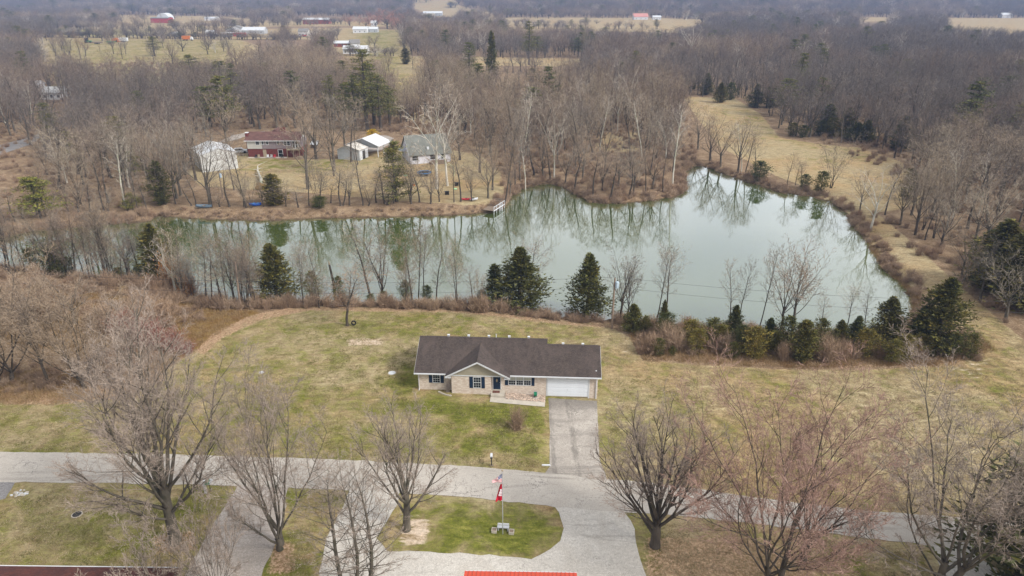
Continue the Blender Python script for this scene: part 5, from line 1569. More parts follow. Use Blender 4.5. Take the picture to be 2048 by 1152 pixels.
# ------------------------------------------------------------------ roofs at the lower edge
def frame_at(px, row, z=0): 
    x, y, zz = P(px, row); return x, y, zz
D5 = CAM_H - 3.0
y_r = D5 / tan(PITCH + atan((1142 - 576) / FPX)); zc = y_r * cos(PITCH) + D5 * sin(PITCH)
xa, xb = (930 - 1024) / FPX * zc, (1153 - 1024) / FPX * zc
e = empty('red_roofed_building', (xa, y_r, 0), radians(-1.2), 'building with ribbed red metal roof and white edge at the lower edge of the picture', 'building')
L_ = xb - xa
a = Acc(); a.prism([(-9, 3.0), (-4.5, 4.8), (0, 3.0), (0, 2.9), (-4.5, 4.7), (-9, 2.9)], 'x', 0, L_); roof_ = a.build('roof', simple('red_metal_roof', (.62, .085, .045), .45, .06, 1.5), e)
rib = Acc(); rib.prism([(0, 3.0), (-4.4, 4.76), (-4.4, 4.82), (0, 3.06)], 'x', 0, .045); rme = rib.mesh('rib', roof_.data.materials[0])
for i in range(int(L_ / .32) + 1): obj('rib', rme, roof_, (min(i * .32, L_ - .05), 0, 0))
a = Acc(); a.box(-.03, L_ + .03, .0, .05, 2.88, 3.03); a.build('eave_trim', M['white_paint'], roof_)
a = Acc(); a.box(.3, L_ - .3, -8.6, -.4, -.5, 2.9); a.build('wall', M['grey_siding'], e)
y_r = D5 / tan(PITCH + atan((1132 - 576) / FPX)); zc = y_r * cos(PITCH) + D5 * sin(PITCH)
xa, xb = (2 - 1024) / FPX * zc, (366 - 1024) / FPX * zc
e = empty('dark_red_roofed_house', (xa, y_r, 0), radians(-.8), 'house with dark red shingle roof, only its edge showing at the lower left corner', 'house')
L_ = xb - xa
a = Acc(); a.face([(-6, 0, 3), (L_, 0, 3), (L_, -4.5, 4.9), (-1.5, -4.5, 4.9)][::-1]); a.face([(-6, 0, 3), (-1.5, -4.5, 4.9), (-6, -9, 3)][::-1]); a.face([(-6, -9, 3), (-1.5, -4.5, 4.9), (L_, -4.5, 4.9), (L_, -9, 3)][::-1])
a.face([(-6, -9, 2.95), (L_, -9, 2.95), (L_, 0, 2.95), (-6, 0, 2.95)])
rr = a.build('roof', M['shingle_red'], e)
a = Acc(); a.box(-6, L_, .0, .08, 2.9, 3.02); a.build('gutter', M['white_paint'], rr)
a = Acc(); a.tube([(-6, 0, 3.03), (-1.5, -4.5, 4.93)], .12, 6); a.build('hip_cap', simple('rusty_hip_cap', (.36, .12, .05)), rr)
a = Acc(); a.box(-5.5, L_ - .4, -8.5, -.4, -.5, 2.94); a.build('wall', M['brick_red'], e)

# ------------------------------------------------------------------ flagpole, bench, mailboxes
fx, fy, fz = P(1005.6, 1068)
FH = top_height(fy, fz, 941)
e = empty('flagpole', (fx, fy, fz), 0, 'thin silver flagpole on the green island between the gravel drives', 'flagpole')
a = Acc(); a.tube([(0, 0, -.3), (0, 0, FH * .5), (0, 0, FH - .08)], [.045, .04, .028], 8); a.build('pole', M['silver'], e)
a = Acc(); a.blob((0, 0, FH), .09, (10, 6)); a.build('finial', M['pale_wood'], e)
def row_z(row): return top_height(fy, fz, row)
def flag_mesh(name, mat, zt, zb, fly, top_drop, bot_drop, nu=16, nv=12, amp=.06, narrow=None):
    me = bpy.data.meshes.new(name); V, F, UVs = [], [], []
    for j in range(nv + 1):
        for i in range(nu + 1):
            u, v = i / nu, j / nv
            xt = -.04 - fly(u, v)
            zz = (zt - top_drop * u ** .9) * (1 - v) + (zb - bot_drop * u) * v
            yy = amp * sin(u * 9 + v * 3) * u ** .5 + .03 * sin(v * 11) * u
            V.append((xt, yy, zz)); UVs.append((u, v))
    for j in range(nv):
        for i in range(nu):
            b = j * (nu + 1) + i; F.append((b, b + 1, b + nu + 2, b + nu + 1))
    me.from_pydata(V, [], F)
    uv = me.uv_layers.new(name='UVMap')
    for l in me.loops: uv.data[l.index].uv = UVs[l.vertex_index]
    me.polygons.foreach_set('use_smooth', [True] * len(F))
    me.materials.append(mat)
    return me
def us_flag_mat():
    m = NT('striped_flag_cloth'); m.rough(.8)
    uvn = m.n('ShaderNodeUVMap'); sp = m.n('ShaderNodeSeparateXYZ'); m.l(uvn.outputs[0], sp.inputs[0])
    u, v = sp.outputs['X'], sp.outputs['Y']
    st = m.math('GREATER_THAN', m.math('FRACT', m.math('MULTIPLY', v, 6.5)), .5)
    c = m.mix(st, (.50, .03, .05), (.78, .77, .78))
    can = m.math('MULTIPLY', m.math('LESS_THAN', u, .4), m.math('LESS_THAN', v, .5385))
    su = m.math('ABSOLUTE', m.math('SUBTRACT', m.math('FRACT', m.math('MULTIPLY', u, 15.0)), .5))
    sv = m.math('ABSOLUTE', m.math('SUBTRACT', m.math('FRACT', m.math('MULTIPLY', v, 16.7)), .5))
    star = m.math('LESS_THAN', m.math('ADD', su, sv), .34)
    c = m.mix(can, c, m.mix(star, (.03, .055, .17), (.75, .75, .78)))
    m.col(c); return m.mat
zt, zb = row_z(947), row_z(964)
wf = width_m(fy, 7, 20)
f1 = obj('flag', flag_mesh('flag', us_flag_mat(), zt, zb, lambda u, v: wf * u, (zt - zb) * .86, .02), None, (fx, fy, fz))
tag(f1, 'red, white and blue striped flag with starred corner, drooping from the top of the pole', 'flag')
zt, zb = row_z(967), row_z(1000)
w2 = width_m(fy, 6, 11.5)
M['flag_red'] = simple('red_flag_cloth', (.50, .012, .035), .8, .1)
M['flag_white'] = simple('white_flag_cloth', (.72, .66, .69), .8, .05)
f2 = obj('flag', flag_mesh('flag', M['flag_red'], zt, zb, lambda u, v: w2 * u * (.25 + .95 * v ** .8), .08, .14, amp=.10), None, (fx, fy, fz))
tag(f2, 'plain red flag with a white rounded emblem, hanging limp below the striped flag', 'flag')
a = Acc()
zl = lambda r: row_z(r)
yb_ = -.16
s_ = width_m(fy, 6, 1)
def rect(px0, r0, px1, r1):
    a.box((px0 - 1005.6) * s_, (px1 - 1005.6) * s_, yb_ - .008, yb_, zl(r1), zl(r0))
rect(1000.6, 976, 1004.2, 979.6); rect(998.8, 980.8, 1004.2, 984.8); rect(997.6, 986.6, 1004.2, 989.4); rect(1001.3, 979.6, 1003.6, 980.8); rect(998.4, 984.8, 1000.8, 986.6); rect(1001.8, 984.8, 1003.4, 986.6)
a.build('emblem', M['flag_white'], f2)
bx_, by_, bz_ = P(1006.5, 1060)
e = empty('stone_bench', (bx_, by_, bz_), radians(-4), 'grey concrete bench with low back standing behind the flagpole', 'bench'); e.scale = (.85, .85, .85)
a = Acc(); a.box(-.62, .62, -.2, .2, .40, .47); a.build('seat', M['dull_metal'], e)
a = Acc(); a.box(-.6, .6, .2, .26, .50, .68); a.build('backrest', M['white_paint'], e)
for s_ in (-.5, .5):
    a = Acc(); a.box(s_ - .05, s_ + .05, -.18, .22, -.05, .40); a.build('leg', M['dull_metal'], e)
    a = Acc(); a.box(s_ - .03, s_ + .03, .215, .255, .40, .5); a.build('back_support', M['dull_metal'], e)
for px, row, lb in ((988.5, 1063, 'square pale planter box of dark soil at the left end of the bench'), (1023, 1066, 'square pale planter box of dark soil at the right end of the bench')):
    qx, qy, qz = P(px, row)
    e = empty('planter_box', (qx, qy, qz), radians(-5), lb, 'planter'); e.scale = (.82, .82, .8)
    a = Acc()
    a.box(-.28, .28, -.3, -.24, 0, .32); a.box(-.28, .28, .24, .3, 0, .32); a.box(-.28, -.22, -.24, .24, 0, .32); a.box(.22, .28, -.24, .24, 0, .32)
    a.build('box', M['concrete'], e)
    a = Acc(); a.box(-.22, .22, -.24, .24, 0, .24); a.build('soil', M['wood'], e)
qx, qy, qz = P(983, 931)
e = empty('mailbox', (qx, qy, qz), 0, 'black mailbox with pale cap on a dark post at the far side of the road', 'mailbox')
a = Acc(); a.box(-.05, .05, -.05, .05, -.1, 1.0); a.build('post', M['dark_metal'], e)
a = Acc(); a.prism([(-.11, 1.0), (.11, 1.0), (.11, 1.14), (.06, 1.22), (-.06, 1.22), (-.11, 1.14)], 'y', -.28, .22); a.build('box', M['dark_metal'], e)
a = Acc(); a.prism([(-.13, 1.23), (.13, 1.23), (.10, 1.34), (-.10, 1.34)], 'y', -.30, .24); a.build('cap', M['white_paint'], e)
a = Acc(); a.box(-.2, .2, -.12, .12, -.02, .04); a.build('base', M['wood'], e)
qx, qy, qz = P(412, 986)
e = empty('mailbox', (qx, qy, qz), 0, 'white post carrying a green mailbox on the near side of the road', 'mailbox')
a = Acc(); a.box(-.10, .10, -.10, .10, -.1, 1.28); a.build('post', M['white_paint'], e)
a = Acc(); a.box(-.17, .17, -.17, .17, 1.0, 1.06); a.prism([(-.13, 1.28), (.13, 1.28), (0, 1.48)], 'y', -.13, .13); a.build('post_cap', M['white_paint'], e)
a = Acc(); a.prism([(.12, 1.02), (.42, 1.02), (.42, 1.22), (.35, 1.32), (.19, 1.32), (.12, 1.22)], 'y', -.15, .42); a.build('box', M['green_plastic'], e)
a = Acc(); a.box(.05, .2, -.05, .05, .95, 1.02); a.build('bracket', M['white_paint'], e)
qx, qy, qz = P(422, 982)
e = empty('newspaper_box', (qx, qy, qz), 0, 'white newspaper tube on a thin dark post beside the green mailbox', 'newspaper box')
a = Acc(); a.tube([(0, 0, -.1), (-.06, 0, 1.0)], .03, 6); a.build('post', M['dark_metal'], e)
a = Acc(); a.box(-.1, .18, -.2, .35, .95, 1.15); a.build('box', M['white_paint'], e)

# tyre swing
qx, qy, qz = P(708, 652)
sx_, sy_, sz_ = P(695, 651)
e = empty('tyre_swing', (qx, qy, qz + .12), 0, 'black tyre hanging on a rope from the young tree on the back lawn', 'swing')
a = Acc()
n_ = 18
for i in range(n_):
    t0, t1 = 2 * pi * i / n_, 2 * pi * (i + 1) / n_
    pr0 = [(.36, -.11), (.36, .11), (.20, .09), (.20, -.09)]
    for k in range(4):
        (ra, ya), (rb, yb) = pr0[k], pr0[(k + 1) % 4]
        a.face([(ra * sin(t0), ya, .38 + ra * cos(t0)), (rb * sin(t0), yb, .38 + rb * cos(t0)), (rb * sin(t1), yb, .38 + rb * cos(t1)), (ra * sin(t1), ya, .38 + ra * cos(t1))])
a.build('tyre', M['black'], e)
a = Acc(); a.tube([(0, 0, .74), (-.02, 0, 2.35)], .018, 5); a.build('rope', M['pale_wood'], e)
a = Acc(); s3 = swing_tree.scale
def tl(p): # point in the tree's own frame
    q = Matrix.Rotation(-swing_tree.rotation_euler.z, 3, 'Z') @ (Vector(p) - Vector((sx_, sy_, sz_)))
    return Vector((q.x / s3[0], q.y / s3[1], q.z / s3[2]))
for (dx, dz) in ((1.5, 2.62), (-1.6, 2.7), (2.2, 3.3), (-1.9, 3.2)):
    a.tube([tl((sx_, sy_, sz_ + dz - .1)), tl((sx_ + dx * .5, sy_, sz_ + dz)), tl((sx_ + dx, sy_, sz_ + dz + .1))], [.05, .03, .012], 5)
a.build('branch', M['bark_dark'], swing_tree)
qx, qy, qz = P(703, 611)
a = Acc()
for i in range(5): a.blob((-.85 + .42 * i, .05 * (-1) ** i, .16), .19, (8, 5), 0, (1.5, .8, .8), .2, rs)
tag(a.build('white_bundle', M['white_paint'], None, True, (qx, qy, qz + .15), -.1), 'long whitish bundle of sheeting lying behind the swing tree', 'bundle')
for px, row, r_, lb, mt in ((784, 746, .42, 'round white lid set in the lawn left of the house', 'white_paint'), (523, 745, .28, 'pale round ball-like cap on the lawn far left of the house', 'dull_metal'), (154, 1029, .38, 'dark round drain cover in the grass near the lower left', 'dark_metal')):
    qx, qy, qz = P(px, row)
    e = empty('round_lid', (qx, qy, qz), 0, lb, 'lid')
    a = Acc(); a.tube([(0, 0, -.05), (0, 0, .05)], r_, 18); a.build('lid', M[mt], e)
    a = Acc(); a.tube([(0, 0, -.05), (0, 0, .03)], r_ * 1.25, 18); a.build('rim', M['concrete'], e)
qx, qy, qz = P(1092, 931)
a = Acc(); a.prism([(-.45, 0), (.45, 0), (.38, .09), (-.38, .09)], 'y', -.1, .1); tag(a.build('white_marker', M['white_paint'], None, False, (qx, qy, qz)), 'small white slab lying at the left corner of the driveway', 'slab')
e = empty('rubble_heap', (*P(40, 987)[:2], -.02), 0, 'heap of pale broken rocks beside the dark paved drive at lower left', 'rubble'); e.scale = (.62, .62, .62)
rs = random.Random(8)
for i in range(26):
    a = Acc(); r_ = rs.uniform(.1, .28); a.blob((rs.gauss(0, .75), rs.gauss(0, .4), r_ * .5), r_, (6, 4), 0, (1.2, 1, .7), .3, rs); a.build('rock', M['concrete'] if i % 3 else M['white_paint'], e)

# ------------------------------------------------------------------ utility poles and wires
def upole(px, row, tx, trow, label, trans=False, h=None, thin=1.0):
    x0, y0, z0 = P(px, row)
    H = h or top_height(y0, z0, trow)
    X = (tx - px) / FPX * (y0 * cos(PITCH) + (CAM_H - z0 - H) * sin(PITCH)) + x0 * 0
    zcb = y0 * cos(PITCH) + (CAM_H - z0) * sin(PITCH); zct = y0 * cos(PITCH) + (CAM_H - z0 - H) * sin(PITCH)
    dx = (tx - 1024) / FPX * zct - x0
    e = empty('utility_pole', (x0, y0, z0), 0, label, 'utility pole')
    a = Acc(); a.tube([(0, 0, -.5), (dx * .5, 0, H * .5), (dx, 0, H)], [.17 * thin, .14 * thin, .11 * thin], 8); a.build('pole', M['pole_wood'], e)
    if trans:
        a = Acc(); a.tube([(dx + .32, -.1, H - 1.45), (dx + .32, -.1, H - .55)], .25, 12); a.tube([(dx + .32, -.1, H - .55), (dx + .32, -.1, H - .45)], [.25, .12], 12); t = a.build('transformer', simple('pale_blue_transformer', (.42, .52, .62), .5), e)
        a = Acc(); a.tube([(dx + .32, -.1, H - .47), (dx + .32, -.1, H - .25)], .04, 6); a.build('insulator', M['dark_metal'], t)
    a = Acc(); a.tube([(dx - .0, -.02, H), (dx, -.02, H + .18)], .035, 6); a.build('insulator', M['dark_metal'], e)
    return Vector((x0 + dx, y0, z0 + H)), e
TA, poleA = upole(1223.5, 657, 1230, 556, 'wooden utility pole with pale blue transformer between the two cedars', True)
upole(481, 620, 470.5, 523, 'bare leaning wooden pole among the trees of the near bank')
upole(446, 396, 437, 342, 'utility pole with pale transformer in front of the white barn', True, thin=.9)
x_, y_, z_ = P(2420, 720)
TR, _ = upole(2420, 720, 2425, 600, 'wooden utility pole beyond the right edge of the picture')
TL, _ = upole(-330, 645, -335, 520, 'wooden utility pole beyond the left edge of the picture')
def wire(p, q, sag, label):
    a = Acc(); n = 24
    a.tube([tuple(p.lerp(q, i / n) - Vector((0, 0, sag * 4 * (i / n) * (1 - i / n)))) for i in range(n + 1)], .016, 4)
    tag(a.build('wire', M['dark_metal']), label, 'wire')
wire(TA + Vector((0, 0, .15)), TR + Vector((0, 0, .15)), 1.6, 'upper power line running right from the transformer pole across the pond')
wire(TA + Vector((0, 0, -1.3)), TR + Vector((0, 0, -1.3)), 1.8, 'lower power line running right from the transformer pole')
wire(TA + Vector((0, 0, .15)), TL + Vector((0, 0, .15)), 2.0, 'upper power line running left from the transformer pole')
wire(TA + Vector((0, 0, -1.3)), TL + Vector((0, 0, -1.3)), 2.2, 'lower power line running left from the transformer pole')
qx, qy, qz = P(672, 603)
e = empty('dead_snag', (qx, qy, qz), 0, 'broken dead trunk with pale splintered top on the near bank', 'snag')
hh_ = top_height(qy, qz, 523); a = Acc(); a.tube([(0, 0, -.3), (-.1, 0, hh_ * .5), (-.45, 0, hh_ - .5)], [.26, .2, .16], 7); a.build('trunk', M['bark_dark'], e)
a = Acc(); a.tube([(-.45, 0, hh_ - .5), (-.48, 0, hh_ - .1), (-.5, 0, hh_ + .1)], [.16, .1, .02], 5); a.build('splintered_top', M['pale_wood'], e)
#%%PART5
# ------------------------------------------------------------------ buildings across the pond
def far_window(parent, x0, x1, z0, z1, yf=0.0, frame='white_paint', fw=.12):
    return window(parent, x0, x1, z0, z1, yf, 2, 1, frame, fw, mun=False)

# white steel barn, gable end to the viewer
bx, by, bz = P(406, 345); cx, cy, cz_ = P(477, 336.5)
ang = atan2(cy - by, cx - bx); Wd = math.hypot(cx - bx, cy - by)
e = empty('white_barn', (bx, by, bz), ang, 'plain white steel barn with low gable roof on the far bank', 'barn')
Dp = 12.0
a = Acc(); a.prism([(0, -.3), (Wd, -.3), (Wd, 4.3), (Wd / 2, 5.7), (0, 4.3)], 'y', 0, Dp); a.build('wall', M['dull_metal'] if 0 else simple('off_white_steel', (.58, .585, .58), .6, .06, .8), e)
a = Acc(); a.prism([(-.25, 4.26), (Wd / 2, 5.78), (Wd + .25, 4.26), (Wd + .25, 4.38), (Wd / 2, 5.90), (-.25, 4.38)], 'y', -.15, Dp + .15); rb = a.build('roof', M['white_metal'], e)
a = Acc()
for i in range(1, 12): a.box(i * Wd / 12 - .02, i * Wd / 12 + .02, -.03, 0, -.2, 4.2 + 1.35 * (1 - abs(i - 6) / 6))
a.build('rib', M['white_metal'], e)
a = Acc(); a.box(-.01, -.04 + .02, 2, 5, -.2, 3.4); a.build('door', M['dull_metal'], e)
for px, row, lb in ((462, 336, 'pale blue and white pile of boards at the foot of the white barn'), (392, 318, 'pale scrap pile left of the white barn')):
    qx, qy, qz = P(px, row); a = Acc()
    for i in range(9): x0 = R.uniform(-1.2, 1.2); y0 = R.uniform(-.4, .4); a.box(x0 - R.uniform(.3, .8), x0 + .4, y0 - .15, y0 + .2, .08 * i, .08 * i + .06)
    tag(a.build('board_pile', M['white_metal'], None, False, (qx, qy, qz), .2), lb, 'pile')

# two-storey brick and siding house
bx, by, bz = P(498, 314); Wd = width_m(by, bz, 103)
e = empty('two_storey_house', (bx, by, bz), radians(1), 'house with maroon roof, pale siding above red brick and white windows, across the pond', 'house')
a = Acc(); a.box(0, Wd, 0, 8, -.4, 2.35); a.build('wall', M['brick_red'], e, )
a = Acc(); a.box(-.02, Wd * .28, -.12, 8.02, 2.36, 4.75); a.build('wall', M['grey_siding'], e)
a = Acc(); a.box(Wd * .28 + .005, Wd * .53, -.11, 8.01, 2.36, 4.75); a.box(Wd * .53 + .005, Wd + .02, .02, 8.02, 2.36, 4.75); a.build('wall', M['mauve_siding'], e)
a = Acc(); a.prism([(-.5, 4.72), (4, 6.5), (8.5, 4.72), (8.5, 4.60), (4, 6.38), (-.5, 4.60)], 'x', -.6, Wd + .5); r1 = a.build('roof', M['shingle_far_red'], e)
a = Acc(); a.prism([(Wd * .30, 5.2), (Wd * .46, 7.0), (Wd * .66, 5.2)], 'y', 4.5, 9.0); a.build('rear_gable', M['shingle_far_red'], r1)
a = Acc(); a.box(-.6, Wd + .5, -.62, -.5, 4.56, 4.74); a.build('gutter', M['white_paint'], e)
a = Acc(); a.prism([(.1, 4.75), (7.9, 4.75), (4, 6.3)], 'x', Wd - .1, Wd + .03); a.build('gable_end', M['white_paint'], e)
a = Acc(); a.box(-.75, -.03, 1.5, 2.6, -.4, 6.5); ch = a.build('chimney', M['brick_red'], e)
a = Acc(); a.box(-.85, .07, 1.4, 2.7, 6.5, 6.62); a.build('cap', M['white_paint'], ch)
a = Acc(); a.box(Wd * .58, Wd * .66, 4.6, 5.4, 5.6, 7.4); ch = a.build('chimney', M['brick_red'], r1)
for (x0, x1, z0, z1) in ((Wd * .17, Wd * .235, 3.55, 4.45), (Wd * .285, Wd * .32, 3.6, 4.45), (Wd * .37, Wd * .41, 3.6, 4.45)): far_window(e, x0, x1, z0, z1, -.12)
for (x0, x1, z0, z1) in ((Wd * .575, Wd * .625, 3.7, 4.45), (Wd * .71, Wd * .755, 3.3, 4.45), (Wd * .77, Wd * .82, 3.3, 4.45), (Wd * .87, Wd * .91, 2.5, 4.45), (Wd * .93, Wd * .97, 2.5, 4.45)): far_window(e, x0, x1, z0, z1, .02)
a = Acc(); a.box(Wd * .285, Wd * .35, -.06, .0, -.1, 2.1); a.build('door', M['pale_wood'], e)
far_window(e, Wd * .58, Wd * .66, .05, 2.0, 0)
a = Acc(); a.box(Wd * .78, Wd * 1.02, -1.9, .0, 2.25, 2.4)
for xx in (Wd * .78 + .06, Wd * .9, Wd * 1.02 - .06): a.box(xx - .06, xx + .06, -1.85, -1.73, -.3, 3.2)
a.box(Wd * .78, Wd * 1.02, -1.86, -1.78, 3.1, 3.18); a.box(Wd * .78, Wd * 1.02, -1.84, -1.80, 2.7, 2.76)
a.build('deck', M['pale_wood'], e)
a = Acc(); a.box(0, Wd * .75, -1.6, -.13, -.2, .06); a.build('patio', M['concrete'], e)
rs = random.Random(21)
for i, (px, mt, lb) in enumerate(((512, 'dark_metal', 'black covered grill'), (518, 'pale_wood', 'beige patio chair'), (536, 'white_paint', 'white patio chair'), (543, 'silver', 'grey metal patio table'), (549, 'red_plastic', 'reddish toy'), (565, 'black', 'black pot'))):
    qx, qy, qz = P(px, 316)
    a = Acc(); a.box(-.3, .3, -.25, .25, .35, .45); a.box(-.3, .3, .2, .26, .45, .95)
    for sx in (-.26, .26):
        for sy in (-.2, .2): a.box(sx - .03, sx + .03, sy - .03, sy + .03, 0, .35)
    tag(a.build('patio_furniture', M[mt], None, False, (qx, qy, qz), rs.uniform(-.5, .5)), lb + ' on the patio of the maroon-roofed house', 'patio furniture')

# open carport with white metal roof, closed shed in front of it
bx, by, bz = P(676, 318)
ang = radians(-18)
e = empty('grey_shed', (bx, by, bz), ang, 'low grey-walled shed with rusty white metal roof in front of the open carport', 'shed')
a = Acc(); a.prism([(0, -.3), (6.9, -.3), (6.9, 2.9), (3.2, 4.0), (0, 2.7)], 'y', 0, 5.0); a.build('wall', M['dull_metal'], e)
a = Acc(); a.prism([(-.3, 2.62), (3.2, 4.06), (7.2, 2.85), (7.2, 2.95), (3.2, 4.18), (-.3, 2.74)], 'y', -.3, 5.0); a.build('roof', simple('rust_streaked_white_metal', (.56, .53, .49), .6, .25, .8), e)
a = Acc(); a.box(6.9, 6.96, .3, 1.6, -.2, 2.5); a.box(6.9, 6.96, 3.4, 4.9, 2.0, 2.7); a.build('trim', M['white_paint'], e)
a = Acc(); a.box(6.88, 6.94, 1.9, 3.3, -.2, 2.3); a.build('dark_doorway_panel', M['dark_metal'], e)  # dark panel on the solid wall stands for the shade inside an open doorway
x2, y2 = bx + 0 * cos(ang) - 5.6 * sin(ang), by + 0 * sin(ang) + 5.6 * cos(ang)
e = empty('open_carport', (x2, y2, bz), ang, 'tall open carport with bright white metal gable roof and grey end wall', 'carport')
a = Acc(); a.prism([(0, 2.6), (9.6, 2.6), (9.6, 3.4), (5.2, 5.0), (0, 3.2)], 'y', 0, .12); a.build('end_wall', simple('grey_steel_panel', (.30, .32, .34), .6, .1, .6), e)
a = Acc(); a.prism([(-.5, 3.0), (5.2, 5.06), (10.4, 3.1), (10.4, 3.2), (5.2, 5.2), (-.5, 3.12)], 'y', -.5, 7.6); a.build('roof', M['white_metal'], e)
for xx in (.1, 9.7):
    for yy in (.1, 3.6, 7.2):
        a = Acc(); a.box(xx - .09, xx + .09, yy - .09, yy + .09, -.3, 3.15); a.build('post', M['white_paint'], e)
qx, qy, qz = P(630, 296)
e = empty('lean_to', (qx, qy, qz), radians(-35), 'small wooden shelter with a white tin roof right of the maroon-roofed house', 'shelter')
a = Acc(); a.face([(-1.6, -.6, 1.0), (1.6, -.6, 1.0), (1.6, .7, 2.2), (-1.6, .7, 2.2)]); a.face([(-1.6, .7, 2.25), (1.6, .7, 2.25), (1.6, -.6, 1.05), (-1.6, -.6, 1.05)]); a.face([(-1.6, -.6, 1), (-1.6, -.6, 1.05), (1.6, -.6, 1.05), (1.6, -.6, 1)]); a.build('roof', M['white_metal'], e)
a = Acc(); a.box(-1.4, 1.4, -.45, .55, -.2, 1.0); a.build('wall', M['wood'], e)
for px, row, lb in ((606, 317, 'heap of pale scrap lumber at the right corner of the maroon-roofed house'), (640, 303, 'low scatter of pale boards beside the tin-roofed shelter'), (478, 312, 'dark clutter pile left of the maroon-roofed house')):
    qx, qy, qz = P(px, row); a = Acc()
    for i in range(12): x0 = R.uniform(-1.3, 1.3); y0 = R.uniform(-.6, .6); a.tube([(x0 - .5, y0, .05 * i), (x0 + .6, y0 + R.uniform(-.4, .4), .05 * i + .1)], .06, 4)
    tag(a.build('lumber_pile', M['pale_wood'] if px != 478 else M['wood'], None, False, (qx, qy, qz)), lb, 'pile')

# white steep-roofed house
bx, by, bz = P(821, 329)
ang = radians(19)
e = empty('white_cottage', (bx, by, bz), ang, 'white cottage with steep grey-green shingle roof behind the pair of sycamores', 'house')
Wd = 11.4
a = Acc(); a.prism([(0, -.3), (11.5, -.3), (11.5, 2.7), (5.6, 6.7), (0, 2.7)], 'x', 0, .2); a.box(.2, Wd, 0, .2, -.3, 2.6); a.box(.2, Wd, 11.3, 11.5, -.3, 2.6)
a.prism([(0, -.3), (11.5, -.3), (11.5, 2.7), (5.6, 6.7), (0, 2.7)], 'x', Wd - .2, Wd); a.build('wall', simple('white_lap_siding', (.62, .62, .68), .6, .05, .8), e)
a = Acc(); a.prism([(-.4, 2.45), (5.6, 6.9), (11.9, 2.5), (11.9, 2.36), (5.6, 6.73), (-.4, 2.3)], 'x', -.35, Wd + .3); rr = a.build('roof', M['shingle_grey'], e)
a = Acc(); a.box(5.0, 5.6, 1.1, 1.7, 3.3, 4.2); a.build('chimney', M['white_paint'], rr)
a = Acc(); a.box(-.37, -.35, -.41, -.25, 2.3, 2.5); a.prism([(-.4, 2.3), (5.6, 6.72), (5.6, 6.89), (-.4, 2.46)], 'x', -.38, -.355); a.build('rake_board', M['white_paint'], rr)
for (x0, x1) in ((.6, 2.2), (5.6, 7.2), (8.6, 9.6)): far_window(e, x0, x1, 1.0, 2.2, 0)
a = Acc(); a.box(-.03, .0, 4.8, 6.2, 4.2, 5.5); sw = a.build('window', M['glass'], e)
a = Acc(); a.box(-1.8, -.05, 5.5, 10, 2.6, 2.75); a.build('side_porch_roof', M['dull_metal'], e)
a = Acc(); a.box(5.2, 9.8, -2.2, -.02, 0, .35); a.box(5.2, 9.8, -2.2, -2.1, .35, 1.2); a.build('deck', M['wood'], e)

# trampoline
qx, qy, qz = P(849, 351)
e = empty('trampoline', (qx, qy, qz), 0, 'round trampoline with blue padded rim in the yard before the white cottage', 'trampoline')
a = Acc(); ring = [(1.75 * cos(2 * pi * i / 24), 1.75 * sin(2 * pi * i / 24), .85) for i in range(25)]; a.tube(ring, .13, 6, cap=False); a.build('rim', M['blue_metal'], e)
a = Acc(); a.face([(1.68 * cos(2 * pi * i / 24), 1.68 * sin(2 * pi * i / 24), .84) for i in range(24)]); a.build('mat', M['black'], e)
for i in range(6):
    t = 2 * pi * i / 6 + .3; a = Acc(); a.tube([(1.75 * cos(t), 1.75 * sin(t), 0), (1.75 * cos(t), 1.75 * sin(t), .85)], .04, 5); a.build('leg', M['dull_metal'], e)
a = Acc(); a.tube([(-1.7, .2, .85), (-1.0, .5, 2.2), (.6, .7, 2.5), (1.3, .6, 2.3)], .04, 5); a.build('net_pole', M['pale_wood'], e)
for px, row, lb in ((913, 371, 'dark square planter in the yard, upper one of the two near the sycamores'), (894, 389, 'dark square planter in the yard, lower one of the two near the sycamores')):
    qx, qy, qz = P(px, row); a = Acc(); a.box(-.45, .45, -.4, .4, 0, .7); a.box(-.5, .5, -.45, .45, .7, .78); tag(a.build('planter', M['black'], None, False, (qx, qy, qz), .2), lb, 'planter')
for px, row, lb in ((910, 378.5, 'flat pale green sandbox lid near the dark planters'), (811, 351.5, 'flat pale green saucer on the grass left of the trampoline')):
    qx, qy, qz = P(px, row); a = Acc(); a.tube([(0, 0, 0), (0, 0, .15), (0, 0, .2)], [.45, .5, .3], 12); tag(a.build('green_saucer', simple('mint_plastic', (.35, .62, .33), .5), None, False, (qx, qy, qz)), lb, 'toy')
qx, qy, qz = P(827, 371.5); a = Acc(); a.box(-.3, .3, -.2, .2, .15, .4); a.box(-.3, -.24, -.2, .2, .4, .8); a.tube([(-.2, -.25, .15), (-.2, .25, .15)], .15, 8); a.tube([(.22, -.25, .15), (.22, .25, .15)], .15, 8)
tag(a.build('ride_on_toy', M['orange'], None, False, (qx, qy, qz)), 'small orange ride-on toy at the waterside lawn below the cottage', 'toy')
qx, qy, qz = P(906, 352); a = Acc(); a.tube([(-2.0, 0, 2.6), (-.9, 0, 3.3), (.1, 0, 2.4), (.35, 0, 1.2), (.3, 0, 0)], .07, 6); tag(a.build('bent_hoop', simple('pale_green_hoop', (.5, .55, .35), .6), None, False, (qx, qy, qz)), 'pale curved hoop arching over the grass right of the sycamore pair', 'hoop')

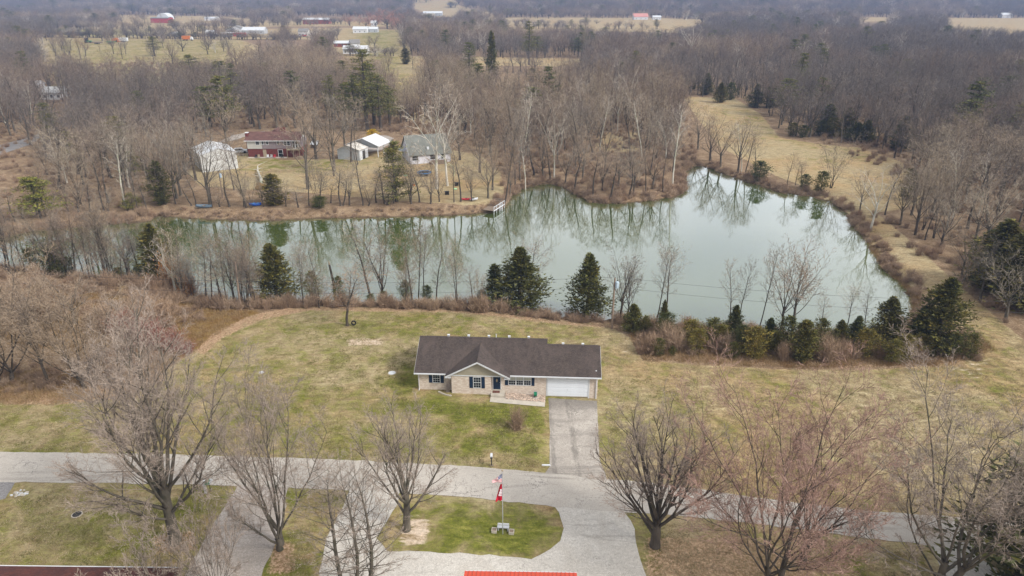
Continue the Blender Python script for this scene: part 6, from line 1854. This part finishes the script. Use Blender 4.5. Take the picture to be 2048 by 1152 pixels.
# dock
dx0, dy0, dz0 = P(986, 424)
e = empty('dock', (dx0, dy0, WATER_Z), 0, 'wooden dock with white railing at the corner of the far bank', 'dock')
A_ = Vector(plane_pt(966, 419.5, -.7)); B_ = Vector(plane_pt(985, 406, -.7)); C__ = Vector(plane_pt(1009, 409, -.7)); D_ = Vector(plane_pt(988, 422.5, -.7))
o2 = Vector((dx0, dy0))
A_, B_, C__, D_ = [p - o2 for p in (A_, B_, C__, D_)]
nb_ = 12
for i in range(nb_):
    t0, t1 = i / nb_, (i + .9) / nb_
    p = [A_.lerp(B_, t0), D_.lerp(C__, t0), D_.lerp(C__, t1), A_.lerp(B_, t1)]
    a = Acc(); a.face([(q.x, q.y, .85) for q in p]); a.face([(q.x, q.y, .77) for q in p][::-1])
    for k in range(4): q, r_ = p[k], p[(k + 1) % 4]; a.face([(q.x, q.y, .77), (r_.x, r_.y, .77), (r_.x, r_.y, .85), (q.x, q.y, .85)])
    a.build('plank', M['wood'], e)
a = Acc()
for k in range(5):
    q = D_.lerp(C__, k / 4); a.tube([(q.x, q.y, -1.5), (q.x, q.y, 1.75)], .06, 5)
a.tube([(D_.x, D_.y, 1.72), (C__.x, C__.y, 1.72)], .06, 5); a.tube([(D_.x, D_.y, .85), (C__.x, C__.y, .85)], .09, 5)
a.build('railing', M['white_paint'], e)
a = Acc(); q = D_.lerp(C__, .68); 
for s_ in (-.22, .22): a.tube([(q.x + s_, q.y, 1.9), (q.x + s_ + .1, q.y - .5, -.1)], .05, 5)
for k in range(5): a.tube([(q.x - .22 + .02 * k, q.y - .1 * k, 1.5 - .35 * k), (q.x + .22 + .02 * k, q.y - .1 * k, 1.5 - .35 * k)], .04, 5)
a.build('ladder', M['white_paint'], e)
a = Acc(); a.box(B_.x, C__.x - .3, B_.y + .05, B_.y + .5, 1.2, 1.3); a.box(B_.x, C__.x - .3, B_.y + .5, B_.y + .56, 1.3, 1.75); a.build('bench', M['wood'], e)

def hull(parent, L, W, H, mat, name='hull', open_=True):
    a = Acc(); n = 10; prev = None
    for i in range(n + 1):
        t = i / n; w = W / 2 * (sin(pi * min(max(t, .04), .96)) ** .55); x0 = -L / 2 + L * t; r = .12 * (abs(t - .5) * 2) ** 3
        row = [(x0, -w, H + r), (x0, -w * .75, H * .3 + r), (x0, 0, r), (x0, w * .75, H * .3 + r), (x0, w, H + r)]
        if prev:
            for k in range(4): a.face([prev[k], row[k], row[k + 1], prev[k + 1]])
            if not open_: a.face([prev[4], row[4], (x0, 0, H + r + .08), (prev[2][0], 0, H + .08 + r)]); a.face([prev[0], (prev[2][0], 0, H + .08 + r), (x0, 0, H + r + .08), row[0]])
            else: a.face([prev[1], prev[3], row[3], row[1]])
        prev = row
    return a.build(name, mat, parent, True)
qx, qy, qz = P(514, 433)
e = empty('small_boat', (qx, qy, qz + .1), radians(8), 'small bright blue boat pulled up on the far bank left of the olive cedar', 'boat')
hull(e, 2.6, 1.3, .5, M['blue_plastic'], open_=False); a = Acc(); a.box(-.5, -.15, -.55, .55, .5, .62); a.box(.35, .7, -.55, .55, .5, .62); a.build('seat', M['blue_metal'], e)
qx, qy, qz = P(408, 417)
e = empty('small_boat', (qx, qy, qz + .1), radians(-4), 'dull grey-blue boat lying in the brush below the white barn', 'boat')
hull(e, 3.6, 1.4, .5, simple('faded_blue_hull', (.16, .22, .28), .6)); a = Acc(); a.box(-.2, .2, -.6, .6, .35, .4); a.build('seat', M['wood'], e)
qx, qy, qz = P(934, 420)
e = empty('kayak', (qx, qy, qz + .15), radians(8), 'red kayak lying on the grass left of the dock', 'kayak')
hull(e, 2.4, .75, .35, M['red_plastic'], open_=False); a = Acc(); a.tube([(-.1, 0, .42), (-.1, 0, .46)], .25, 10); a.build('cockpit', M['black'], e)
qx, qy, qz = P(948, 424)
e = empty('paddle_boat', (qx, qy, qz + .1), radians(20), 'small white and red boat beside the red kayak', 'boat')
hull(e, 1.9, 1.1, .4, M['white_paint'], open_=False); a = Acc(); a.box(-.5, .1, -.25, .25, .48, .6); a.build('seat', M['black'], e); a = Acc(); a.box(-.9, -.5, -.4, .4, .48, .56); a.build('stern', M['red_plastic'], e)

# fallen white trunk with upturned roots
p0, p1 = P(523, 379), P(516, 337)
e = empty('fallen_tree', p0, 0, 'fallen white sycamore trunk with upturned root plate on the far lawn', 'fallen tree')
d_ = Vector((p1[0] - p0[0], p1[1] - p0[1], .5))
a = Acc(); a.tube([Vector((0, 0, .7)), d_ * .35 + Vector((.3, 0, .6)), d_ * .7 + Vector((-.2, 0, .5)), d_ + Vector((0, 0, .2))], [.42, .33, .24, .1], 7); a.build('trunk', M['bark_white'], e)
a = Acc()
for i in range(9): q = d_ * R.uniform(.45, 1); a.tube([q + Vector((0, 0, .5)), q + Vector((R.uniform(-3, 3), R.uniform(-1, 2.5), R.uniform(.2, 1.4)))], [.09, .02], 4)
a.build('branch', M['bark_white'], e)
a = Acc(); a.blob((0, -.3, .75), 1.05, (10, 6), 0, (1.3, .45, .9), .25, R); a.build('root_plate', simple('ochre_root_soil', (.30, .19, .07), .95, .3), e)
BRN = [(585, 334, 'brush pile of pale cut branches on the lawn below the maroon-roofed house'), (552, 345, 'spread of cut branches beside the fallen white trunk')]
for px, row, lb in BRN:
    qx, qy, qz = P(px, row); a = Acc()
    for i in range(60):
        x0, y0 = R.gauss(0, 1.8), R.gauss(0, .9); t = R.uniform(0, pi); l = R.uniform(.5, 1.6)
        a.tube([(x0, y0, R.uniform(0, .5)), (x0 + l * cos(t), y0 + l * sin(t), R.uniform(.1, .8))], .025, 3)
    tag(a.build('branch_pile', M['brush'], None, False, (qx, qy, qz)), lb, 'brush pile')

# ------------------------------------------------------------------ far farms
def far_house(name, label, px0, px1, row, eave, ridge, wall, roof, depth=9, rz=0.0, cat='house', nwin=3, gable_front=False):
    bx, by, bz = P((px0 + px1) / 2, row); Wd = width_m(by, bz, px1 - px0)
    e = empty(name, (bx, by, bz), rz, label, cat)
    h = Wd / 2
    a = Acc(); a.box(-h, h, 0, depth, -.5, eave)
    if gable_front: a.prism([(-h, eave), (h, eave), (0, ridge)], 'y', .02, depth - .02)
    else: a.prism([(.0, eave), (depth, eave), (depth / 2, ridge)], 'x', -h + .02, h - .02)
    a.build('wall', wall, e)
    a = Acc(); o_ = .5; s_ = (ridge - eave) / (h if gable_front else depth / 2)
    if gable_front: a.prism([(-h - o_, eave - s_ * o_), (0, ridge), (h + o_, eave - s_ * o_), (h + o_, eave - s_ * o_ + .25), (0, ridge + .25), (-h - o_, eave - s_ * o_ + .25)], 'y', -o_, depth + o_)
    else: a.prism([(-o_, eave - s_ * o_), (depth / 2, ridge), (depth + o_, eave - s_ * o_), (depth + o_, eave - s_ * o_ + .25), (depth / 2, ridge + .25), (-o_, eave - s_ * o_ + .25)], 'x', -h - o_, h + o_)
    a.build('roof', roof, e)
    for i in range(nwin):
        xx = -h + Wd * (i + .5) / nwin
        w_ = Acc(); w_.box(xx - .6, xx + .6, -.06, 0, .9, min(2.2, eave - .3)); f_ = w_.build('window', M['white_paint'], e)
        w_ = Acc(); w_.box(xx - .5, xx + .5, -.08, -.06, 1.0, min(2.1, eave - .4)); w_.build('pane', M['glass'], f_)
    return e
MW, MR = M['white_metal'], simple('barn_red', (.34, .035, .045), .7)
WS = simple('far_white_siding', (.66, .67, .70), .6, .05, .5)
GR_ = simple('far_grey_roof', (.20, .19, .18), .9, .15, .5)
RD_ = simple('far_red_brick', (.26, .085, .07), .9, .15, .5)
e = far_house('quonset_barn', 'distant red-sided barn with white rounded roof in the pale field', 302, 338, 46, 6.5, 8, MR, GR_, 16, 0, 'barn', 0)
a = Acc(); rr_ = 9.5; a.prism([(rr_ * cos(t * pi / 12) * 1.0 + 3, 5 + 8.5 * sin(t * pi / 12)) for t in range(13)], 'y', 5, 22); a.build('domed_roof', MW, e)
far_house('farmhouse', 'distant white ranch house at the top left field', 409, 436, 41, 3.2, 5.2, WS, MW, 9)
far_house('farmhouse', 'distant house with broad grey-brown hipped roof left of the long white one', 452, 492, 66, 3.2, 7.5, WS, GR_, 12, 0, 'house', 4, True)
far_house('farmhouse', 'distant small pale blue-white house left of the grey-roofed one', 412, 428, 72, 3.5, 5.5, WS, MW, 8)
far_house('trailer_home', 'distant white trailer home left of the red container', 444, 466, 72, 3, 3.6, WS, MW, 4, 0, 'trailer', 3)
far_house('metal_shed', 'distant long shed with bright white roof right of the red container', 484, 528, 68, 3.8, 6.8, M['dull_metal'], MW, 14, 0, 'shed', 4)
far_house('farmhouse', 'distant blue-white house with grey roof standing alone in the pale field', 597, 616, 72, 4.6, 7.2, WS, GR_, 10)
far_house('long_building', 'distant long red brick building with white roof', 606, 658, 48, 5.5, 7.5, RD_, MW, 16, 0, 'building', 6)
far_house('farmhouse', 'distant white farmhouse at the left of the green field', 706, 734, 66, 4.0, 6.5, WS, MW, 11)
far_house('metal_shed', 'distant white-roofed shed touching the white farmhouse in the green field', 733, 755, 65, 3.6, 5.8, M['dull_metal'], MW, 10, 0, 'shed', 2)
far_house('farmhouse', 'distant small white house among the russet trees', 742, 752, 52, 4, 6.5, WS, MW, 9, 0, 'house', 2)
far_house('metal_shed', 'distant grey shed with white end right of the red-roofed row', 702, 720, 95, 3.5, 6, WS, GR_, 9, .3, 'shed', 2)
far_house('farmhouse', 'distant low house with white roof streaks above the pine grove', 668, 702, 94, 3, 4.6, RD_, MW, 8)
far_house('metal_shed', 'distant broad white building just above the pine grove', 686, 734, 108, 3.4, 5.5, WS, MW, 11, 0, 'shed', 5)
far_house('farmhouse', 'distant pale farm building on the skyline field, upper one', 828, 868, 19, 6, 9, WS, simple('pale_cream_roof', (.6, .56, .47)), 18, 0, 'house', 4)
far_house('metal_shed', 'distant pale farm shed just below the skyline farm', 846, 884, 26, 5, 8, M['dull_metal'], MW, 15, 0, 'shed', 4)
far_house('barn', 'distant barn with pinkish rusty roof beyond the pale field', 1268, 1296, 39.5, 4.5, 9, WS, simple('rusty_pink_roof', (.52, .24, .21), .8, .2, .3), 18, 0, 'barn', 3)
far_house('farmhouse', 'distant small white house right of the pink-roofed barn', 1306, 1322, 39.5, 4, 6, WS, MW, 10)
far_house('farmhouse', 'distant white house at the far right of the skyline', 2004, 2024, 36, 5, 8, WS, MW, 12)
far_house('cottage', 'pale-roofed house half hidden in the wood at the left', 86, 124, 200, 3.0, 5.0, WS, simple('pale_grey_roof', (.42, .43, .44), .8), 9, .15, 'house', 3)
far_house('cottage', 'small pale roof deep in the wood at the far left', 64, 80, 181, 2.6, 4.0, WS, MW, 6, .15, 'house', 2)

def vehicle(name, label, cat, px, row, L, Hh, mat, kind):
    qx, qy, qz = P(px, row)
    e = empty(name, (qx, qy, qz), 0, label, cat)
    a = Acc(); W_ = 2.6
    if kind == 'tractor':
        a.prism([(-L / 2, .9), (L * .1, .9), (L / 2, 1.0), (L / 2, 2.0), (L * .1, 2.2), (-L / 2, 1.8)], 'y', -.6, .6); a.build('body', mat, e)
        a = Acc(); a.box(-L * .42, L * .02, -.8, .8, 2.0, Hh); a.build('cab', M['glass'], e)
        ws = ((-L * .25, 1.0), (L * .34, .7))
    elif kind == 'combine':
        a.prism([(-L / 2, 1.2), (L * .3, 1.2), (L * .36, Hh * .7), (L * .1, Hh), (-L / 2, Hh * .8)], 'y', -1.3, 1.3); a.build('body', mat, e)
        a = Acc(); a.prism([(L * .3, .2), (L / 2, .1), (L / 2, 1.0), (L * .3, 1.4)], 'y', -2.6, 2.6); a.build('header', mat, e)
        ws = ((L * .15, 1.0), (-L * .35, .6))
    elif kind == 'truck':
        a.box(-L / 2, L * .25, -1.25, 1.25, 1.1, Hh); a.build('body', mat, e)
        a = Acc(); a.prism([(L * .28, .8), (L / 2, .8), (L / 2, 1.7), (L * .42, Hh * .8), (L * .28, Hh * .8)], 'y', -1.1, 1.1); a.build('cab', M['white_paint'], e)
        ws = ((-L * .35, .55), (-L * .1, .55), (L * .38, .55))
    else:
        a.box(-L / 2, L / 2, -1.2, 1.2, .9, Hh); a.build('body', mat, e)
        ws = ((-L * .15, .5), (L * .1, .5))
    for wx, wr in ws:
        for sy in (-1.25, 1.25):
            w_ = Acc(); w_.tube([(wx, sy - .2, wr), (wx, sy + .2, wr)], wr, 12); w_.build('wheel', M['black'], e)
vehicle('tractor', 'distant green tractor at the far edge of the yellow-green field', 'tractor', 177, 86, 6.5, 4.2, M['green_paint'], 'tractor')
vehicle('farm_trailer', 'distant brown flat trailer right of the green tractor', 'trailer', 195, 88, 9, 2.0, M['wood'], 'trailer')
vehicle('farm_implement', 'distant low green farm implement left of the orange combine', 'farm machine', 223, 87, 7, 1.9, M['green_paint'], 'trailer')
vehicle('combine', 'distant orange combine harvester between green implement and white trailer', 'combine', 233, 84, 7, 3.6, M['orange'], 'combine')
vehicle('box_trailer', 'distant white box trailer right of the orange combine', 'trailer', 248, 84, 7.5, 3.8, M['white_paint'], 'trailer')
vehicle('dump_truck', 'distant orange truck at the right end of the yellow-green field', 'truck', 376, 81, 10, 4.2, M['orange'], 'truck')
vehicle('container', 'distant red container beside the broad grey roof', 'container', 480, 74, 13, 4.2, M['red_plastic'], 'trailer')
vehicle('box_truck', 'distant white truck left of the orange truck beyond the hedge', 'truck', 352, 71, 8, 3.8, M['white_paint'], 'truck')
vehicle('parked_car', 'distant red car by the lone blue-white house', 'car', 609, 73.5, 4.8, 1.9, M['red_plastic'], 'trailer')
qx, qy, qz = P(480, 306)
e = empty('parked_car', (qx, qy, qz), .3, 'white car half hidden behind the white barn', 'car')
a = Acc(); a.prism([(-2.2, .35), (2.2, .35), (2.2, .85), (1.2, .95), (.6, 1.45), (-1.2, 1.45), (-1.9, .95), (-2.2, .9)], 'y', -.85, .85); a.build('body', M['white_paint'], e)
a = Acc(); a.prism([(1.1, .97), (.56, 1.38), (-1.15, 1.38), (-1.7, .97)], 'y', -.87, .87); a.build('window', M['glass'], e)
for wx in (-1.4, 1.4):
    for sy in (-.8, .8): w_ = Acc(); w_.tube([(wx, sy - .12, .34), (wx, sy + .12, .34)], .34, 12); w_.build('wheel', M['black'], e)
# russet trees by the far farm, lone field trees
M['twig_russet'] = twig_mat('russet_twigs', [(.40, .17, .11), (.36, .19, .15)])
T, C = vase_tree(700, 18, 13, 4, 10, cf(CF_FAR, tw=.09), .3, 1, 52); P2('russet', T, C, 'bark_dark', 'twig_russet')
for px, row, top, wp in ((732, 58, 22, 40), (752, 56, 16, 44), (775, 58, 14, 56), (796, 60, 20, 44), (700, 52, 26, 30)):
    plant_px('bare_tree', 'russet', px, row, top, wp, 'big russet-crowned tree by the distant white houses', 'tree', 'russet trees by the distant farm')
for px, row, top, wp, k in ((750, 96, 64, 30, 'mid0'), (738, 98, 72, 24, 'mid1'), (826, 137, 100, 24, 'mid2'), (162, 118, 52, 26, 'mid1'), (245, 118, 66, 24, 'mid3'), (130, 110, 62, 26, 'mid2'), (318, 72, 38, 20, 'mid0'), (345, 78, 40, 22, 'mid2'),
                         (385, 74, 42, 20, 'mid1'), (205, 82, 42, 40, 'mid0'), (275, 74, 42, 26, 'mid3'), (295, 76, 44, 22, 'mid1'), (480, 60, 36, 22, 'mid2'), (410, 78, 36, 22, 'slim0'), (235, 76, 46, 20, 'mid2'),
                         (1380, 122, 44, 60, 'syc1'), (1235, 262, 132, 60, 'syc0'), (1257, 250, 130, 70, 'syc2'), (1314, 232, 142, 60, 'syc1'), (875, 160, 112, 30, 'syc0')):
    plant_px('bare_tree', k, px, row, top, wp, 'lone bare tree standing along the distant field edges', 'tree', 'lone trees of the distant fields')

# ------------------------------------------------------------------ air
hzm = bpy.data.materials.new('haze_air'); hzm.use_nodes = True
ht = hzm.node_tree; ht.nodes.clear()
ho = ht.nodes.new('ShaderNodeOutputMaterial'); hv = ht.nodes.new('ShaderNodeVolumePrincipled')
hv.inputs['Color'].default_value = (.33, .47, .80, 1); hv.inputs['Density'].default_value = .00023; hv.inputs['Anisotropy'].default_value = 0
ht.links.new(hv.outputs['Volume'], ho.inputs['Volume'])
a = Acc(); a.box(-4300, 4300, -70, 4700, -8, 175); tag(a.build('haze', hzm), kind='stuff')

relabel(NB, 'slender bare near-bank tree', [(-900, 'the left edge'), (321, 'the tall narrow cedar'), (400, 'the orange-leaved oaks'), (481, 'the leaning wooden pole'), (556, 'the cedar by the leaning pole'), (695, 'the swing tree'), (836, 'the house roof edge'), (1040, 'the broad cedar')])
relabel(NB2, 'thin bare tree before open water', [(0, 'the left edge'), (1224, 'the transformer pole'), (1400, 'the roundest bush'), (1506, 'the largest round bush'), (1602, 'the upright cedar')])
relabel(CB, 'small cedar behind the bush row', [(0, 'the left edge'), (1265, 'the small cedar at the pole'), (1392, 'the first round bush'), (1506, 'the largest round bush'), (1602, 'the upright cedar'), (1768, 'the pointed cedar')])
relabel(SH, 'pinkish leafless shrub in the cedar row', [(0, 'the left edge'), (1265, 'the small cedar at the pole'), (1392, 'the first round bush'), (1506, 'the largest round bush'), (1602, 'the upright cedar'), (1768, 'the pointed cedar')])
relabel(NE, 'small near-bank undergrowth evergreen', [(-900, 'the left edge'), (321, 'the tall narrow cedar'), (556, 'the cedar by the leaning pole'), (695, 'the swing tree'), (836, 'the house roof edge')])
relabel(FS, 'bare far-shore sapling', [(-900, 'the left edge'), (82, 'the yellow-green pine'), (328, 'the dark far-bank cedar'), (514, 'the bright blue boat'), (552, 'the olive cedar'), (795, 'the loose spruce'), (934, 'the red kayak')])
relabel(PB, 'bare tree on the wooded peninsula', [(0, 'the dock'), (1051, 'the thin pale tree'), (1108, 'the crooked white sycamore'), (1345, 'the white-trunked tip tree')])
relabel(RS, 'bare tree round the right cove', [(0, 'the dock'), (1345, 'the peninsula tip'), (1517, 'the waterline cedar'), (1640, 'the paired round cedars'), (1740, 'the pale dam tree'), (1868, 'the largest cedar')])
relabel(WG, 'dark cedar beyond the meadow', [(0, 'the house'), (1345, 'the peninsula tip'), (1545, 'the cedar bush at the wood edge'), (1660, 'the lone bank tree')])
relabel(SR, 'tangled reddish-brown scrub shrub', [(-900, 'the left edge'), (98, 'the two leaning stems'), (240, 'the many-stemmed tree')])
relabel(PG, 'dark green pine of the tall grove', [(0, 'the maroon-roofed house'), (712, 'the grey shed'), (745, 'the golden bush')])
relabel(WR, 'tall dark cedar beyond the dam', [(0, 'the dam path')])
relabel('russet trees by the distant farm', 'big russet tree by distant white houses', [(0, 'the long red building'), (745, 'the small white house')])
relabel('lone trees of the distant fields', 'bare tree of the distant fields', [(0, 'the left edge'), (177, 'the green tractor'), (248, 'the white trailer'), (376, 'the orange truck'), (658, 'the long red building'), (1058, 'the tall dark pine'), (1296, 'the pink-roofed barn')])
relabel(YT, 'bare yard tree across the pond', [(0, 'the left wood'), (430, 'the white barn'), (550, 'the fallen white trunk'), (640, 'the tin-roofed shelter'), (745, 'the golden bush'), (895, 'the sycamore pair')])
